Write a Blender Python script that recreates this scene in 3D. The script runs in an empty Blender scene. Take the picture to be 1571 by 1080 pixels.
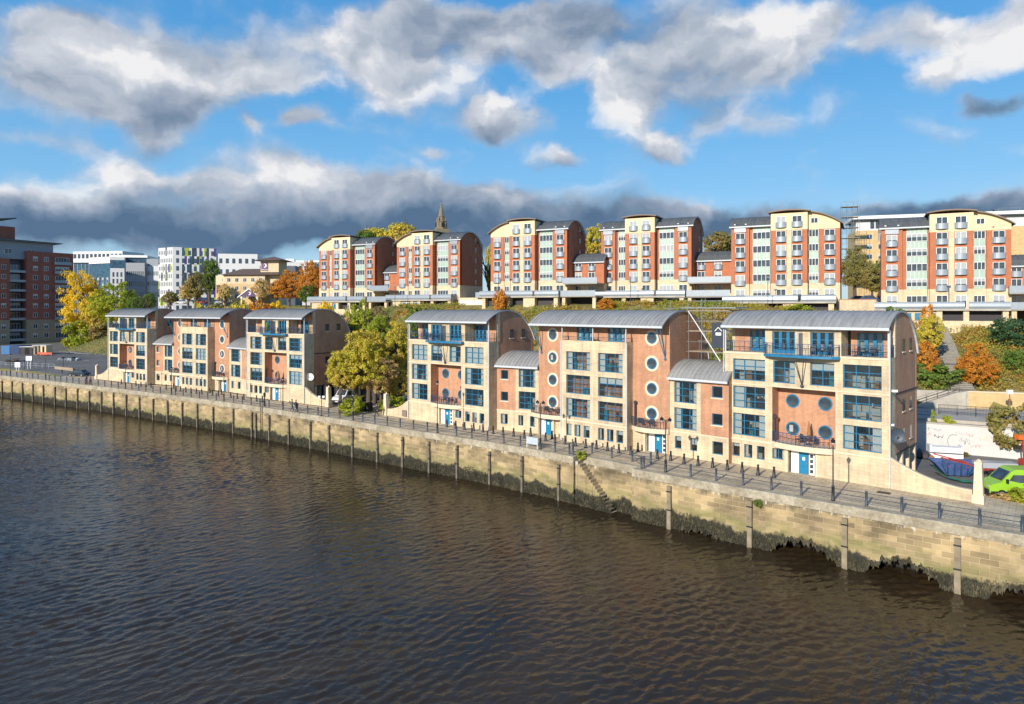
import bpy, math, random
import numpy as np
from mathutils import Vector
R=math.radians
rnd=random.Random(7)
nr=np.random.RandomState(11)
SC=bpy.context.scene
EXPO=0.42
COL=SC.collection
# ---------------- camera -----------------
FPX=1048.0; CX=785.5; HY=473.0; CH=15.5
cam=bpy.data.cameras.new('camera'); co=bpy.data.objects.new('camera',cam); COL.objects.link(co)
cam.sensor_width=36; cam.lens=FPX/1571*36; cam.shift_y=-(540-HY)/1571
cam.clip_start=.5; cam.clip_end=12000
co.location=(0,0,CH); co.rotation_euler=(R(90),0,0); SC.camera=co
SC.view_settings.view_transform='Standard'; SC.view_settings.look='None'
SC.view_settings.exposure=EXPO; SC.view_settings.gamma=1
def T(px): return (px-CX)/FPX
def G(px,py,z=0.0):
    Y=(CH-z)*FPX/(py-HY); return (T(px)*Y,Y,z)
def W(px,Y,z=0.0): return (T(px)*Y,Y,z)
def ZP(py,Y): return CH-(py-HY)*Y/FPX
# ---------------- mesh helpers -----------------
class MB:
    def __init__(s): s.v=[]; s.f=[]; s.m=[]
    def face(s,pts,mi=0):
        b=len(s.v); s.v.extend([tuple(p) for p in pts]); s.f.append(tuple(range(b,b+len(pts)))); s.m.append(mi)
    def box(s,x0,x1,y0,y1,z0,z1,mi=0,top=None):
        b=len(s.v)
        s.v+= [(x0,y0,z0),(x1,y0,z0),(x1,y1,z0),(x0,y1,z0),(x0,y0,z1),(x1,y0,z1),(x1,y1,z1),(x0,y1,z1)]
        fs=[(0,3,2,1),(4,5,6,7),(0,1,5,4),(1,2,6,5),(2,3,7,6),(3,0,4,7)]
        for i,f in enumerate(fs):
            s.f.append(tuple(b+k for k in f)); s.m.append(top if (top is not None and i==1) else mi)
        return s
    def bar(s,p,q,r,mi=0,n=4,r2=None):
        p=Vector(p);q=Vector(q);d=q-p
        if d.length<1e-6: return s
        d.normalize(); a=Vector((0,0,1)) if abs(d.z)<.9 else Vector((1,0,0))
        u=d.cross(a).normalized(); w=d.cross(u)
        b=len(s.v); r2=r if r2 is None else r2
        for (c,rr) in ((p,r),(q,r2)):
            for k in range(n):
                t=2*math.pi*(k+.5)/n
                s.v.append(tuple(c+u*math.cos(t)*rr+w*math.sin(t)*rr))
        for k in range(n):
            s.f.append((b+k,b+(k+1)%n,b+n+(k+1)%n,b+n+k)); s.m.append(mi)
        s.f.append(tuple(b+n-1-k for k in range(n))); s.m.append(mi)
        s.f.append(tuple(b+n+k for k in range(n))); s.m.append(mi)
        return s
    def lathe(s,cx,cy,prof,n=12,mi=0):
        b=len(s.v)
        for (r,z) in prof:
            for k in range(n):
                t=2*math.pi*k/n; s.v.append((cx+r*math.cos(t),cy+r*math.sin(t),z))
        for j in range(len(prof)-1):
            for k in range(n):
                s.f.append((b+j*n+k,b+j*n+(k+1)%n,b+(j+1)*n+(k+1)%n,b+(j+1)*n+k)); s.m.append(mi)
        s.f.append(tuple(b+n-1-k for k in range(n))); s.m.append(mi)
        s.f.append(tuple(b+(len(prof)-1)*n+k for k in range(n))); s.m.append(mi)
        return s
    def prism(s,poly,axis,a0,a1,mi=0,mc=None):
        # poly of (u,v); axis 'x': (a,u,v)  'y': (u,a,v)  'z': (u,v,a)
        def P(u,v,a): return (a,u,v) if axis=='x' else ((u,a,v) if axis=='y' else (u,v,a))
        b=len(s.v); n=len(poly)
        for a in (a0,a1):
            for (u,v) in poly: s.v.append(P(u,v,a))
        for k in range(n):
            s.f.append((b+k,b+(k+1)%n,b+n+(k+1)%n,b+n+k)); s.m.append(mi)
        c=mi if mc is None else mc
        s.f.append(tuple(b+n-1-k for k in range(n))); s.m.append(c)
        s.f.append(tuple(b+n+k for k in range(n))); s.m.append(c)
        return s
    def mesh(s,name,mats,smooth=False):
        me=bpy.data.meshes.new(name); me.from_pydata(s.v,[],s.f)
        for m in mats: me.materials.append(m)
        me.polygons.foreach_set('material_index',s.m)
        if smooth: me.polygons.foreach_set('use_smooth',[True]*len(s.f))
        me.update(); return me
    def build(s,name,mats,parent=None,loc=(0,0,0),rz=0,smooth=False):
        if not isinstance(mats,(list,tuple)): mats=[mats]
        return link(name,s.mesh(name,mats,smooth),parent,loc,rz)
def link(name,me,parent=None,loc=(0,0,0),rz=0,scale=None):
    o=bpy.data.objects.new(name,me); COL.objects.link(o); o.location=loc; o.rotation_euler=(0,0,rz)
    if scale: o.scale=scale
    if parent: o.parent=parent
    return o
def empty(name,loc,rz=0): 
    o=link(name,None,None,loc,rz); o.empty_display_size=.5; return o
def tag(o,label=None,cat=None,group=None,kind=None):
    if label: o['label']=label
    if cat: o['category']=cat
    if group: o['group']=group
    if kind: o['kind']=kind
    return o
def children(o): return [c for c in COL.objects if c.parent==o]
_KID={}
def kids_of(o):
    return [c for c in bpy.data.objects if c.parent==o]
def copy_tree(o,loc,rz=None,label=None,scale=None,kids=None):
    c=o.copy(); COL.objects.link(c); c.location=loc
    if rz is not None: c.rotation_euler=(0,0,rz)
    if scale: c.scale=scale
    if label: c['label']=label
    for ch in (kids if kids is not None else kids_of(o)):
        d=ch.copy(); COL.objects.link(d); d.parent=c
        if kids is None:
            for g in kids_of(ch):
                e=g.copy(); COL.objects.link(e); e.parent=d
    return c
# ---------------- materials -----------------
def newmat(name):
    m=bpy.data.materials.new(name); m.use_nodes=True; nt=m.node_tree
    for n in list(nt.nodes): nt.nodes.remove(n)
    out=nt.nodes.new('ShaderNodeOutputMaterial'); b=nt.nodes.new('ShaderNodeBsdfPrincipled')
    nt.links.new(b.outputs[0],out.inputs[0]); return m,nt,b,out
def N(nt,t,**k):
    n=nt.nodes.new(t)
    for a,v in k.items():
        if a.startswith('i_'): 
            key=a[2:]; key=int(key) if key.isdigit() else key
            n.inputs[key].default_value=v
        else: setattr(n,a,v)
    return n
def ramp(nt,src,stops,interp='LINEAR'):
    r=nt.nodes.new('ShaderNodeValToRGB'); r.color_ramp.interpolation=interp
    e=r.color_ramp.elements
    while len(e)<len(stops): e.new(.5)
    for i,(p,c) in enumerate(stops):
        e[i].position=p; e[i].color=(c[0],c[1],c[2],1) if len(c)<4 else c
    nt.links.new(src,r.inputs[0]); return r
def mixc(nt,fac,a,b,mode='MIX'):
    m=nt.nodes.new('ShaderNodeMix'); m.data_type='RGBA'; m.blend_type=mode
    for s,v in ((0,fac),(6,a),(7,b)):
        if hasattr(v,'links'): nt.links.new(v,m.inputs[s])
        elif isinstance(v,(int,float)): m.inputs[s].default_value=v
        else: m.inputs[s].default_value=(v[0],v[1],v[2],1)
    return m.outputs[2]
def c3(c,k=1.0): return tuple(min(1,x*k) for x in c)
def simple(name,col,rough=.6,metal=0,var=.12,scale=2.0,spec=.5):
    m,nt,b,o=newmat(name); tc=N(nt,'ShaderNodeTexCoord')
    n=N(nt,'ShaderNodeTexNoise',i_Scale=scale,i_Detail=5.0,i_Roughness=.65); nt.links.new(tc.outputs['Object'],n.inputs[0])
    r=ramp(nt,n.outputs[0],[(.25,c3(col,1-var)),(.75,c3(col,1+var))])
    nt.links.new(r.outputs[0],b.inputs['Base Color']); b.inputs['Roughness'].default_value=rough
    b.inputs['Metallic'].default_value=metal; b.inputs['Specular IOR Level'].default_value=spec
    return m
def wallmap(nt):
    tc=N(nt,'ShaderNodeTexCoord'); sx=N(nt,'ShaderNodeSeparateXYZ'); nt.links.new(tc.outputs['Object'],sx.inputs[0])
    a=N(nt,'ShaderNodeMath',operation='ADD'); nt.links.new(sx.outputs[0],a.inputs[0]); nt.links.new(sx.outputs[1],a.inputs[1])
    c=N(nt,'ShaderNodeCombineXYZ'); nt.links.new(a.outputs[0],c.inputs[0]); nt.links.new(sx.outputs[2],c.inputs[1])
    return tc,c.outputs[0],sx
def masonry(name,c1,c2,mortar,bw,bh,ms=.012,rough=.85,stain=.25,bump=.15,nscale=.5):
    m,nt,b,o=newmat(name); tc,v,sx=wallmap(nt)
    br=N(nt,'ShaderNodeTexBrick'); br.inputs['Scale'].default_value=1; br.inputs['Brick Width'].default_value=bw
    br.inputs['Row Height'].default_value=bh; br.inputs['Mortar Size'].default_value=ms; br.inputs['Mortar Smooth'].default_value=.3
    br.inputs['Color1'].default_value=(*c1,1); br.inputs['Color2'].default_value=(*c2,1); br.inputs['Mortar'].default_value=(*mortar,1)
    nt.links.new(v,br.inputs[0])
    n=N(nt,'ShaderNodeTexNoise',i_Scale=nscale,i_Detail=7.0,i_Roughness=.7); nt.links.new(tc.outputs['Object'],n.inputs[0])
    r=ramp(nt,n.outputs[0],[(.3,(1-stain,1-stain,1-stain*.9)),(.62,(1.08,1.06,1.02))])
    # vertical weather streaks
    mp=N(nt,'ShaderNodeMapping'); mp.inputs['Scale'].default_value=(2.5,.16,1); nt.links.new(v,mp.inputs[0])
    n2=N(nt,'ShaderNodeTexNoise',i_Scale=1.0,i_Detail=4.0); nt.links.new(mp.outputs[0],n2.inputs[0])
    r2=ramp(nt,n2.outputs[0],[(.38,(1-stain*.5,)*3),(.55,(1.02,1.02,1.02))])
    c=mixc(nt,1.0,br.outputs[0],r.outputs[0],'MULTIPLY'); c=mixc(nt,1.0,c,r2.outputs[0],'MULTIPLY')
    nt.links.new(c,b.inputs['Base Color']); b.inputs['Roughness'].default_value=rough
    bp=N(nt,'ShaderNodeBump',i_Strength=bump,i_Distance=.02); nt.links.new(br.outputs['Fac'],bp.inputs['Height']); bp.invert=True
    nt.links.new(bp.outputs[0],b.inputs['Normal'])
    return m
M={}
M['stone']=masonry('buff_stone',(.66,.54,.36),(.57,.46,.31),(.49,.40,.28),.9,.3,.014,stain=.28)
M['stone_trim']=simple('stone_trim',(.68,.55,.39),.8,var=.14,scale=1.5)
M['brick']=masonry('orange_brick',(.55,.28,.165),(.46,.225,.13),(.45,.28,.18),.3,.1,.012,stain=.24)
M['brick_red']=masonry('red_brick',(.50,.165,.075),(.41,.13,.06),(.42,.19,.11),.3,.1,.012,stain=.15)
M['cream']=simple('cream_render',(.74,.58,.36),.8,var=.05,scale=.6)
M['ustone']=masonry('pale_block',(.70,.57,.38),(.62,.49,.32),(.55,.44,.30),.6,.25,.014,stain=.15)
M['blue']=simple('blue_paint',(.02,.17,.32),.35,var=.25)
M['blue2']=simple('bright_blue_paint',(.012,.19,.36),.35,var=.15)
M['rail']=simple('navy_blue_rail',(.015,.06,.14),.4,var=.2)
M['white']=simple('white_paint',(.78,.78,.76),.5,var=.06)
M['gutter']=simple('pale_gutter',(.52,.55,.58),.4,var=.1)
M['black']=simple('black_iron',(.018,.02,.024),.45,var=.3)
M['navy']=simple('slate_blue_iron',(.05,.065,.09),.5,var=.3)
M['steel']=simple('galvanised_steel',(.30,.31,.31),.45,metal=.6,var=.2)
M['slate']=None
def roofmat(name,col,rough,seam=None):
    m,nt,b,o=newmat(name); tc=N(nt,'ShaderNodeTexCoord')
    mp=N(nt,'ShaderNodeMapping'); mp.inputs['Scale'].default_value=(1.5,.25,.25); nt.links.new(tc.outputs['Object'],mp.inputs[0])
    n=N(nt,'ShaderNodeTexNoise',i_Scale=1.2,i_Detail=6.0,i_Roughness=.7); nt.links.new(mp.outputs[0],n.inputs[0])
    r=ramp(nt,n.outputs[0],[(.3,c3(col,.72)),(.7,c3(col,1.2))]); nt.links.new(r.outputs[0],b.inputs['Base Color'])
    b.inputs['Roughness'].default_value=rough; b.inputs['Metallic'].default_value=.15
    if seam:
        w=N(nt,'ShaderNodeTexWave',wave_type='BANDS',bands_direction='X'); w.inputs['Scale'].default_value=seam
        nt.links.new(tc.outputs['Object'],w.inputs[0]); bp=N(nt,'ShaderNodeBump',i_Strength=.5,i_Distance=.05)
        nt.links.new(w.outputs[1],bp.inputs['Height']); nt.links.new(bp.outputs[0],b.inputs['Normal'])
    return m
M['roof']=roofmat('zinc_roof',(.34,.335,.32),.5)
M['slate']=roofmat('slate_roof',(.12,.13,.135),.7,2.0)
M['rooftrim']=simple('brown_roof_edge',(.22,.16,.12),.7)
M['green_panel']=simple('pale_green_cladding',(.36,.47,.40),.3,var=.08,scale=.8)
M['greymetal']=simple('grey_balcony_metal',(.31,.35,.39),.35,metal=.2,var=.1)
M['concrete']=simple('concrete',(.42,.38,.32),.9,var=.25,scale=.7)
M['asphalt']=simple('asphalt',(.14,.135,.13),.9,var=.25,scale=.4)
M['wallgrey']=simple('grey_cladding',(.28,.30,.33),.5,var=.1)
def glass(name,tint=(.85,.93,.95),mix=.72):
    m,nt,b,o=newmat(name)
    b.inputs['Base Color'].default_value=(.02,.03,.035,1); b.inputs['Roughness'].default_value=.03
    b.inputs['Specular IOR Level'].default_value=1.0; b.inputs['IOR'].default_value=2.2
    tr=N(nt,'ShaderNodeBsdfTransparent'); tr.inputs[0].default_value=(*tint,1)
    mx=N(nt,'ShaderNodeMixShader'); mx.inputs[0].default_value=mix
    nt.links.new(b.outputs[0],mx.inputs[1]); nt.links.new(tr.outputs[0],mx.inputs[2]); nt.links.new(mx.outputs[0],o.inputs[0])
    return m
M['glass']=glass('window_glass',(.93,.97,.98),.80)
def opaque_glass(name,col,rough=.06):
    m,nt,b,o=newmat(name); tc=N(nt,'ShaderNodeTexCoord'); n=N(nt,'ShaderNodeTexNoise',i_Scale=.8,i_Detail=3.0)
    nt.links.new(tc.outputs['Object'],n.inputs[0])
    r=ramp(nt,n.outputs[0],[(.35,c3(col,.6)),(.65,c3(col,1.5))]); nt.links.new(r.outputs[0],b.inputs['Base Color'])
    b.inputs['Roughness'].default_value=rough; b.inputs['Specular IOR Level'].default_value=.7
    return m
M['dglass']=opaque_glass('dark_glass',(.045,.062,.078))
M['bglass']=opaque_glass('blue_glass',(.03,.08,.13))
M['lglass']=simple('net_curtain_glass',(.38,.40,.41),.15,var=.15)
M['curtain']=simple('white_curtain',(.75,.74,.70),.9,var=.12,scale=4)
M['room']=simple('room_wall',(.52,.48,.42),.9,var=.2)
M['roomfloor']=simple('room_floor',(.16,.11,.07),.7,var=.2)
M['furn1']=simple('furniture_teal',(.05,.22,.25),.7); M['furn2']=simple('furniture_wood',(.30,.14,.05),.7)
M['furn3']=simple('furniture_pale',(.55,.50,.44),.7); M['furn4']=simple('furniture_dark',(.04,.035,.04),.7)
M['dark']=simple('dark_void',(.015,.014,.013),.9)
def leafmat(name,cols,trans=.38,ns=.45):
    if trans>.1: cols=[c3(c,1.22) for c in cols]
    m,nt,b,o=newmat(name); g=N(nt,'ShaderNodeNewGeometry'); tc=N(nt,'ShaderNodeTexCoord')
    n=N(nt,'ShaderNodeTexNoise',i_Scale=ns,i_Detail=3.0); nt.links.new(tc.outputs['Object'],n.inputs[0])
    mr=N(nt,'ShaderNodeMapRange'); mr.inputs[1].default_value=.3; mr.inputs[2].default_value=.7
    nt.links.new(n.outputs[0],mr.inputs[0])
    a=N(nt,'ShaderNodeMath',operation='MULTIPLY',i_1=.6); nt.links.new(mr.outputs[0],a.inputs[0])
    a2=N(nt,'ShaderNodeMath',operation='MULTIPLY_ADD',i_1=.4); nt.links.new(g.outputs['Random Per Island'],a2.inputs[0]); nt.links.new(a.outputs[0],a2.inputs[2])
    k=len(cols); r=ramp(nt,a2.outputs[0],[((i+.3)/(k),c) for i,c in enumerate(cols)])
    nt.links.new(r.outputs[0],b.inputs['Base Color']); b.inputs['Roughness'].default_value=.6
    b.inputs['Specular IOR Level'].default_value=.25
    t=N(nt,'ShaderNodeBsdfTranslucent'); nt.links.new(r.outputs[0],t.inputs[0])
    mx=N(nt,'ShaderNodeMixShader'); mx.inputs[0].default_value=trans
    nt.links.new(b.outputs[0],mx.inputs[1]); nt.links.new(t.outputs[0],mx.inputs[2]); nt.links.new(mx.outputs[0],o.inputs[0])
    return m
LM={'yellow':leafmat('yellow_leaves',[(.46,.32,.02),(.70,.47,.02),(.78,.58,.05),(.52,.44,.05)]),
 'gold':leafmat('gold_green_leaves',[(.16,.22,.04),(.40,.40,.05),(.62,.50,.05),(.55,.38,.09),(.44,.42,.14)]),
 'tan':leafmat('tan_leaves',[(.34,.25,.08),(.58,.40,.16),(.66,.50,.24),(.50,.42,.08)]),
 'green':leafmat('green_leaves',[(.05,.10,.02),(.10,.17,.03),(.17,.24,.04),(.13,.16,.05)]),
 'lime':leafmat('lime_leaves',[(.16,.22,.02),(.30,.34,.03),(.40,.40,.04)]),
 'olive':leafmat('olive_leaves',[(.12,.12,.04),(.22,.20,.06),(.32,.26,.07),(.26,.17,.06)]),
 'orange':leafmat('orange_leaves',[(.30,.10,.02),(.50,.19,.03),(.62,.32,.03),(.42,.15,.05)]),
 'conifer':leafmat('conifer_needles',[(.03,.07,.03),(.06,.12,.05),(.12,.19,.08)]),
 'brown':leafmat('brown_twigs',[(.16,.10,.06),(.24,.16,.09),(.20,.18,.08)])}
LM['scrub']=leafmat('scrub_leaves',[(.08,.15,.02),(.18,.24,.03),(.33,.33,.06),(.42,.32,.06),(.36,.18,.05),(.50,.40,.07)],ns=.16)
LM['grass']=leafmat('dry_grass',[(.13,.16,.04),(.24,.23,.07),(.33,.29,.11)],trans=.05,ns=.1)
LM['weed']=leafmat('seaweed',[(.018,.018,.011),(.035,.032,.018),(.06,.052,.028),(.12,.10,.055)],trans=.02,ns=1.2)
M['bark']=simple('bark',(.10,.075,.055),.9,var=.3)
# ---------------- world ----------------
SUN_AZ=math.atan2(-.578,-.816)   # where the sun is seen (x,y)
SUN_EL=R(21.5)
def azel(px,py):
    a=math.atan(T(px)); return a,math.atan((HY-py)/FPX*math.cos(a))
def make_world():
    w=bpy.data.worlds.new('World'); SC.world=w; w.use_nodes=True; nt=w.node_tree
    for n in list(nt.nodes): nt.nodes.remove(n)
    L=nt.links
    out=N(nt,'ShaderNodeOutputWorld'); bg=N(nt,'ShaderNodeBackground'); bg.inputs[1].default_value=SKY_S; L.new(bg.outputs[0],out.inputs[0])
    sky=N(nt,'ShaderNodeTexSky',sky_type='NISHITA'); sky.sun_disc=False; sky.sun_elevation=SUN_EL
    sky.sun_rotation=SUN_AZ if SUN_AZ>0 else SUN_AZ+2*math.pi
    sky.air_density=1.1; sky.dust_density=.35; sky.ozone_density=2.2
    hs=N(nt,'ShaderNodeHueSaturation'); hs.inputs['Saturation'].default_value=1.12; hs.inputs['Value'].default_value=SKY_V; L.new(sky.outputs[0],hs.inputs['Color']); w.cycles.sampling_method='MANUAL'; w.cycles.sample_map_resolution=256
    tc=N(nt,'ShaderNodeTexCoord'); sx=N(nt,'ShaderNodeSeparateXYZ'); L.new(tc.outputs['Generated'],sx.inputs[0])
    az=N(nt,'ShaderNodeMath',operation='ARCTAN2'); L.new(sx.outputs[0],az.inputs[0]); L.new(sx.outputs[1],az.inputs[1])
    el=N(nt,'ShaderNodeMath',operation='ARCSINE'); L.new(sx.outputs[2],el.inputs[0])
    cv=N(nt,'ShaderNodeCombineXYZ'); L.new(az.outputs[0],cv.inputs[0]); L.new(el.outputs[0],cv.inputs[1])
    elr=ramp(nt,el.outputs[0],[(0,(.42,.60,.74)),(.07,(.33,.57,.79)),(.17,(.18,.46,.79)),(.30,(.09,.36,.72)),(.42,(.06,.30,.67)),(1,(.02,.14,.45))])
    eg=N(nt,'ShaderNodeVectorMath',operation='SCALE'); L.new(elr.outputs[0],eg.inputs[0]); eg.inputs['Scale'].default_value=CLOUD_K/SKY_S
    SKYC=mixc(nt,.78,hs.outputs[0],eg.outputs[0])
    # domain warp
    nw=N(nt,'ShaderNodeTexNoise',i_Scale=7.0,i_Detail=5.0,i_Roughness=.6); L.new(cv.outputs[0],nw.inputs[0])
    sb=N(nt,'ShaderNodeVectorMath',operation='SUBTRACT'); L.new(nw.outputs[1],sb.inputs[0]); sb.inputs[1].default_value=(.5,.5,.5)
    ma=N(nt,'ShaderNodeVectorMath',operation='MULTIPLY_ADD'); L.new(sb.outputs[0],ma.inputs[0]); ma.inputs[1].default_value=(.15,.09,0); L.new(cv.outputs[0],ma.inputs[2])
    P=ma.outputs[0]
    def blobs(lst,src):
        acc=None
        for (px,py,rx,ry,wt) in lst:
            a,e=azel(px,py); ra=rx/FPX*math.cos(a)**2; re=ry/FPX*math.cos(a)
            m=N(nt,'ShaderNodeVectorMath',operation='MULTIPLY_ADD'); L.new(src,m.inputs[0])
            m.inputs[1].default_value=(1/ra,1/re,0); m.inputs[2].default_value=(-a/ra,-e/re,0)
            ln=N(nt,'ShaderNodeVectorMath',operation='LENGTH'); L.new(m.outputs[0],ln.inputs[0])
            mr=N(nt,'ShaderNodeMapRange',interpolation_type='SMOOTHSTEP'); L.new(ln.outputs['Value'],mr.inputs[0])
            mr.inputs[1].default_value=0; mr.inputs[2].default_value=1.32; mr.inputs[3].default_value=wt; mr.inputs[4].default_value=0
            if acc is None: acc=mr.outputs[0]
            else:
                ad=N(nt,'ShaderNodeMath',operation='ADD'); L.new(acc,ad.inputs[0]); L.new(mr.outputs[0],ad.inputs[1]); acc=ad.outputs[0]
        return acc
    D=[(120,340,330,55,1.2),(480,342,330,62,1.3),(820,345,300,58,1.2),(1060,338,200,30,.9),(1260,345,200,24,.7),(1560,345,190,42,1.0),(1440,330,120,25,.7),
       (170,262,85,42,1.0),(300,275,80,32,.8),(440,265,120,42,.9),(560,290,150,32,.8),(700,300,160,30,.7),
       (50,130,170,68,1.0),(220,100,190,80,1.1),(330,110,130,60,.8),(110,45,120,26,.6),(200,160,160,30,.5),
       (430,70,100,55,.8),(440,118,70,24,.5),(560,80,100,60,.85),(640,110,95,68,.9),(700,20,230,38,.8),(860,30,120,40,.8),
       (255,205,75,35,.85),(475,175,34,22,.75),(405,195,32,28,.7),(765,185,80,36,1.0),(862,235,36,26,1.0),(655,236,26,13,.6),(60,218,110,20,.6),
       (760,60,170,60,.55),(600,50,140,50,.35),(860,85,90,50,.5),(60,40,120,40,.35),(480,190,45,24,.5),(740,190,70,36,.5),
       (745,90,45,32,.55),(835,100,50,45,.55),
       (955,150,68,62,1.0),(1040,60,150,75,1.0),(1110,140,110,50,.9),(1200,70,100,60,1.0),(1290,30,60,40,.6),(1020,225,68,32,1.0),(1100,190,65,35,.7),(1175,195,38,26,.55),
       (1390,50,75,42,.85),(1500,55,110,50,1.0),(1560,30,80,60,.9),(1460,110,80,26,.8),(1545,145,75,30,1.0),(1330,80,40,26,.4)]
    dsum=blobs(D,P)
    dc=N(nt,'ShaderNodeMath',operation='MINIMUM',i_1=1.25); L.new(dsum,dc.inputs[0])
    def fbm(src,off):
        v=src
        if off:
            a=N(nt,'ShaderNodeVectorMath',operation='ADD'); L.new(src,a.inputs[0]); a.inputs[1].default_value=off; v=a.outputs[0]
        mp=N(nt,'ShaderNodeMapping'); mp.inputs['Scale'].default_value=(1,1.5,1); L.new(v,mp.inputs[0])
        n=N(nt,'ShaderNodeTexNoise',i_Scale=8.5,i_Detail=7.0,i_Roughness=.47); L.new(mp.outputs[0],n.inputs[0]); return n.outputs[0]
    f1=fbm(P,None); f2=fbm(P,(-.012,.020,0))
    s1=N(nt,'ShaderNodeMath',operation='MULTIPLY_ADD',i_1=2.2,i_2=-.98); L.new(f1,s1.inputs[0])
    s2=N(nt,'ShaderNodeMath',operation='ADD'); L.new(s1.outputs[0],s2.inputs[0]); L.new(dc.outputs[0],s2.inputs[1])
    al=N(nt,'ShaderNodeMapRange',interpolation_type='SMOOTHSTEP'); L.new(s2.outputs[0],al.inputs[0]); al.inputs[1].default_value=.12; al.inputs[2].default_value=1.05
    # faint haze veil
    # brightness
    sh=N(nt,'ShaderNodeMath',operation='SUBTRACT'); L.new(f1,sh.inputs[0]); L.new(f2,sh.inputs[1])
    sh2=N(nt,'ShaderNodeMath',operation='MULTIPLY_ADD',i_1=1.8,i_2=.76); L.new(sh.outputs[0],sh2.inputs[0])
    K=[(120,362,420,62,.62),(500,362,360,70,.62),(860,358,330,62,.6),(1200,350,330,40,.55),(1500,350,220,55,.55),
       (1545,148,70,26,.75),(800,25,220,40,.26),(980,50,110,50,.26),(1010,120,80,40,.16),(700,60,120,40,.12),(300,165,240,34,.32),(60,170,120,26,.2),(760,208,90,20,.26),(862,250,36,14,.25),(1090,160,90,36,.2),(250,226,90,18,.22),(1010,244,70,16,.16),(100,15,200,22,.12)]
    Wt=[(190,80,120,50,.25),(150,250,70,35,.3),(940,150,50,55,.32),(1190,60,90,50,.3),(1500,85,120,45,.4),(1560,60,80,60,.3),(440,280,110,26,.3),(850,220,35,15,.2),(520,65,120,30,.15),(1000,222,50,22,.2),(765,170,70,20,.25)]
    kd=blobs(K,P); kw=blobs(Wt,P)
    b1=N(nt,'ShaderNodeMath',operation='SUBTRACT'); L.new(sh2.outputs[0],b1.inputs[0]); L.new(kd,b1.inputs[1])
    b2=N(nt,'ShaderNodeMath',operation='ADD'); L.new(b1.outputs[0],b2.inputs[0]); L.new(kw,b2.inputs[1])
    # thick cores greyer
    th=N(nt,'ShaderNodeMapRange'); L.new(s2.outputs[0],th.inputs[0]); th.inputs[1].default_value=.8; th.inputs[2].default_value=1.7; th.inputs[3].default_value=0; th.inputs[4].default_value=.10
    b3=N(nt,'ShaderNodeMath',operation='SUBTRACT'); L.new(b2.outputs[0],b3.inputs[0]); L.new(th.outputs[0],b3.inputs[1])
    k=1.0
    cr=ramp(nt,b3.outputs[0],[(0,(.085*k,.15*k,.25*k)),(.22,(.15*k,.22*k,.32*k)),(.45,(.25*k,.31*k,.41*k)),(.68,(.40*k,.45*k,.53*k)),(.86,(.55*k,.58*k,.64*k)),(1.0,(.76*k,.76*k,.77*k))])
    sc=N(nt,'ShaderNodeVectorMath',operation='SCALE'); L.new(cr.outputs[0],sc.inputs[0]); sc.inputs['Scale'].default_value=CLOUD_K/SKY_S
    mx=mixc(nt,al.outputs[0],SKYC,sc.outputs[0]); L.new(mx,bg.inputs[0])
    return w
SKY_S=.10; SKY_V=.95; CLOUD_K=.86
make_world()
sl=bpy.data.lights.new('sun','SUN'); sl.energy=4.1; sl.angle=R(.55); sl.color=(1,.92,.80)
so=bpy.data.objects.new('sun',sl); COL.objects.link(so)
ld=Vector((.578*math.cos(SUN_EL),.816*math.cos(SUN_EL),-math.sin(SUN_EL)))
so.rotation_euler=ld.to_track_quat('-Z','Y').to_euler(); so.location=(0,0,80)
# ---------------- quay line ----------------
WZ=-4.9
qpx=[(0,576),(180,596),(360,618.5),(560,649),(774,681.6),(866,697.5),(970,719),(1120,744),(1334,781),(1571,820)]
Q=[G(x,y)[:2] for x,y in qpx]
def ext(a,b,L): 
    d=(a[0]-b[0],a[1]-b[1]); l=math.hypot(*d); return (a[0]+d[0]/l*L,a[1]+d[1]/l*L)
Q=[ext(Q[0],Q[1],500)]+Q+[ext(Q[-1],Q[-2],60)]
qs=[0]
for i in range(1,len(Q)): qs.append(qs[-1]+math.dist(Q[i],Q[i-1]))
# smooth resample (Catmull-like by numpy interp + smoothing of directions)
SS=np.arange(0,qs[-1],1.0)
qx=np.interp(SS,qs,[p[0] for p in Q]); qy=np.interp(SS,qs,[p[1] for p in Q])
for _ in range(3):
    k=np.ones(9)/9
    qx2=np.convolve(np.pad(qx,4,'edge'),k,'valid'); qy2=np.convolve(np.pad(qy,4,'edge'),k,'valid')
    qx[4:-4]=qx2[4:-4]; qy[4:-4]=qy2[4:-4]
def qpt(s,off=0.0,z=0.0):
    x=np.interp(s,SS,qx); y=np.interp(s,SS,qy)
    e=.6; dx=np.interp(s+e,SS,qx)-np.interp(s-e,SS,qx); dy=np.interp(s+e,SS,qy)-np.interp(s-e,SS,qy)
    l=math.hypot(dx,dy); nx,ny=-dy/l,dx/l      # inland normal (direction runs left->right, +y side is inland)
    return (float(x+nx*off),float(y+ny*off),z)
def qdir(s):
    a=qpt(s-.6); b=qpt(s+.6); return math.atan2(b[1]-a[1],b[0]-a[0])
def s_at(px,off=0.0):
    lo,hi=450.0,float(SS[-1])
    for _ in range(50):
        m=(lo+hi)/2; p=qpt(m,off)
        if p[0]/p[1]<T(px): lo=m
        else: hi=m
    return lo
S_R0=s_at(880); S_R1=s_at(972)       # stair recess
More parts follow.
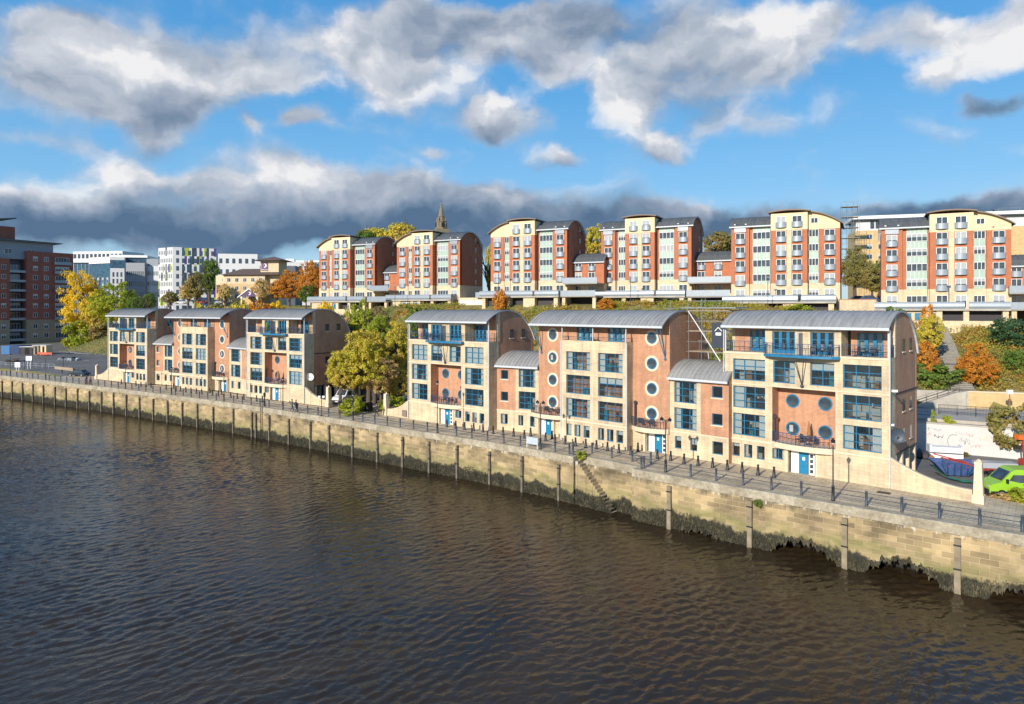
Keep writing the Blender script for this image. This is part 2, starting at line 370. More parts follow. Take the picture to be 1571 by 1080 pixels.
# ---------------- terrain ----------------
FP=[(-205,700),(-178,420),(-166,290),(-158,232),(-125,211),(-85,173),(-60,151),(-30,131),(-8,115),(12,102),(33,90),(57,86),(64,83.5),(100,70),(160,45)]
FPa=np.array(FP,float)
def foot_sd(x,y):
    best=np.full(x.shape,1e9); sg=np.ones(x.shape)
    for i in range(len(FPa)-1):
        a=FPa[i];b=FPa[i+1];d=b-a;L2=d@d
        t=np.clip(((x-a[0])*d[0]+(y-a[1])*d[1])/L2,0,1)
        cx=a[0]+t*d[0]; cy=a[1]+t*d[1]; dist=np.hypot(x-cx,y-cy)
        cr=d[0]*(y-a[1])-d[1]*(x-a[0])
        m=dist<best; best=np.where(m,dist,best); sg=np.where(m,np.sign(cr),sg)
    return best*sg
def smooth_noise(x,y,sc):
    return (np.sin(x/sc*1.3+.7*np.sin(y/sc))+np.sin(y/sc*1.7+1.1*np.sin(x/sc*.8+2)))*.5
def hill(x,y):
    x=np.asarray(x,float); y=np.asarray(y,float)
    sd=foot_sd(x,y)
    slope=np.interp(x,[-200,-125,-85,-30,0,15,45,70],[.34,.34,.42,.55,.52,.46,.33,.24])
    H=np.interp(x,[-200,-120,-60,-20,10,32,56,75,100],[15.5,17.0,15.9,16.1,16.5,16.3,15.2,12.9,12.3])
    base=np.interp(x,[20,36],[0,4.6])
    z=base*(sd>0)+np.clip(sd,0,None)*slope
    H2=H+np.clip((sd-60)*.02,0,12)
    z=np.minimum(z,H2)
    z=np.where(sd>0,z+np.where(z<H-1,smooth_noise(x,y,6)*.35,0),0)
    ax,ay,bx,by=57.2,86,72.5,117; t=np.clip(((x-ax)*(bx-ax)+(y-ay)*(by-ay))/((bx-ax)**2+(by-ay)**2),0,1)
    dd=np.hypot(x-ax-t*(bx-ax),y-ay-t*(by-ay)); z=np.where(dd<3.4,np.minimum(z,5.0+t*7.4-.7),z)
    return z
def axis(segs):
    r=[]
    for a,b,st in segs: r+=list(np.arange(a,b,st))
    return np.array(r+[segs[-1][1]])
gx=axis([(-2500,-600,150),(-600,-260,20),(-260,140,2.5),(140,400,15),(400,2600,150)])
gy=axis([(-40,30,10),(30,300,2.5),(300,700,16),(700,6000,260)])
XX,YY=np.meshgrid(gx,gy)
sx_=np.interp(0,[0,1],[0,1])
# inland distance from quay
qa=np.array([Q[i] for i in range(len(Q))])
def quay_d(x,y):
    best=np.full(x.shape,1e9); sg=np.ones(x.shape)
    for i in range(len(qa)-1):
        a=qa[i];b=qa[i+1];d=b-a;L2=d@d
        t=((x-a[0])*d[0]+(y-a[1])*d[1])/L2
        t=np.clip(t,0 if i>0 else -9,1 if i<len(qa)-2 else 9)
        cx=a[0]+t*d[0]; cy=a[1]+t*d[1]; dist=np.hypot(x-cx,y-cy)
        cr=d[0]*(y-a[1])-d[1]*(x-a[0])
        m=dist<best; best=np.where(m,dist,best); sg=np.where(m,np.sign(cr),sg)
    return best*sg
QD=quay_d(XX,YY)
ZZ=hill(XX,YY)+np.clip((YY-150)*.012,0,6)*(foot_sd(XX,YY)<=0)*(XX<-100)
ZZ=np.where(QD<4.5,-9.0,ZZ-.03)
nx,ny=len(gx),len(gy)
verts=np.stack([XX.ravel(),YY.ravel(),ZZ.ravel()],1)
idx=np.arange(nx*ny).reshape(ny,nx)
faces=np.stack([idx[:-1,:-1].ravel(),idx[:-1,1:].ravel(),idx[1:,1:].ravel(),idx[1:,:-1].ravel()],1)
def np_mesh(name,v,f,mats,smooth=True,mi=None):
    me=bpy.data.meshes.new(name); me.vertices.add(len(v)); me.vertices.foreach_set('co',np.asarray(v,np.float32).ravel())
    k=f.shape[1]; me.loops.add(len(f)*k); me.polygons.add(len(f))
    me.loops.foreach_set('vertex_index',f.astype(np.int32).ravel()); me.polygons.foreach_set('loop_start',np.arange(0,len(f)*k,k,dtype=np.int32))
    me.polygons.foreach_set('loop_total',np.full(len(f),k,dtype=np.int32))
    for m in mats: me.materials.append(m)
    if mi is not None: me.polygons.foreach_set('material_index',mi.astype(np.int32))
    me.polygons.foreach_set('use_smooth',np.full(len(f),smooth)); me.update(calc_edges=True); return me
def ground_mat():
    m,nt,b,o=newmat('ground'); L=nt.links; g=N(nt,'ShaderNodeNewGeometry'); sx=N(nt,'ShaderNodeSeparateXYZ'); L.new(g.outputs['Position'],sx.inputs[0])
    n=N(nt,'ShaderNodeTexNoise',i_Scale=.08,i_Detail=8.0,i_Roughness=.7); L.new(g.outputs['Position'],n.inputs[0])
    n2=N(nt,'ShaderNodeTexNoise',i_Scale=1.6,i_Detail=6.0,i_Roughness=.8); L.new(g.outputs['Position'],n2.inputs[0])
    gr=ramp(nt,n.outputs[0],[(.35,(.10,.13,.03)),(.5,(.22,.19,.06)),(.65,(.32,.25,.09))])
    gr2=ramp(nt,n2.outputs[0],[(.3,(.6,.6,.6)),(.7,(1.25,1.2,1.1))]); gc=mixc(nt,1.0,gr.outputs[0],gr2.outputs[0],'MULTIPLY')
    asn=ramp(nt,n.outputs[0],[(.35,(.13,.127,.125)),(.65,(.20,.19,.18))]); ac=mixc(nt,1.0,asn.outputs[0],gr2.outputs[0],'MULTIPLY')
    z=N(nt,'ShaderNodeMapRange'); L.new(sx.outputs[2],z.inputs[0]); z.inputs[1].default_value=1.3 ; z.inputs[2].default_value=1.8
    # asphalt where flat & low
    nz=N(nt,'ShaderNodeSeparateXYZ'); L.new(g.outputs['Normal'],nz.inputs[0])
    st=N(nt,'ShaderNodeMapRange'); L.new(nz.outputs[2],st.inputs[0]); st.inputs[1].default_value=.975; st.inputs[2].default_value=.955
    mxm=N(nt,'ShaderNodeMath',operation='MAXIMUM'); L.new(z.outputs[0],mxm.inputs[0]); L.new(st.outputs[0],mxm.inputs[1])
    c=mixc(nt,mxm.outputs[0],ac,gc); L.new(c,b.inputs['Base Color']); b.inputs['Roughness'].default_value=.95
    bp=N(nt,'ShaderNodeBump',i_Strength=.4,i_Distance=.1); L.new(n2.outputs[0],bp.inputs['Height']); L.new(bp.outputs[0],b.inputs['Normal'])
    return m
M['ground']=ground_mat()
tag(link('ground',np_mesh('ground',verts,faces,[M['ground']])),kind='structure')
# ---------------- water ----------------
def water_mat():
    m,nt,b,o=newmat('river_water'); L=nt.links; g=N(nt,'ShaderNodeNewGeometry')
    mp=N(nt,'ShaderNodeMapping'); mp.inputs['Rotation'].default_value=(0,0,R(-38)); L.new(g.outputs['Position'],mp.inputs[0])
    def nz(sc,stretch,det,rough=.55,dist=.6):
        q=N(nt,'ShaderNodeMapping'); q.inputs['Scale'].default_value=(sc,sc*stretch,sc); L.new(mp.outputs[0],q.inputs[0])
        n=N(nt,'ShaderNodeTexNoise',i_Scale=1.0,i_Detail=det,i_Roughness=rough,i_Distortion=dist); L.new(q.outputs[0],n.inputs[0]); return n.outputs[0]
    a=nz(1.15,2.3,3.0); c=nz(.45,1.9,1.0); d=nz(3.6,1.8,1.0); e=nz(.045,1.6,3.0)
    # crests: sharpened large ripples
    s=N(nt,'ShaderNodeMath',operation='MULTIPLY_ADD',i_1=.55); L.new(a,s.inputs[0]); 
    s2=N(nt,'ShaderNodeMath',operation='MULTIPLY_ADD',i_1=.9); L.new(c,s2.inputs[0])
    s3=N(nt,'ShaderNodeMath',operation='MULTIPLY',i_1=.12); L.new(d,s3.inputs[0])
    L.new(s3.outputs[0],s2.inputs[2]); L.new(s2.outputs[0],s.inputs[2])
    st=N(nt,'ShaderNodeMapRange'); L.new(e,st.inputs[0]); st.inputs[1].default_value=.35; st.inputs[2].default_value=.65; st.inputs[3].default_value=.35; st.inputs[4].default_value=1.0
    bp=N(nt,'ShaderNodeBump',i_Distance=.12); L.new(st.outputs[0],bp.inputs['Strength']); L.new(s.outputs[0],bp.inputs['Height'])
    L.new(bp.outputs[0],b.inputs['Normal'])
    cr=ramp(nt,e,[(.35,(.026,.019,.011)),(.65,(.050,.032,.015))]); L.new(cr.outputs[0],b.inputs['Base Color'])
    b.inputs['Roughness'].default_value=.06; b.inputs['IOR'].default_value=1.33; b.inputs['Specular IOR Level'].default_value=.5
    return m
M['water']=water_mat()
wm=MB(); wm.face([(-4000,-300,WZ-.3),(3000,-300,WZ-.3),(3000,4000,WZ-.3),(-4000,4000,WZ-.3)])
tag(wm.build('outer_river_water',M['water']),kind='structure')
ys=[20.0]
while ys[-1]<178: ys.append(ys[-1]+.12+.0017*(ys[-1]-20))
ys=np.array(ys); xs=np.concatenate([np.arange(-140,-60,.26),np.arange(-60,-24,.19),np.arange(-24,44,.145),np.arange(44,66,.5)])
WX,WY=np.meshgrid(xs,ys); wr=np.random.RandomState(3); Wz=np.zeros(WX.shape); mod=.75+.45*smooth_noise(WX,WY*1.3,13)*.9+.25*smooth_noise(WX+40,WY,5)
for i in range(54):
    lam=.36*(1.3/.36)**((i+wr.rand())/54); th=R(-62)+wr.normal()*.62; k=2*math.pi/lam
    a=.039*lam/(2*math.pi)*(1.0 if lam<1.0 else .85)
    ph=k*(WX*math.cos(th)+WY*math.sin(th))+wr.rand()*6.28+.5*smooth_noise(WX+i*3,WY-i*5,7)
    Wz+=a*(np.sin(ph)+.22*np.cos(2*ph))
Wz*=np.clip(mod,.3,1.5)
ed=np.minimum.reduce([(WX+140)/6,(66-WX)/3,(WY-20)/3,(178-WY)/8]); ed=np.clip(ed,0,1)
Wz=WZ+Wz*ed-.29*(1-ed)
vi=np.arange(WX.size).reshape(WX.shape)
o=link('river_water',np_mesh('river_water',np.stack([WX.ravel(),WY.ravel(),Wz.ravel()],1),np.stack([vi[:-1,:-1].ravel(),vi[:-1,1:].ravel(),vi[1:,1:].ravel(),vi[1:,:-1].ravel()],1),[M['water']])); tag(o,kind='structure')
# ---------------- quay wall ----------------
def quay_mat():
    m,nt,b,o=newmat('quay_stone'); L=nt.links
    uv=N(nt,'ShaderNodeUVMap'); uv.uv_map='UVMap'; sx=N(nt,'ShaderNodeSeparateXYZ'); L.new(uv.outputs[0],sx.inputs[0])
    br=N(nt,'ShaderNodeTexBrick'); br.inputs['Scale'].default_value=1; br.inputs['Brick Width'].default_value=1.15; br.inputs['Row Height'].default_value=.42
    br.inputs['Mortar Size'].default_value=.018; br.inputs['Mortar Smooth'].default_value=.4; br.inputs['Color1'].default_value=(.44,.34,.20,1); br.inputs['Color2'].default_value=(.24,.185,.11,1); br.inputs['Mortar'].default_value=(.52,.45,.34,1); L.new(uv.outputs[0],br.inputs[0])
    def nz(scl,sx_,sy_,det=5.0,off=0,rough=.6):
        q=N(nt,'ShaderNodeMapping'); q.inputs['Scale'].default_value=(sx_,sy_,1); q.inputs['Location'].default_value=(off,off,0); L.new(uv.outputs[0],q.inputs[0])
        n=N(nt,'ShaderNodeTexNoise',i_Scale=scl,i_Detail=det,i_Roughness=rough); L.new(q.outputs[0],n.inputs[0]); return n.outputs[0]
    big=nz(.22,1,1.6,6.0); r=ramp(nt,big,[(.32,(.42,.41,.38)),(.5,(1.0,.96,.85)),(.68,(1.4,1.32,1.15))])
    c=mixc(nt,1.0,br.outputs[0],r.outputs[0],'MULTIPLY')
    # green algae band
    gN=nz(.5,1,2.2,6.0,9); z=sx.outputs[1]
    gz=N(nt,'ShaderNodeMapRange'); L.new(z,gz.inputs[0]); gz.inputs[1].default_value=-1.6; gz.inputs[2].default_value=-2.9
    gm=N(nt,'ShaderNodeMath',operation='MULTIPLY_ADD',i_1=1.0); L.new(gz.outputs[0],gm.inputs[0])
    g0=N(nt,'ShaderNodeMapRange'); L.new(gN,g0.inputs[0]); g0.inputs[1].default_value=.45; g0.inputs[2].default_value=.65; g0.inputs[3].default_value=-.75; g0.inputs[4].default_value=-.15
    L.new(g0.outputs[0],gm.inputs[2]); gcl=N(nt,'ShaderNodeClamp'); L.new(gm.outputs[0],gcl.inputs[0])
    c=mixc(nt,gcl.outputs[0],c,(.19,.19,.06))
    # dark streak patches under coping
    kn=nz(.9,1.2,.5,6.0,31); kz=N(nt,'ShaderNodeMapRange'); L.new(z,kz.inputs[0]); kz.inputs[1].default_value=-1.9; kz.inputs[2].default_value=-.85; kz.inputs[3].default_value=-.3; kz.inputs[4].default_value=.12
    ka=N(nt,'ShaderNodeMath',operation='ADD'); L.new(kn,ka.inputs[0]); L.new(kz.outputs[0],ka.inputs[1])
    km=N(nt,'ShaderNodeMapRange'); L.new(ka.outputs[0],km.inputs[0]); km.inputs[1].default_value=.56; km.inputs[2].default_value=.72; km.inputs[3].default_value=0; km.inputs[4].default_value=.75
    c=mixc(nt,km.outputs[0],c,(.10,.085,.06))
    # white efflorescence
    wn=nz(1.3,2.5,.6,6.0,57); wa=N(nt,'ShaderNodeMath',operation='ADD'); L.new(wn,wa.inputs[0]); L.new(kz.outputs[0],wa.inputs[1])
    wm_=N(nt,'ShaderNodeMapRange'); L.new(wa.outputs[0],wm_.inputs[0]); wm_.inputs[1].default_value=.68; wm_.inputs[2].default_value=.74; wm_.inputs[3].default_value=0; wm_.inputs[4].default_value=.7
    c=mixc(nt,wm_.outputs[0],c,(.62,.58,.50))
    # weed zone
    dn=nz(.35,1,.6,7.0,77,.65); da=N(nt,'ShaderNodeMath',operation='MULTIPLY_ADD',i_1=3.4); L.new(dn,da.inputs[0]); L.new(z,da.inputs[2])
    dm=N(nt,'ShaderNodeMapRange'); L.new(da.outputs[0],dm.inputs[0]); dm.inputs[1].default_value=-1.72; dm.inputs[2].default_value=-2.0
    fine=nz(4.0,1.5,.6,5.0,5,.75); wc=ramp(nt,fine,[(.35,(.014,.014,.009)),(.55,(.035,.032,.018)),(.7,(.11,.10,.06))])
    c=mixc(nt,dm.outputs[0],c,wc.outputs[0]); L.new(c,b.inputs['Base Color']); b.inputs['Roughness'].default_value=.85
    ha=N(nt,'ShaderNodeMath',operation='MULTIPLY_ADD',i_1=-.6); L.new(br.outputs['Fac'],ha.inputs[0]); L.new(fine,ha.inputs[2])
    bp=N(nt,'ShaderNodeBump',i_Strength=.6,i_Distance=.06); L.new(ha.outputs[0],bp.inputs['Height']); L.new(bp.outputs[0],b.inputs['Normal'])
    return m
M['quay']=quay_mat()
def cavity(s):
    # undermined bays on the right: returns bottom z of masonry
    z=WZ-.6
    for (p0,p1,h) in CAVS:
        if p0<s<p1:
            t=(s-p0)/(p1-p0); z=max(z,WZ+h*math.sin(math.pi*t)**.7+.16*math.sin(s*7.3)+.1*math.sin(s*17.1)-.08)
    return z
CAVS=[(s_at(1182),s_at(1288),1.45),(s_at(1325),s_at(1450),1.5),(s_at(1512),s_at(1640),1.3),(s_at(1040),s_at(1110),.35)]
def quay_section(s0,s1,off,name,label):
    v=[];f=[];uvs=[]
    st=np.arange(s0,s1,.35); st=np.append(st,s1)
    if s1-s0>150: st=np.concatenate([np.arange(s0,s_at(-30),6.0),np.arange(s_at(-30),s1,.5),[s1]])
    zl=[None,-3.9,-3.0,-2.0,-1.0,-.72]
    for s in st:
        zb=cavity(s)
        for j,z in enumerate(zl):
            zz=zb if z is None else max(z,zb)
            bul=.035*math.sin(s*1.9+j*2.1)+.03*math.sin(s*.7+j)
            p=qpt(s,off+bul); v.append((p[0],p[1],zz)); uvs.append((s,zz))
    k=len(zl)
    for i in range(len(st)-1):
        for j in range(k-1):
            a=i*k+j; f.append((a,a+k,a+k+1,a+1))
    # underside lip going inland
    b0=len(v)
    for i,s in enumerate(st):
        p=qpt(s,off+2.5); v.append((p[0],p[1],v[i*k][2]+.05)); uvs.append((s,-4.5))
    for i in range(len(st)-1):
        f.append((i*k,b0+i,b0+i+1,(i+1)*k))
    me=bpy.data.meshes.new(name); me.from_pydata(v,[],f); me.materials.append(M['quay'])
    ul=me.uv_layers.new(name='UVMap')
    for lp in me.loops: ul.data[lp.index].uv=uvs[lp.vertex_index]
    me.polygons.foreach_set('use_smooth',[True]*len(f)); me.update(); return me
qroot=empty('quay_wall',qpt(s_at(700),0,-1))
tag(qroot,'long stone quay wall with concrete coping rising out of the river','quay wall')
inv=-Vector(qroot.location)
def qpart(name,me,mats=None):
    o=link(name,me,qroot); o.location=inv; return o
qpart('masonry_face',quay_section(300,S_R0,0,'m1',''))
qpart('masonry_face',quay_section(S_R0-.3,S_R1+.2,.95,'m2',''))
qpart('masonry_face',quay_section(S_R1,float(SS[-1])-2,-.25,'m3',''))
# return faces of the recess
mm=MB()
a=qpt(S_R0,0);b_=qpt(S_R0,.95); mm.face([(a[0],a[1],-.72),(b_[0],b_[1],-.72),(b_[0],b_[1],-6),(a[0],a[1],-6)])
a=qpt(S_R1,-.25);b_=qpt(S_R1,.98); mm.face([(b_[0],b_[1],-.72),(a[0],a[1],-.72),(a[0],a[1],-6),(b_[0],b_[1],-6)])
me=mm.mesh('ret',[M['quay']]); ul=me.uv_layers.new(name='UVMap')
for lp in me.loops:
    co_=me.vertices[lp.vertex_index].co; ul.data[lp.index].uv=(co_.x*.7-co_.y*.7,co_.z)
qpart('masonry_return',me)
# dark sheet behind cavities, their shade put into its colour
def strip(s0,s1,step,prof,mats,mis=None,name='strip',jit=0):
    st=list(np.arange(s0,s1,step))+[s1]; v=[];f=[];mi=[]
    k=len(prof)
    for s in st:
        for (o_,z) in prof:
            p=qpt(s,o_+(rnd.uniform(-jit,jit) if jit else 0)); v.append((p[0],p[1],z))
    for i in range(len(st)-1):
        for j in range(k-1):
            f.append((i*k+j,(i+1)*k+j,(i+1)*k+j+1,i*k+j+1)); mi.append(mis[j] if mis else 0)
    me=bpy.data.meshes.new(name); me.from_pydata(v,[],f)
    for m in mats: me.materials.append(m)
    me.polygons.foreach_set('material_index',mi); me.update(); return me
SEND=float(SS[-1])-3
qpart('cavity_shade',strip(s_at(1000),SEND,2,[(2.6,-8),(2.6,-.9)],[M['dark']]))
def cop_mat():
    m,nt,b,o=newmat('coping_concrete'); g=N(nt,'ShaderNodeNewGeometry'); L=nt.links
    n=N(nt,'ShaderNodeTexNoise',i_Scale=.55,i_Detail=8.0,i_Roughness=.75); L.new(g.outputs['Position'],n.inputs[0])
    n2=N(nt,'ShaderNodeTexNoise',i_Scale=3.5,i_Detail=5.0,i_Roughness=.7); L.new(g.outputs['Position'],n2.inputs[0])
    r=ramp(nt,n.outputs[0],[(.3,(.20,.17,.12)),(.5,(.36,.31,.23)),(.68,(.50,.45,.36))])
    r2=ramp(nt,n2.outputs[0],[(.3,(.7,.7,.68)),(.65,(1.15,1.15,1.12))])
    c=mixc(nt,1.0,r.outputs[0],r2.outputs[0],'MULTIPLY'); L.new(c,b.inputs['Base Color']); b.inputs['Roughness'].default_value=.9
    bp=N(nt,'ShaderNodeBump',i_Strength=.5,i_Distance=.04); L.new(n2.outputs[0],bp.inputs['Height']); L.new(bp.outputs[0],b.inputs['Normal'])
    return m
M['coping']=cop_mat()
cprof=[(.12,-.74),(-.06,-.72),(-.05,-.06),(0,0),(.5,.03)]
qpart('coping',strip(300,S_R0,1.0,cprof,[M['coping']],jit=.012))
qpart('coping',strip(S_R0,S_R1,.7,[(a+.95,z) for a,z in cprof[:4]]+[(1.4,.03)],[M['coping']],jit=.012))
qpart('coping',strip(S_R1,SEND,1.0,[(a-.25,z) for a,z in cprof[:4]]+[(.5,.03)],[M['coping']],jit=.012))
mm=MB()
for (s,o0,o1) in ((S_R0,-.04,1.4),(S_R1,-.29,1.4)):
    for d in (0,): 
        a=qpt(s,o0);b_=qpt(s,o1); mm.face([(a[0],a[1],.0),(b_[0],b_[1],.03),(b_[0],b_[1],-.74),(a[0],a[1],-.74)])
qpart('coping_end',mm.mesh('ce',[M['coping']]))
# ---- stairs in the recess ----
S_W=s_at(941,.2)
nst=17; stt=MB()
for i in range(nst):
    s0=S_R0+.25+(S_W-S_R0-.25)*i/nst; s1=S_R0+.25+(S_W-S_R0-.25)*(i+1)/nst; z=-.25-(i+.5)/nst*(abs(WZ)-.2)
    a=qpt(s0,.0);b_=qpt(s1+.06,.0);c_=qpt(s1+.06,.93);d_=qpt(s0,.93)
    b0=len(stt.v)
    stt.v+=[(p[0],p[1],-6.5) for p in (a,b_,c_,d_)]+[(p[0],p[1],z) for p in (a,b_,c_,d_)]
    for k,f in enumerate([(4,5,6,7),(0,1,5,4),(1,2,6,5),(2,3,7,6),(3,0,4,7)]):
        stt.f.append(tuple(b0+q for q in f)); stt.m.append(1 if k==0 else 0)
me=stt.mesh('quay_steps',[M['quay'],M['coping']]); ul=me.uv_layers.new(name='UVMap')
for lp in me.loops:
    co_=me.vertices[lp.vertex_index].co; ul.data[lp.index].uv=(co_.x*.75-co_.y*.66,co_.z)
o=link('quay_steps',me); tag(o,'narrow worn stone steps descending the quay wall into the river','steps')
# ---- timber fenders ----
fpx=[x/2.805 for x in (12,55,100,145,190,240,287,337,388,440,492,547,604,663,725,788,853,921,1008,1088,1105,1163,1247,1340,1420,1521)]
fpx+=[560+x/2.805 for x in (57,166,280,400,540,680,838,1318)]+[1153,1298,1470]
M['timber']=simple('fender_timber',(.15,.125,.095),.9,var=.4,scale=1.2)
M['timber2']=simple('bleached_timber',(.25,.205,.135),.9,var=.35,scale=1.0)
for x in fpx:
    s=s_at(x); off=-.25 if s>S_R1 else 0
    th=qdir(s); p=qpt(s,off-.15)
    big=x>1000; w=.2 if big else .13
    m=MB(); m.box(-w,w,-.14,.14,-6,-.95 if big else -1.0+rnd.uniform(-.1,.1))
    for zz in (-1.5,-3.2): m.box(-w-.04,w+.04,-.165,-.1,zz,zz+.12,1)
    o=m.build('timber_fender',[M['timber2'] if big else M['timber'],M['black']],None,(p[0],p[1],0),th)
    lab='dark vertical timber fender post fixed to the stone quay wall' if not big else 'broad weathered fender post on the nearer right stretch of quay wall'
    tag(o,lab,'fender post','timber fenders on the quay wall' if not big else 'broad fenders on the near quay wall')
# ---- promenade ----
def prom_mat():
    m,nt,b,o=newmat('promenade_paving'); L=nt.links; uv=N(nt,'ShaderNodeUVMap'); uv.uv_map='UVMap'
    br=N(nt,'ShaderNodeTexBrick'); br.inputs['Scale'].default_value=1; br.inputs['Brick Width'].default_value=.9; br.inputs['Row Height'].default_value=.6; br.inputs['Mortar Size'].default_value=.02
    br.inputs['Color1'].default_value=(.60,.50,.35,1); br.inputs['Color2'].default_value=(.52,.43,.30,1); br.inputs['Mortar'].default_value=(.27,.23,.16,1); L.new(uv.outputs[0],br.inputs[0])
    n=N(nt,'ShaderNodeTexNoise',i_Scale=.45,i_Detail=8.0,i_Roughness=.7); L.new(uv.outputs[0],n.inputs[0])
    r=ramp(nt,n.outputs[0],[(.3,(.6,.58,.55)),(.65,(1.2,1.18,1.12))]); c=mixc(nt,1.0,br.outputs[0],r.outputs[0],'MULTIPLY')
    L.new(c,b.inputs['Base Color']); b.inputs['Roughness'].default_value=.9
    return m
M['prom']=prom_mat()
def uvstrip(s0,s1,step,o0,o1,z,name,mat,cuts=6):
    st=list(np.arange(s0,s1,step))+[s1]; v=[];f=[];uvs=[]
    os_=np.linspace(o0,o1,cuts)
    for s in st:
        for q in os_:
            p=qpt(s,q); v.append((p[0],p[1],z)); uvs.append((s,q))
    k=cuts
    for i in range(len(st)-1):
        for j in range(k-1): f.append((i*k+j,(i+1)*k+j,(i+1)*k+j+1,i*k+j+1))
    me=bpy.data.meshes.new(name); me.from_pydata(v,[],f); me.materials.append(mat); ul=me.uv_layers.new(name='UVMap')
    for lp in me.loops: ul.data[lp.index].uv=uvs[lp.vertex_index]
    me.update(); return me
tag(link('promenade',uvstrip(300,SEND,1.5,1.4,11.5,.03,'promenade',M['prom'])),kind='structure')
tag(link('kerb_paving',uvstrip(300,S_R0-.05,1.5,.5,1.4,.031,'kerb_paving',M['prom'],2)),kind='structure')
tag(link('kerb_paving',uvstrip(S_R1+.05,SEND,1.5,.5,1.4,.031,'kerb_paving',M['prom'],2)),kind='structure')
# ---- seaweed fringe ----
nw=26000; v=[];f=[]
s_lo=s_at(-10); s_hi=SEND
for i in range(nw):
    u=rnd.random(); s=s_lo+(s_hi-s_lo)*(u**.75)
    if S_R0<s<S_R1 : off=.93 if s>S_W else -.01
    else: off=-.26 if s>S_R1 else -.01
    top=-3.7+.3*math.sin(s*.23)+.2*math.sin(s*.71+1)+rnd.uniform(-.35,.25)
    zb=cavity(s); 
    z1=WZ+rnd.random()*(top-WZ)
    if zb>WZ: z1=max(z1,zb+rnd.uniform(0,.3))
    ln=rnd.uniform(.06,.22); z0=z1-ln
    if zb<WZ and z0<WZ-.1: z0=WZ-.1
    w=rnd.uniform(.02,.055); p=qpt(s,off-rnd.uniform(.02,.09)); th=qdir(s)+rnd.uniform(-.5,.5)
    cx,sy=math.cos(th)*w,math.sin(th)*w; q=qpt(s,off-rnd.uniform(.05,.16))
    b=len(v); v+=[(p[0]-cx,p[1]-sy,z1),(p[0]+cx,p[1]+sy,z1),(q[0]+cx*.3,q[1]+sy*.3,z0),(q[0]-cx*.3,q[1]-sy*.3,z0)]; f.append((b,b+1,b+2,b+3))
o=link('seaweed',np_mesh('seaweed',np.array(v),np.array(f),[LM['weed']],False)); tag(o,'dark seaweed fringe along the foot of the quay wall','seaweed',kind='stuff')
# ---- edge rail ----
lamps_px=[(16,543.5,0),(70,545.8,0),(192.5,555,0),(263,563.7,0),(343.5,575,0),(434,580,0),(541.5,604,0),(671,586,0),(829,617,1),(1020.5,643,1),(1277.5,676,0)]
ROFF=.55
lamps=[]
for x,yt,dbl in lamps_px:
    s=s_at(x,ROFF if x<985 else ROFF-.1); p=qpt(s,ROFF); h=ZP(yt,p[1]); lamps.append((s,h,dbl))
sa=s_at(1139,.4); posts=[]
SP=2.45
k=0; s=sa
while s<SEND-1: posts.append(s); s+=SP
s=sa-SP
while s>S_R1+.4: posts.append(s); s-=SP
s=S_R0-.5
while s>s_at(-60): posts.append(s); s-=SP
posts=[s for s in sorted(posts)]
def post_mesh(h=1.15):
    m=MB(); m.lathe(0,0,[(.12,0),(.12,.06),(.095,.08),(.095,h-.1),(.115,h-.08),(.115,h-.02),(.08,h)],10); return m.mesh('rail_post',[M['navy']],True)
pm=post_mesh()
rl='slate blue iron railing post in the row along the quay edge'
rows=[]
for s in posts:
    near=[l for l in lamps if abs(l[0]-s)<1.25]
    if near: 
        rows.append((s if False else near[0][0],True)); continue
    rows.append((s,False))
for s,isl in rows:
    if isl: continue
    p=qpt(s,ROFF,.03)
    tag(link('railing_post',pm,None,p),rl,'railing post','railing posts along the quay edge')
# stair-head posts (recessed line)
sp=[]
for (x,y) in [(873.4,697),(879,694),(908.3,695.9),(938.6,703),(970,708.3),(998.5,711.5),(984,719)]:
    p=G(x,y); sp.append(p); tag(link('railing_post',pm,None,(p[0],p[1],.03)),'slate blue railing post guarding the head of the river steps','railing post','railing posts round the head of the steps')
def rails(pts,name,label,group=None):
    m=MB()
    for a,b in zip(pts[:-1],pts[1:]):
        for z in (1.02,.68,.36):
            m.bar((a[0],a[1],z),(b[0],b[1],z),.024,n=6)
    c=pts[0]; m.v=[(x-c[0],y-c[1],z) for x,y,z in m.v]
    o=m.build(name,M['navy'],None,(c[0],c[1],0)); tag(o,label,'rail',group)
L1=[qpt(s,ROFF) for s,_ in rows if s<S_R0]; L2=[qpt(s,ROFF) for s,_ in rows if s>S_R1]
rails(L1,'edge_rail','three thin iron rails threaded through the posts left of the steps')
rails(L2,'edge_rail','three thin iron rails threaded through the posts right of the steps')
rails([sp[0],sp[1],sp[2],sp[3],sp[4],sp[5]],'edge_rail','iron rails stepping back round the head of the steps')
rails([sp[4],sp[6],L2[0]],'edge_rail','short iron rails closing the right side of the steps')
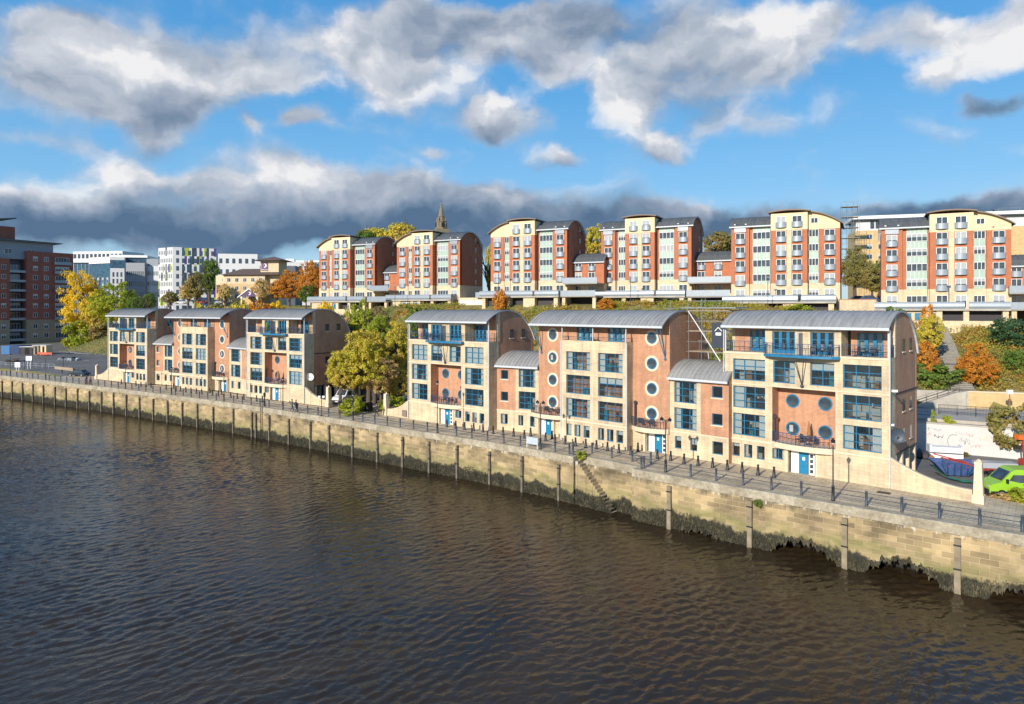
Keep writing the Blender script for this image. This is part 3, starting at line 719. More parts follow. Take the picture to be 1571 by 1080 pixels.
# lamp posts
M['lampglass']=simple('lamp_lens',(.5,.5,.48),.3)
names=['far left end by the white railing','by the car park entrance','in front of the first stone and brick block','between the first and second blocks','by the second brick tower','before the third block','beside the two golden trees','before the fourth block','with twin heads beside the white notice board','with twin heads before the middle brick tower door','before the blank stone wall of the nearest block']
for (s,h,dbl),nm in zip(lamps,names):
    p=qpt(s,ROFF,.03); th=qdir(s)
    r=empty('street_lamp',p,th); tag(r,'tall black street lamp '+nm,'street lamp','street lamps on the quay edge')
    m=MB(); m.lathe(0,0,[(.15,0),(.15,.1),(.12,.14),(.12,1.1),(.14,1.14),(.09,1.2),(.06,1.25),(.045,h-.25),(.045,h-.1)],10); m.build('pole',M['black'],r,smooth=True)
    for dx in ((-.42,.42) if dbl else (0,)):
        m=MB(); 
        if dbl: m.bar((0,0,h-.15),(dx,0,h-.05),.03,n=6)
        m.lathe(dx,0,[(.06,h-.3),(.17,h-.12),(.19,h),(.06,h+.12),(.02,h+.2)],8); lh=m.build('lamp_head',M['black'],r)
        m=MB(); m.lathe(dx,0,[(.10,h-.33),(.14,h-.2)],8); m.build('lens',M['lampglass'],lh)
# small cone bollards
bl=[(685.6,655.6),(699.2,657.6),(712.7,659.7),(726.7,661.3),(741,663.3),(756.5,665.8),(771.8,667.8),(788,669.9),(804.4,672.9),(814,668.8),(837,677),(847,673.9),(851.6,679.6),
(867,682),(883,685),(898.7,687.5),(915,689.5),(932,692.4),(949.5,695.5),(967.8,698.4),(978.7,693.6),(1008.5,704.4),(1029,707.3),(1049.5,711.6),(1071,714.8),(1093.3,718.1),(1115.8,721.7),(1138.6,725.3),(1163,729.4),(1187.5,733),
(95,573.5),(186.3,589.6),(208.5,592.3),(216.2,593.3),(224,594),(231.6,594.8),(254.9,597.8),(266.5,596.3),(269.9,599.7),(276.9,600.7),(285,601.8),(293,603),(301.3,604),(309.4,605.2),(321.7,603),(325.9,607),(334.9,608),(340,606),(353.9,610.4),(364,611.9),(374,613.5),(393.7,615.8),(402.5,616.7)]
bm=MB(); bm.lathe(0,0,[(.2,0),(.2,.08),(.15,.14),(.13,.5),(.085,.82),(.12,.86),(.12,.92),(.06,1.0)],10); bme=bm.mesh('cone_bollard',[M['black']],True)
for x,y in bl:
    p=G(x,y); tag(link('cone_bollard',bme,None,(p[0],p[1],.03)),'short black tapered bollard in the row before the nearer riverside flats' if x>600 else 'short black tapered bollard in the row before the farther riverside flats','bollard','tapered bollards before the nearer flats' if x>600 else 'tapered bollards before the farther flats')
# ================= riverside blocks =================
def holed(mb,x0,x1,z0,z1,y,holes,dep,mi=0,ri=None,axis='x',sgn=-1):
    """wall face in plane y (axis x) with rectangular holes and reveals of depth dep going inward"""
    ri=mi if ri is None else ri
    xs=sorted({x0,x1}|{h[0] for h in holes}|{h[1] for h in holes}); xs=[x for x in xs if x0<=x<=x1]
    zs=sorted({z0,z1}|{h[2] for h in holes}|{h[3] for h in holes}); zs=[z for z in zs if z0<=z<=z1]
    def P(a,b,c): return (a,b,c) if axis=='x' else (b,a,c)
    for i in range(len(xs)-1):
        # merge vertically
        run=None
        for j in range(len(zs)-1):
            cx=(xs[i]+xs[i+1])/2; cz=(zs[j]+zs[j+1])/2
            solid=not any(h[0]<cx<h[1] and h[2]<cz<h[3] for h in holes)
            if solid:
                if run is None: run=zs[j]
            if (not solid or j==len(zs)-2) and run is not None:
                e=zs[j+1] if solid else zs[j]
                mb.face([P(xs[i],y,run),P(xs[i+1],y,run),P(xs[i+1],y,e),P(xs[i],y,e)],mi); run=None
    yi=y-sgn*dep
    for (a,b,c,d) in holes:
        mb.face([P(a,y,c),P(b,y,c),P(b,yi,c),P(a,yi,c)],ri); mb.face([P(a,y,d),P(b,y,d),P(b,yi,d),P(a,yi,d)],ri)
        mb.face([P(a,y,c),P(a,y,d),P(a,yi,d),P(a,yi,c)],ri); mb.face([P(b,y,c),P(b,y,d),P(b,yi,d),P(b,yi,c)],ri)
_wc={}
def win_meshes(w,h,cols,rows,door=False,fat=.07):
    k=(round(w,2),round(h,2),cols,rows,door)
    if k in _wc: return _wc[k]
    m=MB(); t=fat
    m.box(0,w,0,.09,0,t); m.box(0,w,0,.09,h-t,h); m.box(0,t,0,.09,t,h-t); m.box(w-t,w,0,.09,t,h-t)
    for i in range(1,cols):
        tt=t*.9; x=w*i/cols; m.box(x-tt/2,x+tt/2,.003,.085,t,h-t)
    for j in range(1,rows):
        z=h*j/rows; tt=t*.75; m.box(t,w-t,-.006,.06,z-tt/2,z+tt/2)
    if door:
        for i in range(cols): 
            x0=w*i/cols+.03; x1=w*(i+1)/cols-.03; m.box(x0,x0+.12,-.01,.05,t,h-t); m.box(x1-.12,x1,-.01,.05,t,h-t); m.box(x0+.12,x1-.12,-.01,.05,t,t+.3)
    f=m.mesh('window',[M['blue']])
    g=MB(); g.box(t*.5,w-t*.5,.03,.04,t*.5,h-t*.5); gm=g.mesh('pane',[M['glass']])
    _wc[k]=(f,gm); return f,gm
_cc={}
def cmesh(name,w,h,mat,fold=True):
    k=(name,round(w,2),round(h,2),mat.name)
    if k in _cc: return _cc[k]
    m=MB(); n=max(3,int(w/.09)); pts=[(w*i/n,(.035 if (i%2 and fold) else 0)) for i in range(n+1)]
    for a,b in zip(pts[:-1],pts[1:]): m.face([(a[0],a[1],0),(b[0],b[1],0),(b[0],b[1],h),(a[0],a[1],h)])
    _cc[k]=m.mesh(name,[mat]); return _cc[k]
ROOM={}
def window(par,x,z,w,h,cols,rows,y=.16,room=True,door=False,cover=None,name='window'):
    f,g=win_meshes(w,h,cols,rows,door)
    o=link(name,f,par,(x,y,z)); link('pane',g,o)
    if cover is None: cover=rnd.choice(['none','sides','blind','half','half','sides','one'])
    cy=.16
    if cover=='sides':
        cw=w*rnd.uniform(.14,.24)
        link('curtain',cmesh('curtain',cw,h-.1,M['curtain']),o,(.06,cy,.05)); link('curtain',cmesh('curtain',cw,h-.1,M['curtain']),o,(w-cw-.06,cy,.05))
    elif cover=='one':
        cw=w*rnd.uniform(.25,.4); link('curtain',cmesh('curtain',cw,h-.1,M['curtain']),o,(.06 if rnd.random()<.5 else w-cw-.06,cy,.05))
    elif cover=='blind': link('blind',cmesh('blind',w-.12,h-.1,M['curtain'],False),o,(.06,cy,.05))
    elif cover=='half':
        hh=h*rnd.choice([.25,.35,.5]); link('blind',cmesh('blind',w-.12,hh,M['curtain'],False),o,(.06,cy,h-hh-.05))
    if room: ROOM.setdefault(par.name,[]).append((x-.1,x+w+.1,y+.3,z-.15,z+h+.25))
    return o
def rooms(par):
    L=ROOM.pop(par.name,[])
    if not L: return
    m=MB(); F=MB()
    for (x0,x1,y0,z0,z1) in L:
        y1=y0+2.6
        m.face([(x0,y1,z0),(x1,y1,z0),(x1,y1,z1),(x0,y1,z1)],0); m.face([(x0,y0,z0),(x0,y1,z0),(x0,y1,z1),(x0,y0,z1)],0)
        m.face([(x1,y0,z0),(x1,y1,z0),(x1,y1,z1),(x1,y0,z1)],0); m.face([(x0,y0,z1),(x1,y0,z1),(x1,y1,z1),(x0,y1,z1)],0)
        m.face([(x0,y0,z0),(x1,y0,z0),(x1,y1,z0),(x0,y1,z0)],1)
        if x1-x0>1.3:
            for k in range(rnd.randint(2,5)):
                a=rnd.uniform(x0+.2,x1-.7); b=a+rnd.uniform(.25,.9); yy=y0+rnd.uniform(.1,1.6); zt=z0+.2+rnd.uniform(.35,.95)
                mi=rnd.randint(0,3)
                F.box(a,b,yy,yy+.5,z0+.01,zt,mi)
                if rnd.random()<.4: F.box(a,a+.1,yy,yy+.4,zt,zt+.45,mi)
            if rnd.random()<.5: F.box(x0+.5,x0+1.1,y1-.03,y1-.01,z1-1.3,z1-.7,rnd.randint(0,3))
    m.build('rooms',[M['room'],M['roomfloor']],par)
    if F.v: F.build('furnishings',[M['furn1'],M['furn2'],M['furn3'],M['furn4']],par)
def roundwin(par,x,z,r,y,ring=True,cover=False):
    m=MB(); n=28
    def ringm(r0,r1,y0,y1,mi):
        for k in range(n):
            a=2*math.pi*k/n;b=2*math.pi*(k+1)/n
            def P(r,t,y): return (r*math.cos(t),y,r*math.sin(t))
            m.face([P(r0,a,y0),P(r0,b,y0),P(r1,b,y0),P(r1,a,y0)],mi)
            m.face([P(r1,a,y0),P(r1,b,y0),P(r1,b,y1),P(r1,a,y1)],mi); m.face([P(r0,a,y0),P(r0,b,y0),P(r0,b,y1),P(r0,a,y1)],mi)
    if ring: ringm(r+.02,r+.27,-.03,.0,1)
    ringm(r-.09,r+.02,-.045,.0,0)
    o=m.build('round_window',[M['blue'],M['stone_trim']],par,(x,y,z))
    g=MB(); g.face([((r-.08)*math.cos(2*math.pi*k/n),-.012,(r-.08)*math.sin(2*math.pi*k/n)) for k in range(n)],0)
    g.build('pane',M['dglass'],o)
    if cover:
        g=MB(); a=r*.5; g.face([(-a,-.018,-a),(a*.1,-.018,-a),(a*.1,-.018,a),(-a,-.018,a)],0); g.build('blind',M['lglass'],o)
    return o
def railing(par,pts,z,h=1.05,mat='rail',infill=.13,name='balcony_railing',glassy=False):
    m=MB()
    for a,b in zip(pts[:-1],pts[1:]):
        d=math.dist(a,b); n=max(1,int(d/infill))
        m.bar((a[0],a[1],z+h),(b[0],b[1],z+h),.035); m.bar((a[0],a[1],z+.1),(b[0],b[1],z+.1),.022); m.bar((a[0],a[1],z+h-.16),(b[0],b[1],z+h-.16),.014)
        for k in range(n+1):
            t=k/n; x=a[0]+(b[0]-a[0])*t; y=a[1]+(b[1]-a[1])*t
            if k%8==0: m.bar((x,y,z),(x,y,z+h),.032)
            else: m.bar((x,y,z+.1),(x,y,z+h-.16),.012,n=3)
    return m.build(name,M[mat],par)
def arc(yc,Rr,top,y0,y1,n=18):
    return [(y0+(y1-y0)*i/n, top-Rr+math.sqrt(max(0,Rr*Rr-(y0+(y1-y0)*i/n-yc)**2))) for i in range(n+1)]
def barrel(par,x0,x1,prof,th=.16,seam=.5,over=.0,mat='roof'):
    m=MB(); n=len(prof)
    def nrm(i):
        a=prof[max(0,i-1)];b=prof[min(n-1,i+1)];d=(b[0]-a[0],b[1]-a[1]);l=math.hypot(*d);return (-d[1]/l,d[0]/l)
    up=[(p[0]+nrm(i)[0]*th,p[1]+nrm(i)[1]*th) for i,p in enumerate(prof)]
    for i in range(n-1):
        m.face([(x0,*up[i]),(x1,*up[i]),(x1,*up[i+1]),(x0,*up[i+1])],0)
        m.face([(x0,*prof[i]),(x0,*prof[i+1]),(x1,*prof[i+1]),(x1,*prof[i])],1)
        for x in (x0,x1): m.face([(x,*prof[i]),(x,*prof[i+1]),(x,*up[i+1]),(x,*up[i])],1)
    m.face([(x0,*prof[0]),(x1,*prof[0]),(x1,*up[0]),(x0,*up[0])],1); m.face([(x0,*prof[-1]),(x1,*prof[-1]),(x1,*up[-1]),(x0,*up[-1])],1)
    k=int((x1-x0)/seam); hs=.05
    for j in range(k+1):
        x=x0+(x1-x0)*j/k; a=x-.018;b=x+.018
        for i in range(n-1):
            p,q=up[i],up[i+1]; np_,nq=nrm(i),nrm(i+1)
            P=(p[0]+np_[0]*hs,p[1]+np_[1]*hs); Q_=(q[0]+nq[0]*hs,q[1]+nq[1]*hs)
            m.face([(a,*P),(b,*P),(b,*Q_),(a,*Q_)],0); m.face([(a,*p),(a,*q),(a,*Q_),(a,*P)],0); m.face([(b,*p),(b,*P),(b,*Q_),(b,*q)],0)
    r=m.build('roof',[M[mat],M['gutter']],par)
    g=MB(); y,z=prof[0]; g.box(x0-.02,x1+.02,y-.14,y+.02,z-.1,z+.14); g.build('gutter',M['gutter'],r)
    return r
def gable(par,x,prof,z0,y0,y1,mat,name='gable_wall',th=.28,side=1,yb=None):
    pts=[(y,z) for y,z in prof if y0<=y<=y1]
    def zi(y): return float(np.interp(y,[p[0] for p in prof],[p[1] for p in prof]))
    poly=[(y0,z0)]+[(y1,z0)]+[(y1,zi(y1)-.02)]+[(y,z-.02) for y,z in reversed(pts) if y0<y<y1]+[(y0,zi(y0)-.02)]
    m=MB(); m.prism(poly,'x',x if side<0 else x-th,x+th if side<0 else x)
    return m.build(name,M[mat],par)
def place(xl,Yl,th,z=0): return W(xl,Yl,z),-R(th)
def curve_slab(m,x0,x1,bow,z0,z1,y=0,n=14,mi=0,off=0):
    pts=[(x0+(x1-x0)*i/n, y-off-bow*math.sin(math.pi*i/n)**.6) for i in range(n+1)]
    poly=[(x0,y+.3)]+pts+[(x1,y+.3)]
    m.prism(poly,'z',z0,z1,mi); return pts
def entrance(par,xc,y,mir,z=0,blue_side=1,recess=.35,postbrown=True):
    """white panel, blue door and a strip of small lites"""
    s=-1 if mir else 1
    d=MB(); d.box(-.40,.40,0,.06,0,2.1); o=d.build('front_door',M['blue2'],par,(xc,y,z))
    q=MB(); q.box(-.12,.12,-.01,.0,1.3,1.6); q.build('door_notice',M['white'],o)
    q=MB(); q.box(.28*s-.02,.28*s+.02,-.06,0,.95,1.15); q.build('handle',M['steel'],o)
    d=MB(); x=xc-s*.80; d.box(x-.36,x+.36,y+.0,y+.06,z,z+2.1); d.build('white_door_panel',M['white'],par)
    d=MB(); x=xc+s*.72
    d.box(x-.26,x+.26,y+.02,y+.06,z,z+2.1,0)
    for k in range(4): d.box(x-.14,x+.14,y-.005,y+.03,z+.2+k*.47,z+.52+k*.47,1)
    d.build('side_light',[M['white'],M['dglass']],par)
chair_mb=MB()
chair_mb.box(-.25,.25,-.25,.25,.40,.45); chair_mb.box(-.25,.25,.2,.25,.45,.9)
for a in (-.22,.22):
    for b_ in (-.22,.22): chair_mb.bar((a,b_,0),(a,b_,.42),.025)
chair_mb.bar((-.25,-.22,.62),(-.25,.22,.62),.025); chair_mb.bar((.25,-.22,.62),(.25,.22,.62),.025)
CHM=chair_mb.mesh('balcony_chair',[M['navy']])
tb=MB(); tb.lathe(0,0,[(.35,.70),(.35,.74)],12); tb.bar((0,0,0),(0,0,.7),.04); tb.lathe(0,0,[(.2,0),(.2,.03)],10); TBM=tb.mesh('balcony_table',[M['navy']])
def world_pt(root,p):
    c,s=math.cos(root.rotation_euler.z),math.sin(root.rotation_euler.z); l=root.location
    return (l[0]+p[0]*c-p[1]*s,l[1]+p[0]*s+p[1]*c,l[2]+p[2])
def balcony_set(root,p,where,n=2):
    for k in range(n):
        q=world_pt(root,(p[0]+(-.65 if k==0 else .65),p[1]+rnd.uniform(-.15,.15),p[2]))
        tag(link('balcony_chair',CHM,None,q,root.rotation_euler.z+rnd.uniform(-1,1)),'dark patio chair on '+where,'chair','patio chairs on '+where)
    tag(link('balcony_table',TBM,None,world_pt(root,p),0),'round table on '+where,'table')
def towerA(xl,Yl,th,L,mir,label,place_name,z0=0,openR=False,openL=False):
    loc,rz=place(xl,Yl,th,z0); r=empty('apartment_block',loc,rz); tag(r,label,'apartment block')
    k=L/15.2
    def X(a,b=None):
        if b is None: return (L-a*k) if mir else a*k
        return (L-b*k,L-a*k) if mir else (a*k,b*k)
    rows=[(2.95,5.1),(5.65,7.8),(8.4,10.5)]
    prof=arc(3.55,6.3,15.15,-.5,9.4)
    holes=[]; wl=[]
    for (a,b,c) in ((.9,4.2,3),(11.4,14.6,3)):
        for (z,zz) in rows: h=X(a,b); holes.append((*h,z,zz)); wl.append((*h,z,zz,c,3))
    for (a,b) in ((5.0,7.1),(8.5,10.65)): h=X(a,b); holes.append((*h,8.4,10.5)); wl.append((*h,8.4,10.5,2,3))
    for (a,b) in ((.8,1.6),(2.05,2.9),(3.35,4.15)): h=X(a,b); holes.append((*h,.8,2.1)); wl.append((*h,.8,2.1,1,1))
    h=X(4.9,6.0); holes.append((*h,1.1,2.1)); wl.append((*h,1.1,2.1,2,1))
    rec=X(4.9,10.75); holes.append((*rec,2.75,7.95))
    ent=X(6.45,9.0); holes.append((*ent,0.0,2.25))
    m=MB(); holed(m,0,L,0,11.2,0,[h for h in holes if h[:2]!=rec],.32)
    # recess hole: cut by rebuilding (included below)
    m=MB(); hs=[h for h in holes if h[:2]!=rec]; holed(m,0,L,0,11.2,0,hs+[(*rec,2.75,7.95)],.02)
    for hh in hs: 
        a,b,c,d=hh
        m.face([(a,0,c),(b,0,c),(b,.34,c),(a,.34,c)]);m.face([(a,0,d),(b,0,d),(b,.34,d),(a,.34,d)]);m.face([(a,0,c),(a,0,d),(a,.34,d),(a,.34,c)]);m.face([(b,0,c),(b,0,d),(b,.34,d),(b,.34,c)])
    m.face([(0,0,11.2),(L,0,11.2),(L,1.9,11.2),(0,1.9,11.2)])
    # upper centre section
    c0,c1=X(4.2,11.25); up=[]
    for (a,b) in ((4.9,7.1),(8.5,10.65)): h=X(a,b); up.append((*h,11.22,13.3))
    holed(m,c0,c1,11.2,13.75,.002,up,.3)
    for x in (c0,c1): m.face([(x,.002,11.2),(x,1.9,11.2),(x,1.9,14.6),(x,.002,13.75)])
    m.build('stone_front',M['stone'],r)
    t=MB(); t.box(0-.03,L+.03,-.06,.0,2.45,2.62); t.box(-.03,L+.03,-.05,0,7.98,8.1) ; t.box(-.04,L+.04,-.07,0,11.0,11.2)
    # carve: string between recess is fine
    t.build('string_course',M['stone_trim'],r)
    for i,(a,b,z,zz,c,rr) in enumerate(wl): window(r,a,z,b-a,zz-z,c,rr,y=.18,room=(b-a)>1.3)
    for (a,b,z,zz) in up: window(r,a,z,b-a,zz-z,3 if b-a>1.9*k else 2,3,y=.18,door=True,name='french_door',cover='none')
    # recess
    q=MB(); q.face([(rec[0],1.5,2.7),(rec[1],1.5,2.7),(rec[1],1.5,8.0),(rec[0],1.5,8.0)])
    q.face([(rec[0],0.02,2.7),(rec[0],1.5,2.7),(rec[0],1.5,8.0),(rec[0],0.02,8.0)]); q.face([(rec[1],0.02,2.7),(rec[1],1.5,2.7),(rec[1],1.5,8.0),(rec[1],0.02,8.0)])
    q.build('brick_recess',M['brick'],r)
    q=MB(); q.face([(rec[0],0.02,2.74),(rec[1],0.02,2.74),(rec[1],1.5,2.74),(rec[0],1.5,2.74)]); q.face([(rec[0],0.02,7.96),(rec[1],0.02,7.96),(rec[1],1.5,7.96),(rec[0],1.5,7.96)]); q.build('recess_slab',M['stone_trim'],r)
    for a in (6.3,9.35):
        for z in (6.6,3.95): roundwin(r,X(a),z,.63,1.5,ring=False,cover=rnd.random()<.15)
    # lantern in recess
    b_=MB(); x=X(5.05); b_.box(x-.06,x+.06,.15,.35,2.76,4.9); b_.lathe(x,.25,[(.12,4.9),(.2,5.0),(.2,5.25),(.05,5.35)],8); b_.build('recess_post',M['furn4'],r)
    # balcony over door
    b_=MB(); x0,x1=X(4.9,10.75); pts=curve_slab(b_,x0+.02,x1-.02,.75,2.28,2.78,y=-.075); b_.build('balcony_base',M['stone_trim'],r)
    railing(r,[(p[0],p[1]+.08) for p in pts],2.78,1.0)
    # entrance
    a,b=ent
    for q0,q1 in ((a-.22,a-.01),(b+.01,b+.22)): e=MB(); e.box(q0,q1,-.12,.34,0,2.27); e.build('door_jamb',M['stone_trim'],r)
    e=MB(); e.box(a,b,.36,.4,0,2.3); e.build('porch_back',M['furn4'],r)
    xc=X(7.8); entrance(r,xc,.28,False)
    # loggias
    for (a,b,da,db) in ((0,4.2,1.9,4.0),(11.25,15.2,12.1,14.3)):
        a_,b2=X(a,b); d0,d1=X(da,db); q=MB(); holed(q,a_+.3,b2-.3,11.2,14.4,1.7,[(d0,d1,11.22,13.3)],.2); q.build('loggia_wall',M['brick'],r)
        window(r,d0,11.22,d1-d0,2.08,3,3,y=1.78,door=True,name='french_door',cover='none',room=False)
        bb=MB(); bb.box(d0,d1,2.2,2.25,11.2,13.4); bb.build('dim_interior',M['room'],r)
        outer=(a_ if a_<.1 else b2); 
        inn=b2 if outer==a_ else a_
        railing(r,[(inn,.06),(outer+(.06 if outer==a_ else -.06),.06),(outer+(.06 if outer==a_ else -.06),1.7)],11.2,1.05)
    for x in (.07,L-.07):
        p=MB(); p.box(x-.06,x+.06,.0,.12,11.2,13.8); p.build('corner_post',M['gutter'],r)
        p=MB(); xx=-.07 if x<1 else L+.07; p.bar((xx,-.1,0.1),(xx,-.1,13.6),.055,n=6); p.build('drainpipe',M['gutter'],r)
    # centre balcony
    b_=MB(); x0,x1=X(4.3,11.2); pts=curve_slab(b_,x0,x1,.65,10.92,11.16,y=-.08,off=.5); b_.build('steel_balcony',M['blue'],r)
    railing(r,[(x0+.05,-.1)]+[(p[0],p[1]+.06) for p in pts]+[(x1-.05,-.1)],11.16,1.05)
    s_=MB(); xm=X(7.8)
    for dx in (-.45,.45): s_.bar((xm+dx,-1.0,10.9),(xm,-.16,8.3),.04,n=6)
    s_.lathe(xm,-.17,[(.03,8.1),(.15,8.17),(.17,8.28),(.12,8.4),(.03,8.45)],10); s_.build('balcony_strut',M['navy'],r)
    # divider screen on the balcony
    s_=MB(); s_.box(xm-.02,xm+.02,-1.0,0,11.16,13.2); s_.build('divider_screen',M['wallgrey'],r)
    # sides and back
    D=9.2
    for side,x in ((-1,0),(1,L)):
        op=(openR and side>0) or (openL and side<0)
        q=MB(); 
        if side>0: q.box(x-.3,x,.01,1.9,0,11.19)
        else: q.box(x,x+.3,.01,1.9,0,11.19)
        q.build('stone_return',M['stone'],r)
        g=gable(r,x-(.03 if side>0 else -.03),prof,2.7 if op else 0,1.9,D,'brick',side=side)
        e=MB(); xx=x+.0 if side>0 else x-.0
        zt=float(np.interp(1.9,[p[0] for p in prof],[p[1] for p in prof]))-.05
        e.prism([(1.7,11.2),(2.15,11.2),(2.15,zt+.05),(1.7,zt-.12)],'x',x-.32 if side>0 else x-.02,x+.02 if side>0 else x+.32); e.build('stone_pier',M['stone'],r)
        # small side windows
        e=MB()
        for (y,z) in ((4.2,11.6),(6.6,11.6)) + (((4.2,6.2),(6.6,6.2),(4.2,3.5),(6.6,3.5)) if (op and not mir) else ()):
            if op and L>15.3 and y>5 and z<10: continue
            xs0,xs1=(x-.005,x+.015) if side>0 else (x-.015,x+.005)
            w_=MB(); w_.box(xs0,xs1,0,.75,0,1.15,0); w_.box(xs0-.0,xs1+.05,-.1,.85,-.12,0,1); w_.build('side_window',[M['dglass'],M['stone_trim']],r,(0,y,z))
        if op:
            e=MB(); e.box(x-.06,x+.03,1.9,D,7.9,8.02); e.build('brick_band',M['furn4'],r)
            for y in (2.3,4.4,6.6,8.8):
                e=MB(); e.box(x-.45,x-.02,y-.2,y+.2,0,2.7); e.build('undercroft_pier',M['stone_trim'],r)
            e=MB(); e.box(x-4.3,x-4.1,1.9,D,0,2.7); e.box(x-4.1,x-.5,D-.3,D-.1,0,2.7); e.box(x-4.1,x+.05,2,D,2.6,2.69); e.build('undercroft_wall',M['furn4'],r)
            e=MB(); e.box(x-3.9,x-3.8,3,6.5,0,2.3); e.build('garage_door',M['blue'],r)
    q=MB(); q.box(0,L,D-.3,D,0 if not openR else 2.7,11.3); q.build('rear_wall',M['brick'],r)
    q=MB(); q.face([(.3,3.6,0),(L-.3,3.6,0),(L-.3,3.6,14.9),(.3,3.6,14.9)]); q.build('inner_wall',M['room'],r)
    barrel(r,-.12,L+.12,prof,.11)
    rooms(r)
    balcony_set(r,(X(9.9),.6,11.24),'the top loggia of '+place_name) if False else None
    balcony_set(r,(X(13.0),.8,11.22),'the top loggia of '+place_name)
    balcony_set(r,(X(9.6),-.5,11.18),'the steel balcony of '+place_name)
    balcony_set(r,(X(8.0),.4,2.8),'the bowed balcony of '+place_name)
    return r
def towerB(xl,Yl,th,L,label,place_name,z0=0):
    loc,rz=place(xl,Yl,th,z0); r=empty('apartment_block',loc,rz); tag(r,label,'apartment block'); k=L/18.0
    X=lambda a:a*k
    prof=arc(2.6,6.6,15.15,-1.75,9.2); D=9.0; B0,B1=X(4.6),X(13.5); yb=-1.4
    # brick main plane
    m=MB(); hs=[]
    holed(m,0,L,2.7,14.1,0,[(X(5.8),X(8.0),11.5,13.3),(X(10.2),X(12.4),11.5,13.3)],.25)
    m.build('brick_front',M['brick'],r)
    for a in (5.8,10.2): window(r,X(a),11.5,X(2.2),1.8,3,3,y=.1,door=True,name='french_door',cover='sides',room=False)
    q=MB(); q.box(X(5.5),X(12.7),.5,.55,11.3,13.6); q.build('dim_interior',M['room'],r)
    m=MB(); e0=(X(.2),X(2.4),0,2.3); e1=(X(15.2),X(17.7),0,2.3); sm=(X(3.4),X(4.1),1.2,2.1)
    holed(m,0,L,0,2.7,-.02,[e0,sm,e1],.3); m.build('stone_plinth',M['stone'],r)
    window(r,sm[0],1.2,sm[1]-sm[0],.9,1,1,y=.12,room=False)
    for e in (e0,e1):
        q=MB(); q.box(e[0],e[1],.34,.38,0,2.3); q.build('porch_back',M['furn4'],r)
        for q0,q1 in ((e[0]-.2,e[0]-.01),(e[1]+.01,e[1]+.2)): q=MB(); q.box(q0,q1,-.35,.3,0,2.3); q.build('door_jamb',M['stone_trim'],r)
    entrance(r,X(1.35),.2,False); entrance(r,X(16.5),.2,False)
    for z in (12.3,9.55,6.85,4.15):
        roundwin(r,X(2.2),z,.6,0,True,rnd.random()<.3); roundwin(r,X(15.85),z,.6,0,True,rnd.random()<.3)
    # bay
    hs=[];wl=[]
    for (a,b) in ((5.3,8.7),(9.8,13.05)):
        for (z,zz) in ((2.95,5.1),(5.65,7.8),(8.4,10.5)): hs.append((X(a),X(b),z,zz)); wl.append((X(a),z,X(b)-X(a),zz-z,3,3))
    for (a,b) in ((5.3,6.1),(6.5,7.35),(7.8,8.65),(9.8,10.6),(11.0,11.85),(12.25,13.1)): hs.append((X(a),X(b),.75,2.1)); wl.append((X(a),.75,X(b)-X(a),1.35,1,1))
    m=MB(); holed(m,B0,B1,0,11.8,yb,hs,.3)
    for x in (B0,B1): m.face([(x,yb,0),(x,0,0),(x,0,11.8),(x,yb,11.8)])
    m.face([(B0,yb,11.8),(B1,yb,11.8),(B1,yb+.25,11.8),(B0,yb+.25,11.8)]); m.face([(B0,yb+.25,11.2),(B1,yb+.25,11.2),(B1,yb+.25,11.8),(B0,yb+.25,11.8)]); m.face([(B0,yb+.25,11.2),(B1,yb+.25,11.2),(B1,0,11.2),(B0,0,11.2)])
    m.build('stone_bay',M['stone'],r)
    t=MB(); t.box(B0-.03,B1+.03,yb-.05,yb,2.45,2.62); t.box((B0+B1)/2-.03,(B0+B1)/2+.03,yb-.02,yb,2.62,11.8); t.build('string_course',M['stone_trim'],r)
    for (x,z,w,h,c,rr) in wl: window(r,x,z,w,h,c,rr,y=yb+.18,room=w>1.3)
    railing(r,[(B0+.05,-.05),(B0+.05,yb+.08),(B1-.05,yb+.08),(B1-.05,-.05)],11.72,.5,'navy',.6,'parapet_rail')
    for x in (B0+.07,(B0+B1)/2,B1-.07):
        p=MB(); p.box(x-.05,x+.05,yb+.02,yb+.12,11.8,13.55); p.build('eaves_post',M['gutter'],r)
    for x in (B0-.08,B1+.08):
        p=MB(); p.bar((x,yb-.05,.1),(x,yb-.05,11.7),.055,n=6); p.build('drainpipe',M['gutter'],r)
    for x in (X(.5),X(17.5)):
        p=MB(); p.bar((x-.25,-1.6,13.5),(x,-.08,10.2),.045,n=6); p.bar((x+.25,-1.6,13.5),(x,-.08,10.2),.045,n=6); p.lathe(x,-.1,[(.03,9.95),(.13,10.05),(.13,10.2),(.03,10.3)],8); p.build('eaves_strut',M['blue'],r)
    # balconies
    b_=MB(); p1=curve_slab(b_,X(-1.0),B0-.02,.95,2.25,2.72,y=-.05,off=.3); b_.build('balcony_base',M['stone_trim'],r); railing(r,[(p[0],p[1]+.08) for p in p1],2.72,1.0,'navy')
    b_=MB(); p2=curve_slab(b_,B1+.02,X(18.0),.95,2.25,2.72,y=-.05,off=.3); b_.build('balcony_base',M['stone_trim'],r); railing(r,[(p[0],p[1]+.08) for p in p2],2.72,1.0,'navy')
    b_=MB(); b_.box(B1+.35,B1+.5,-.35,-.1,2.74,5.0); b_.lathe(B1+.42,-.22,[(.1,5.0),(.2,5.1),(.2,5.3),(.05,5.4)],8); b_.build('balcony_post',M['furn4'],r)
    for side,x in ((-1,0),(1,L)): gable(r,x,prof,0,.01,D,'brick',side=side)
    q=MB(); q.box(0,L,D-.3,D,0,10.5); q.build('rear_wall',M['brick'],r)
    q=MB(); q.face([(.3,3.2,0),(L-.3,3.2,0),(L-.3,3.2,14.9),(.3,3.2,14.9)]); q.build('inner_wall',M['room'],r)
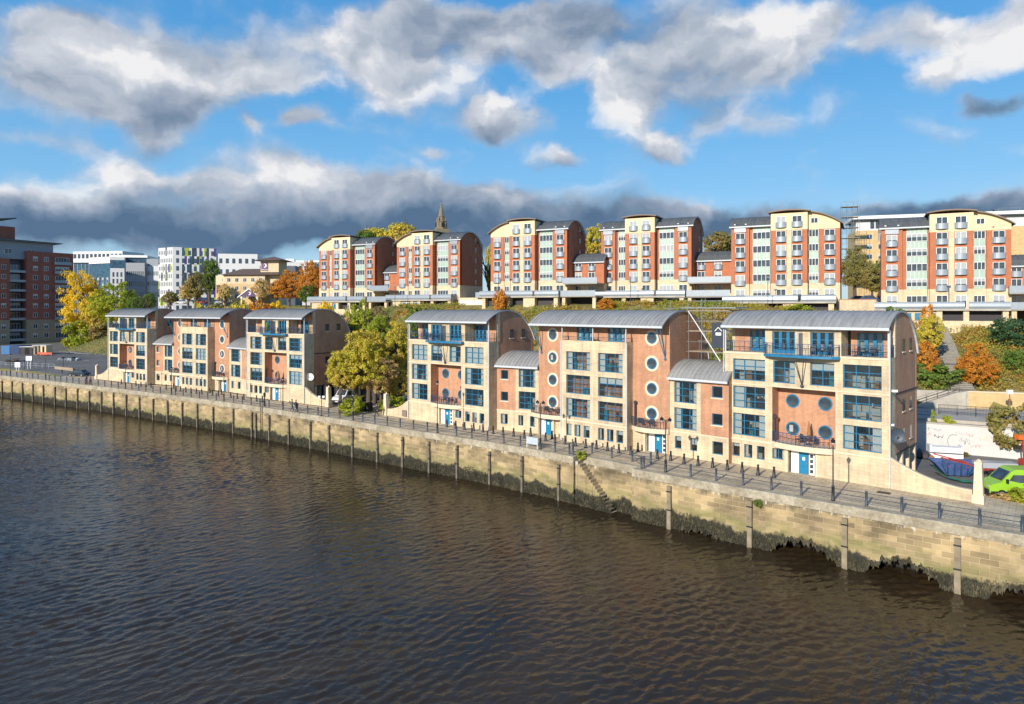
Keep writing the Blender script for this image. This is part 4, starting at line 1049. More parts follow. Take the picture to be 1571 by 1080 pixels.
    barrel(r,-.1,L+.1,prof,.11); rooms(r)
    balcony_set(r,(X(2.4),-.7,2.74),'the left bowed balcony of '+place_name); balcony_set(r,(X(15.6),-.7,2.74),'the right bowed balcony of '+place_name)
    balcony_set(r,(X(9.0),-.6,11.22),'the roof level terrace of '+place_name,1)
    return r
def linkC(p0,th,L,mir,label,D=8.0):
    r=empty('link_block',p0,-R(th)); tag(r,label,'apartment block'); k=L/6.4
    def X(a,b): return (L-b*k,L-a*k) if mir else (a*k,b*k)
    prof=arc(3.6,5.6,9.8,-.4,7.6)
    big=X(.5,3.0); s0,s1=X(0,3.45); b0,b1=X(3.45,6.4)
    m=MB(); g=[(*X(.55,1.3),.8,2.1),(*X(2.3,3.05),.8,2.1),(*X(4.7,5.8),.8,2.1)]
    holed(m,0,L,0,2.62,0,g,.3); holed(m,s0,s1,2.62,8.1,0,[(*big,2.9,5.1),(*big,5.65,7.85)],.3); m.build('stone_front',M['stone'],r)
    m=MB(); sm=X(4.65,5.75); holed(m,b0,b1,2.62,8.1,.01,[(*sm,3.75,4.9),(*sm,6.5,7.65)],.25); m.build('brick_front',M['brick'],r)
    t=MB(); t.box(-.0,L,-.05,0,2.5,2.62)
    for z in (3.75,6.5): t.box(sm[0]-.12,sm[1]+.12,-.05,.0,z-.13,z)
    t.build('string_course',M['stone_trim'],r)
    window(r,big[0],2.9,big[1]-big[0],2.2,3,3,y=.18); window(r,big[0],5.65,big[1]-big[0],2.2,3,3,y=.18)
    for z in (3.75,6.5): window(r,sm[0],z,sm[1]-sm[0],1.15,1,1,y=.15,room=False,cover=rnd.choice(['none','blind']))
    for h in g: window(r,h[0],.8,h[1]-h[0],1.3,1,1,y=.15,room=False)
    for side,x in ((-1,0),(1,L)): gable(r,x,prof,0,.02,7.5,'brick',side=side)
    q=MB(); q.box(0,L,7.3,7.5,0,7.6); q.build('rear_wall',M['brick'],r)
    q=MB(); q.face([(.3,3.2,0),(L-.3,3.2,0),(L-.3,3.2,8.0),(.3,3.2,8.0)]); q.build('inner_wall',M['room'],r)
    barrel(r,-.05,L+.05,prof); rooms(r); return r
def on_dir(root,p): return world_pt(root,p)
nb='the nearest riverside block'
T6=towerA(1112,68.9,43.4,15.0,False,'nearest riverside apartment block, barrel roofed with big blue gridded windows',nb,openR=True)
T5=towerB(826.7,84.3,42,18.0,'brick apartment block with two columns of round windows, right behind the double headed lamp','the near round windowed block')
T4=towerA(627.6,95.8,39.5,14.9,True,'stone and brick barrel roofed block standing just right of the two golden trees','the block right of the golden trees')
T3=towerA(379.2,118.8,35.5,15.6,False,'stone and brick barrel roofed block with satellite dish, just left of the two golden trees','the block left of the golden trees',.15,openR=True)
T2=towerB(266.5,135.5,34.5,18.7,'far brick apartment block with round windows, second block from the grassy mound','the far round windowed block',.2)
T1=towerA(166.6,145.0,33,15.0,True,'farthest riverside apartment block, beside the grassy mound and car park','the farthest riverside block',.2,openL=False)
def rayline(p,th,px):
    c,s=math.cos(R(th)),math.sin(R(th)); t=T(px); return (t*p[1]-p[0])/(c+t*s)
a=world_pt(T5,(18.02,.0,0)); L56=rayline(a,42.5,1118); linkC(a,42.5,L56,False,'low three storey link with small barrel roof under the scaffold')
a=world_pt(T4,(14.95,1.5,0)); b_=world_pt(T5,(-.02,0,0)); L45=math.dist(a[:2],b_[:2]); th45=math.degrees(math.atan2(a[1]-b_[1],b_[0]-a[0])); linkC(a,th45,L45,True,'low three storey link with small barrel roof behind the white notice board')
a=world_pt(T2,(18.72,0,0)); b_=world_pt(T3,(-.02,1.2,0)); LL=math.dist(a[:2],b_[:2]); t_=math.degrees(math.atan2(a[1]-b_[1],b_[0]-a[0])); linkC(a,t_,LL,False,'far low link block joining the farther round windowed block to the dish block')
a=world_pt(T1,(15.02,1.5,0)); b_=world_pt(T2,(-.02,0,0)); LL=math.dist(a[:2],b_[:2]); t_=math.degrees(math.atan2(a[1]-b_[1],b_[0]-a[0])); linkC(a,t_,LL,True,'farthest low link block next to the first stone block by the mound')
# sweeping garden walls with pillars
def sweep(root,x0,dirx,Lw,label,plabel,h0=2.6,h1=.9,ph=2.6):
    m=MB(); n=14; pts=[]
    for i in range(n+1):
        t=i/n; x=x0+dirx*Lw*t; z=h1+(h0-h1)*(1-t)**2.0; pts.append((x,z))
    for i in range(n):
        (xa,za),(xb,zb)=pts[i],pts[i+1]
        q=[(xa,0),(xb,0),(xb,zb),(xa,za)]
        m.prism(q,'y',.02,.32)
        m.prism([(xa,za),(xb,zb),(xb,zb+.1),(xa,za+.1)],'y',-.03,.37,1)
    l=world_pt(root,(0,0,0)); o=m.build('garden_wall',[M['stone'],M['stone_trim']],None,l,root.rotation_euler.z); tag(o,label,'wall')
    p=world_pt(root,(x0+dirx*(Lw+.42),.17,0)); q=MB()
    q.box(-.4,.4,-.4,.4,0,.7); q.prism([(-.33,.7),(.33,.7),(.24,ph-.15),(-.24,ph-.15)],'y',-.3,.3); q.box(-.27,.27,-.27,.27,ph-.15,ph)
    q.lathe(0,0,[(.2,ph),(.12,ph+.15),(.02,ph+.22)],4)
    tag(q.build('stone_pillar',M['stone_trim'],None,p,root.rotation_euler.z),plabel,'pillar')
sweep(T6,15.06,1,5.9,'curved stone garden wall sweeping down from the nearest block to the driveway','tapering stone pillar beside the green van',ph=3.3)
sweep(T3,15.7,1,5.2,'curved stone garden wall sweeping down from the dish block','square stone pillar left of the bigger golden tree',ph=3.1)
sweep(T4,-.06,-1,4.6,'curved stone garden wall sweeping down to the walking person','slim stone pillar right behind the walking person',ph=3.1)
sweep(T1,-.06,-1,4.6,'curved stone garden wall running from the farthest block to the parked dark car','stone pillar beside the parked dark car',ph=3.0)
# wall mounted things
def dish(root,p,ang,rad,label,col):
    m=MB(); n=16
    pr=[(rad*.05,0),(rad*.5,.05),(rad*.8,.12),(rad,.2)]
    b=0
    for (a_,d) in pr:
        for k in range(n): t=2*math.pi*k/n; m.v.append((a_*math.cos(t),-d,a_*math.sin(t)))
    for j in range(3):
        for k in range(n): m.f.append((j*n+k,j*n+(k+1)%n,(j+1)*n+(k+1)%n,(j+1)*n+k)); m.m.append(0)
    m.f.append(tuple(range(n))); m.m.append(0)
    m.bar((0,-.02,-rad*.6),(0,-.45,-.05),.02,1); m.box(-.05,.05,-.52,-.42,-.08,.02,1); m.bar((0,.0,0),(-.0,.4,0),.03,1)
    o=m.build('satellite_dish',[col,M['navy']],None,world_pt(root,p),root.rotation_euler.z+ang); tag(o,label,'satellite dish')
dish(T6,(15.45,.5,4.6),R(25),.65,'dark grey satellite dish on the corner of the nearest block',M['navy'])
dish(T3,(15.95,1.0,4.3),R(25),.6,'white satellite dish on the stone side of the block left of the golden trees',M['white'])
m=MB(); m.box(-.1,.1,-.1,.35,0,.2); m.bar((0,.3,.1),(-.25,.5,.05),.03); tag(m.build('security_camera',M['white'],None,world_pt(T6,(15.2,.35,8.3)),T6.rotation_euler.z+R(-50)),'white security camera on the corner of the nearest block below its loggia','camera')
m=MB(); m.box(-.1,.1,-.1,.3,0,.16); tag(m.build('security_camera',M['white'],None,world_pt(T6,(15.2,.3,5.4)),T6.rotation_euler.z),'small white camera just above the dark satellite dish','camera')
m=MB(); m.lathe(0,0,[(.25,0),(.25,.06),(.03,.1),(.03,2.1)],8,0); m.lathe(0,0,[(.06,.7),(.2,.9),(.13,1.6),(.03,2.2)],8,1); tag(m.build('folded_parasol',[M['navy'],M['furn2']],None,world_pt(T6,(8.1,.5,2.8)),0),'folded brown parasol on the bowed balcony of the nearest block','parasol')
m=MB(); m.lathe(0,0,[(.03,0),(.03,.9)],6,0); m.lathe(0,0,[(.06,.3),(.32,.7),(.16,1.7),(.03,2.2)],8,1); tag(m.build('folded_parasol',[M['navy'],M['furn2']],None,world_pt(T3,(8.1,.5,2.8)),0),'folded brown parasol on the balcony of the dish block','parasol')
m=MB(); m.lathe(0,0,[(.03,0),(.03,.9)],6,0); m.lathe(0,0,[(.06,.3),(.35,.6),(.2,1.5),(.03,2.0)],8,1); tag(m.build('folded_parasol',[M['navy'],LM['green']],None,world_pt(T3,(6.6,-.6,11.2)),0),'folded dark green parasol on the steel balcony of the dish block','parasol')
m=MB(); m.box(-.45,.45,-.05,.05,0,.9); tag(m.build('electric_cabinet',M['rooftrim'],None,world_pt(T4,(-.9,-.08,.25)),T4.rotation_euler.z),'brown metal cabinet against the low stone wall left of the fourth block','cabinet')
# ================= terrace blocks on the hill =================
_uw={}
def uwin(par,x,z,w,h,n,y,light=None,name='window',frame='white',th=.07):
    k=(round(w,2),round(h,2),n,frame)
    if k not in _uw:
        m=MB(); t=th; m.box(0,w,-.05,.02,0,t); m.box(0,w,-.05,.02,h-t,h)
        for i in range(n+1):
            xx=(w-t)*i/n; m.box(xx,xx+t,-.05,.02,t,h-t)
        _uw[k]=(m.mesh('window',[M[frame]]),)+tuple([None,None,None])
        ps=[]
        for mt in ('dglass','lglass','half'):
            g=MB()
            for i in range(n):
                a=(w-t)*i/n+t; b=(w-t)*(i+1)/n
                if mt=='half': 
                    g.box(a,b,-.02,.0,t,h*.55,0); g.box(a,b,-.02,.0,h*.55,h-t,1)
                else: g.box(a,b,-.02,.0,t,h-t,0)
            ps.append(g.mesh('pane',[M['dglass'],M['lglass']] if mt!='lglass' else [M['lglass']]))
        _uw[k]=(_uw[k][0],*ps)
    o=link(name,_uw[k][0],par,(x,y,z))
    q=rnd.random(); v=light if light is not None else (0 if q<.64 else (1 if q<.76 else 2))
    link('pane',_uw[k][1+v],o); return o
_ub={}
def jul(par,x,z,w,y):
    if round(w,2) not in _ub:
        m=MB(); n=8; pts=[(-.12+(w+.24)*i/n, -.12-.42*math.sin(math.pi*i/n)**.5) for i in range(n+1)]
        for a,b in zip(pts[:-1],pts[1:]): m.face([(a[0],a[1],.08),(b[0],b[1],.08),(b[0],b[1],.95),(a[0],a[1],.95)])
        m.prism([(-.12,0)]+pts+[(w+.12,0)],'z',0,.08)
        for a,b in zip(pts[:-1],pts[1:]): m.bar((a[0],a[1],.98),(b[0],b[1],.98),.03)
        _ub[round(w,2)]=m.mesh('balcony_panel',[M['greymetal']])
    return link('balcony_panel',_ub[round(w,2)],par,(x,y,z))
def arcslab(par,pts,y0,y1,th,mat,name):
    m=MB(); n=len(pts)
    for (a,b) in zip(pts[:-1],pts[1:]):
        m.prism([(a[0],a[1]),(b[0],b[1]),(b[0],b[1]+th),(a[0],a[1]+th)],'y',y0,y1)
    return m.build(name,M[mat],par)
RC=[4.15,6.85,9.5,12.1]
def ublock(xl,Yl,th,Wd,z0,style,label,doors=0,foot=5.0):
    loc,rz=place(xl,Yl,th,z0); r=empty('terrace_block',loc,rz); tag(r,label,'apartment block'); k=Wd/18.4
    mir=(style=='right')
    def X(a,b):
        a*=k;b*=k
        return (Wd-b,Wd-a) if mir else (a,b)
    D=11
    segs=[('redA',0,3.3),('strip',3.3,5.2),('centre',5.2,11.3),('strip2',11.3,15.2),('redB',15.2,18.4)]
    sym=(style=='both')
    if sym: segs=[('redB',0,3.0),('strip2',3.0,5.4),('centre',5.4,11.4),('strip2',11.4,15.2),('redB',15.2,18.4)]
    # body core
    m=MB(); m.box(.1,Wd-.1,.9,D,-foot,14.0); m.build('core_wall',M['brick_red'],r)
    side=MB(); side.box(Wd-.1,Wd,.02,D,3.4,14.1 if style!='right' else 13.6); side.build('side_wall',M['brick_red'],r)
    side=MB(); side.box(Wd-.1,Wd+.01,.0,D,-foot,3.4); side.build('side_plinth',M['ustone'],r)
    for (y,zs) in ((7.5,RC+([14.6] if style!='right' else [])),):
        for z in zs:
            w_=MB(); w_.box(0,.04,-.25,.25,0,1.0,0); w_.box(.03,.05,-.17,.17,.1,.9,1); w_.build('side_window',[M['white'],M['dglass']],r,(Wd,y,z-.3))
    for (kind,a,b) in segs:
        x0,x1=X(a,b)
        if kind=='redA' or kind=='redB':
            top=13.25 if kind=='redA' else 14.2
            m=MB(); m.box(x0,x1,0,.9,3.4,top); m.build('brick_bay',M['brick_red'],r)
            m=MB(); m.box(x0-.02,x1+.02,-.03,.9,-foot,3.4); m.build('plinth_bay',M['ustone'],r)
            w=1.7; xm=(x0+x1)/2-w/2
            for z in RC: uwin(r,xm,z-1.05,w,2.05,2,-.02,name='french_window'); jul(r,xm,z-1.1,w,-.02)
            uwin(r,xm,.15,w,2.2,2,-.05,name='french_window')
            if kind=='redB':
                m=MB(); m.box(xm-.2,xm+w+.2,-.25,-.05,13.25,14.15); m.build('top_balcony',M['greymetal'],r)
                m=MB(); m.box(xm,xm+w,-.02,.3,14.2,14.9); m.box(xm-.3,xm,-.02,.3,14.2,14.85,1); m.box(xm+w,xm+w+.3,-.02,.3,14.2,14.85,1); m.build('dormer',[M['dglass'],M['white']],r)
            else:
                pass
        elif kind in ('strip','strip2'):
            top=13.3 if kind=='strip' else 14.4
            yy=.25 if kind=='strip' else .45
            m=MB(); m.box(x0,x1,yy,.95,3.4,top,1); gx0,gx1=(x0+.15,x1-.15) if kind=='strip' else (x0+.6,x1-.25)
            m.box(gx0,gx1,yy-.08,yy,3.4,top,0)
            kk=max(2,int((gx1-gx0)/.62))
            for i in range(1,kk): m.box(gx0+(gx1-gx0)*i/kk-.02,gx0+(gx1-gx0)*i/kk+.02,yy-.1,yy-.08,3.4,top,2)
            m.build('cladding_strip',[M['green_panel'],M['brick_red'],M['white']],r)
            m=MB(); m.box(x0,x1,yy-.06,.95,-foot,3.4); m.build('plinth_bay',M['ustone'],r)
            n=3 if gx1-gx0<1.9 else 4
            for z in RC: uwin(r,gx0,z-.25,gx1-gx0,1.35,n,yy-.12)
            uwin(r,gx0,.9,gx1-gx0,1.4,n,yy-.12)
            if kind=='strip2':
                dx=x0+.22 if not mir else x1-.22
                m=MB(); m.bar((dx,yy-.15,0),(dx,yy-.15,14.2),.06); m.build('drainpipe',M['navy'],r)
        else:
            yb=-1.0
            m=MB(); m.box(x0,x1,yb,.9,3.4,13.2); m.build('brick_bay',M['brick_red'],r)
            m=MB(); m.box(x0-.02,x1+.02,yb-.03,.9,-foot,3.4); m.build('plinth_bay',M['ustone'],r)
            m=MB(); m.box(x0-.02,x1+.02,yb-.03,9,13.2,16.3); m.build('cream_storey',M['cream'],r)
            xm=(x0+x1)/2; m=MB(); m.box(xm-.42,xm+.42,yb-.06,yb,3.4,13.19); m.build('cream_stripe',M['ustone'],r)
            w=1.65
            for z in RC+[14.75]:
                for s in (xm-.42-w-.12,xm+.42+.12): uwin(r,s,z-1.05,w,2.05,2,yb-.02,name='french_window'); jul(r,s,z-1.1,w,yb-.02)
            for s in (xm-.42-w-.12,xm+.54): uwin(r,s,.15,w,2.2,2,yb-.06,name='french_window')
            pts=[(x0-.5+(x1-x0+1.0)*i/10, 16.25+.5*math.sin(math.pi*(.12+.76*i/10))) for i in range(11)]
            arcslab(r,pts,yb-.6,9.5,.2,'rooftrim','centre_roof')
    # roofs
    prof=arc(4.5,6.5,16.4,-.35,10.2,10)
    if style in ('left','right'):
        x0,x1=X(0,5.2); n=10
        def zf(u): return 13.75+2.6*math.sin(math.pi/2*min(1,u))**.85
        pts=[]
        for i in range(n+1):
            u=i/n; x=(-.5+(5.9*k)*u); x=Wd-x if mir else x; pts.append((x,zf(u*.95+.03)))
        if mir: pts=pts[::-1]
        m=MB(); poly=[(x0,13.22),(x1,13.22)]; inner=[p for p in pts if x0<=p[0]<=x1]
        def zi(x): return float(np.interp(x,[p[0] for p in pts],[p[1] for p in pts]))
        poly+= [(x1,zi(x1))]+[p for p in reversed(inner)]+[(x0,zi(x0))]
        m.prism(poly,'y',-.03,D-.5); m.build('cream_gable',M['cream'],r)
        if mir: uwin(r,x0+.5,14.3,1.2,1.0,2,-.06)
        arcslab(r,pts,-.7,D,.2,'rooftrim','curved_roof')
        sl_=X(11.0,18.4)
    if style=='both': rng=[(-.3,5.6*k),(11.2*k,Wd+.45)]
    elif style=='left': rng=[(11.1*k,Wd+.45)]
    else: rng=[(-.3,Wd-11.1*k)]
    for a,b in rng: barrel(r,a,b,prof,.14,.6,mat='slate')
    if style!='right':
        pr=[(y,z) for y,z in prof]; gable(r,Wd,prof,14.0,.6,9.9,'brick_red','gable_wall',.2)
    # terrace deck
    m=MB(); n=1
    m.box(-1.2,Wd-.6,-3.3,0,-.3,-.02); m.build('terrace_deck',M['concrete'],r)
    for (a,b) in ((-1.1,Wd*.64),(Wd*.67,Wd-.6)):
        m=MB(); prf=[(-3.15,-.1),(-3.35,.4),(-3.3,.9),(-3.15,1.15)]
        for p,q in zip(prf[:-1],prf[1:]): m.face([(a,*p),(b,*p),(b,*q),(a,*q)])
        m.face([(a,-3.15,-.1),(a,-3.35,.4),(a,-3.3,.9),(a,-3.15,1.15),(a,0,1.0),(a,0,-.1)][:4]); m.face([(b,-3.15,-.1),(b,-3.15,1.15),(b,-.2,1.1),(b,-.2,-.1)])
        m.bar((a,-3.15,1.17),(b,-3.15,1.17),.04); m.build('metal_parapet',M['greymetal'],r)
    # undercroft
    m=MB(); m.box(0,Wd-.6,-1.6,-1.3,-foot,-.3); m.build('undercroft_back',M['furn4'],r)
    cols=[(0.2,3.2),(6.2,7.0),(8.2,9.0),(12,12.8),(Wd-1.6,Wd-.8)] if doors else [(-.6,.2),(5.5,6.3),(9.5,12.2),(Wd-1.8,Wd-.9)]
    for a,b in cols:
        m=MB(); m.box(a,b,-2.9,-1.6,-foot,-.31); m.build('undercroft_pier',M['ustone'],r)
    if doors:
        m=MB(); m.box(3.2,6.2,-2.6,-1.6,-foot,-.31); m.box(7,8.2,-2.6,-1.6,-foot,-.31); m.build('undercroft_wall',M['ustone'],r)
        for x in (3.6,5.0,7.2): m=MB(); m.box(x,x+.9,-2.66,-2.6,-2.6,-.7); m.build('blue_door',M['blue'],r)
    if doors: m=MB(); m.box(-1.2,Wd-.5,-3.05,-2.75,-foot,-2.0); m.build('dwarf_wall',M['ustone'],r)
    return r
def ulink(root,x0,L,label,foot=5.0):
    p=world_pt(root,(x0,3.4,0)); r=empty('terrace_link',p,root.rotation_euler.z); tag(r,label,'apartment block')
    m=MB(); m.box(0,L,0,8,2.7,7.7); m.build('brick_wall',M['brick_red'],r)
    m=MB(); m.box(0,L,-.02,8,-foot,2.7); m.build('plinth',M['ustone'],r)
    barrel(r,-.2,L+.2,arc(3.8,5.2,9.3,-.4,8.2,8),.12,.6,mat='slate')
    n=max(1,int(L/2.6))
    for i in range(n):
        x=.5+i*(L-1)/n
        for z in (3.3,5.5): uwin(r,x,z,1.5,1.8,2,-.03)
        uwin(r,x,.2,1.5,2.0,2,-.06)
        jul(r,x,5.4,1.5,-.03)
    for z in (2.7,0):
        m=MB(); y=-4.8 if z else -5.8; m.box(-.5,L+.2,y,0,z-.25,z-.02); m.build('deck',M['concrete'],r)
        m=MB(); m.face([(-.5,y-.1,z-.1),(L+.2,y-.1,z-.1),(L+.2,y-.1,z+1.05),(-.5,y-.1,z+1.05)]); m.bar((-.5,y-.1,z+1.08),(L+.2,y-.1,z+1.08),.04); m.face([(-.5,y-.1,z-.1),(-.5,0,z-.1),(-.5,0,z+1.05),(-.5,y-.1,z+1.05)]); m.build('metal_parapet',M['greymetal'],r)
    m=MB(); m.box(-.3,.4,-5.4,-4.7,-foot,-.26); m.build('pier',M['ustone'],r); m=MB(); m.box(L-.6,L+.1,-5.4,-4.7,-foot,-.26); m.build('pier',M['ustone'],r)
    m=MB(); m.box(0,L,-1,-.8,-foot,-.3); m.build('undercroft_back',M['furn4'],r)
    return r
U1=ublock(489.7,179,27,18.2,17.3,'left','farthest red and cream hill block with curved roof, beside the orange trees',1)
U2=ublock(609,171,27,18.4,17.6,'left','red and cream hill block with curved roof right before the church spire',1)
U3=ublock(753,153,27,18.4,18.1,'left','red and cream hill block with curved cream gable above the fourth riverside block')
U4=ublock(922.5,147,27,19.2,18.0,'both','red hill block with slate roofs on both sides of its cream centre bay')
U5=ublock(1122,131,27,18.8,16.7,'right','red and cream hill block straight above the nearest riverside block')
U6=ublock(1352,122,27,19.0,15.4,'right','red and cream hill block at the far right above the steps',1)
def gap_link(Ua,Wa,Ub,label):
    a=world_pt(Ua,(Wa,0,0)); b=world_pt(Ub,(0,0,0)); 
    # length along the block direction until the next block hides it
    L=rayline(world_pt(Ua,(Wa,3.4,0)),27,CX+FPX*b[0]/b[1]+4); return ulink(Ua,Wa+.02,L,label)
gap_link(U1,18.2,U2,'far two storey red brick link between the two farthest hill blocks')
gap_link(U3,18.4,U4,'low red brick link with grey balcony left of the slate roofed hill block')
gap_link(U4,19.2,U5,'low red brick link with slate roof and grey balcony above the scaffold')
ulink(U6,19.02,9,'low brick link at the right edge of the photo beside the last hill block')
# small garage between U2 and U3
p=world_pt(U2,(18.6,-1,0)); m=MB(); m.box(0,7,0,4,-5,.4,0); m.box(0.4,6.6,-.05,.0,-1.2,-.2,1); m.box(5.2,8,-1,3,.4,1.6,2)
tag(m.build('terrace_garage',[M['ustone'],M['white'],M['greymetal']],None,p,U2.rotation_euler.z),'low cream terrace building between the spire block and the next hill block','garage')
# ================= left background =================
def box_block(p,rz,w,d,h,wallm,label,name='office_block',cat='building'):
    r=empty(name,p,rz); tag(r,label,cat); m=MB(); m.box(0,w,0,d,-6,h); m.build('wall',M[wallm],r); return r
def wgrid(r,x0,x1,z0,z1,nx,nz,w,h,y=-.02,n=1,frame='white',light=None,skip=0,name='window'):
    for j in range(nz):
        for i in range(nx):
            if rnd.random()<skip: continue
            x=x0+(x1-x0)*(i+.5)/nx-w/2; z=z0+(z1-z0)*(j+.5)/nz-h/2
            uwin(r,x,z,w,h,n,y,light,name,frame)
M['tbrick']=masonry('tower_brick',(.36,.11,.07),(.28,.085,.055),(.24,.12,.08),.9,.3,.02,stain=.15)
M['tstone']=masonry('tower_base',(.36,.29,.20),(.32,.25,.17),(.25,.2,.14),1.2,.4,.02,stain=.12)
M['student_white']=simple('white_cladding',(.62,.62,.62),.5,var=.05)
M['pan_dark']=simple('charcoal_panel',(.04,.05,.07),.4); M['pan_purple']=simple('purple_panel',(.09,.05,.22),.4); M['pan_lime']=simple('lime_panel',(.35,.42,.04),.4); M['pan_blue']=simple('blue_panel',(.03,.10,.22),.4)
M['hotel']=masonry('hotel_brick',(.60,.43,.21),(.52,.37,.18),(.5,.36,.2),.9,.3,.02,stain=.1)
M['hotelroof']=simple('brown_tiles',(.13,.09,.07),.85,var=.3); M['purple']=simple('purple_sign',(.06,.015,.10),.4,var=.05)
x0,y0=-167,235; a=R(58)
px0=(x0-27*math.cos(a),y0-27*math.sin(a)); B=0.0
tw=empty('brick_tower_block',(px0[0]*1.16,px0[1]*1.16,-2.4),a); tw.scale=(1.16,)*3; tag(tw,'big dark red brick apartment tower with stone base at the left edge','apartment tower')
def part(name,mat,par,*boxes):
    m=MB()
    for b in boxes: m.box(*b)
    return m.build(name,M[mat],par)
part('stone_base','tstone',tw,(0,22,0,16,-3,11.5)); part('stone_base','tstone',tw,(27,42,0,16,-3,11.5))
part('brick_wing','tbrick',tw,(0,22,.02,16,11.5,32.3)); part('brick_wing','tbrick',tw,(27,42,.02,16,11.5,35.2))
part('recess_wall','pan_dark',tw,(22,27,3,15,-3,35)); part('grey_storeys','wallgrey',tw,(0,36,1.5,14,32.3,38.3))
m=MB(); m.prism([(-1,38.3),(38,38.3),(38.8,38.7),(-1,39.2)],'y',0.2,15); m.build('flat_roof',M['slate'],tw)
part('penthouse','wallgrey',tw,(6,24,4,13,39,43.0)); part('penthouse_brick','tbrick',tw,(19,25,3.6,8,39,43.4))
m=MB(); m.prism([(5,43.0),(25,46.2),(25,46.6),(5,43.5)],'y',2.5,14); m.build('penthouse_roof',M['slate'],tw)
for j in range(9):
    z=5.2+j*3.25+(.6 if j>1 else 0)
    for x in (29,32.4): uwin(tw,x,z,1.4,1.6,2,-.02,light=(2 if rnd.random()<.5 else 0))
    uwin(tw,36,z-.3,4.6,2.0,5,-.02,light=2 if j%2 else 0)
    if j>1: part('balcony','greymetal',tw,(35.4,41,-1.1,-.02,z-.9,z-.75),(35.4,41,-1.12,-1.05,z-.75,z+.1))
    if j<8:
        for x in (2,6,11,16,19.5): uwin(tw,x,z,1.4,1.6,2,-.02,light=(2 if rnd.random()<.4 else 0))
        part('balcony','greymetal',tw,(22.02,26.98,.3,.9,z-.9,z-.1))
        uwin(tw,22.6,z-.3,3.6,2.1,4,2.98)
for x in (2,7,12,16,21,28): uwin(tw,x,34,2.2,1.8,2,1.46,light=0)
for k in range(4): part('shopfront','dglass',tw,(1.5+k*5,5.5+k*5,-.1,0,.3,3.2))
# offices behind
def office(px,Y,wpx,ytop,rzdeg,d,wall,label,ybase=480,name='office_block'):
    w=wpx/FPX*Y/max(.3,(math.cos(R(rzdeg))-T(px)*math.sin(R(rzdeg)))) ; p=W(px,Y,12); h=ZP(ytop,Y)-12
    return box_block(p,R(rzdeg),w,d,h,wall,label,name),w,h
r,w,h=office(112,430,75,386,-8,20,'student_white','distant white framed office block peeping above the yellow tree')
wgrid(r,0,w,h-22,h-1,12,5,2.0,3.2,light=0,frame='student_white')
r,w,h=office(113,390,47,403,-4,18,'bglass','dark glass office with thin white roof beside the brick tower')
part('white_roof','white',r,(-1,w+1,-1.5,18,h,h+2.2)); 
for i in range(8): part('mullion','wallgrey',r,(w*i/8,w*i/8+.25,-.12,0,0,h))
r,w,h=office(139,352,30,399,-25,24,'bglass','glass office block with white upper band left of the grey block')
part('white_band','white',r,(-.5,w+.3,-.6,24,h-2.0,h+1.2)); wgrid(r,.5,w-.5,4,h-9,4,5,1.3,2.6,light=2)
r,w,h=office(169,338,22,394,22,20,'student_white','white stair tower with dark slit windows on the glass office')
wgrid(r,.5,w-.5,2,h-7,3,6,.9,2.4,light=0,frame='student_white'); part('glass_band','bglass',r,(-.05,w+.05,-.08,0,h-5.5,h-1.5))
r,w,h=office(190,346,34,395,12,20,'bglass','dark glass office wing with oversailing white roof')
part('white_roof','white',r,(-6,w+1,-1.0,20,h,h+1.2)); 
for i in range(9): part('mullion','navy',r,(w*i/9,w*i/9+.2,-.1,0,0,h))
r,w,h=office(193,318,29,403,8,18,'wallgrey','grey panelled block with slit windows in front of the glass office')
wgrid(r,.3,w-.3,-2,h-2.5,9,5,.55,2.0,light=0,frame='wallgrey')
r,w,h=office(222,322,23,408,8,18,'student_white','small white block with rows of slit windows left of the coloured student block')
wgrid(r,.3,w-.3,-2,h-1,7,5,.55,2.0,light=0,frame='student_white'); part('grey_attic','wallgrey',r,(.5,w,1,12,h,h+3.5)); part('purple_base','pan_purple',r,(0,w,-.06,0,0,3.2))
# coloured student block : two faces meeting at px 275
r=empty('student_block',W(243,312,12),R(-30)); tag(r,'tall student block clad in white, lime, purple and charcoal panels','building')
hh=ZP(377,300)-12
def colour_face(r,name,x0,x1,z0,z1,y,n,rows,lit,axis='x',X0=0):
    m=MB(); cw=(x1-x0)/n; ch=(z1-z0)/rows
    for j in range(rows):
        for i in range(n):
            q=rnd.random(); mi=0
            if lit: mi=0 if q<.74 else (1 if q<.84 else (2 if q<.9 else 3))
            else: mi=0 if q<.36 else (1 if q<.66 else (2 if q<.78 else (3 if q<.86 else 4)))  # shaded face: shade put into the colours as darker, bluer panels
            a=x0+i*cw; m.box(a,a+cw,y,y+.1,z0+j*ch,z0+(j+1)*ch,mi)
    m.build(name,[M['student_white'],M['pan_dark'],M['pan_purple'],M['pan_lime'],M['pan_blue']],r)
w1=10.5; m=MB(); m.box(0,w1,.1,14,-3,hh); m.build('wall',M['student_white'],r); colour_face(r,'panels',0,w1,1,hh,0,10,8,True)
wgrid(r,.2,w1-.2,2,hh-.5,8,8,.6,1.9,y=-.03,light=0,frame='student_white')
c_=world_pt(r,(w1,0,0)); r2=empty('student_block',c_,R(22)); tag(r2,'long lime panelled student block wing, shade put in as extra charcoal and blue panels','building')
w2=18; hh2=ZP(379,305)-12
m=MB(); m.box(0,w2,.1,14,-3,hh2); m.build('wall',M['student_white'],r2)
m=MB(); m.box(0,3.8,-.05,.1,-3,hh2+.2); m.build('white_corner',M['student_white'],r2); colour_face(r2,'panels',3.8,w2,1,hh2,0,14,8,False)
wgrid(r2,.8,w2-.4,2,hh2-.5,7,8,1.1,2.0,y=-.08,light=0,frame='pan_blue')
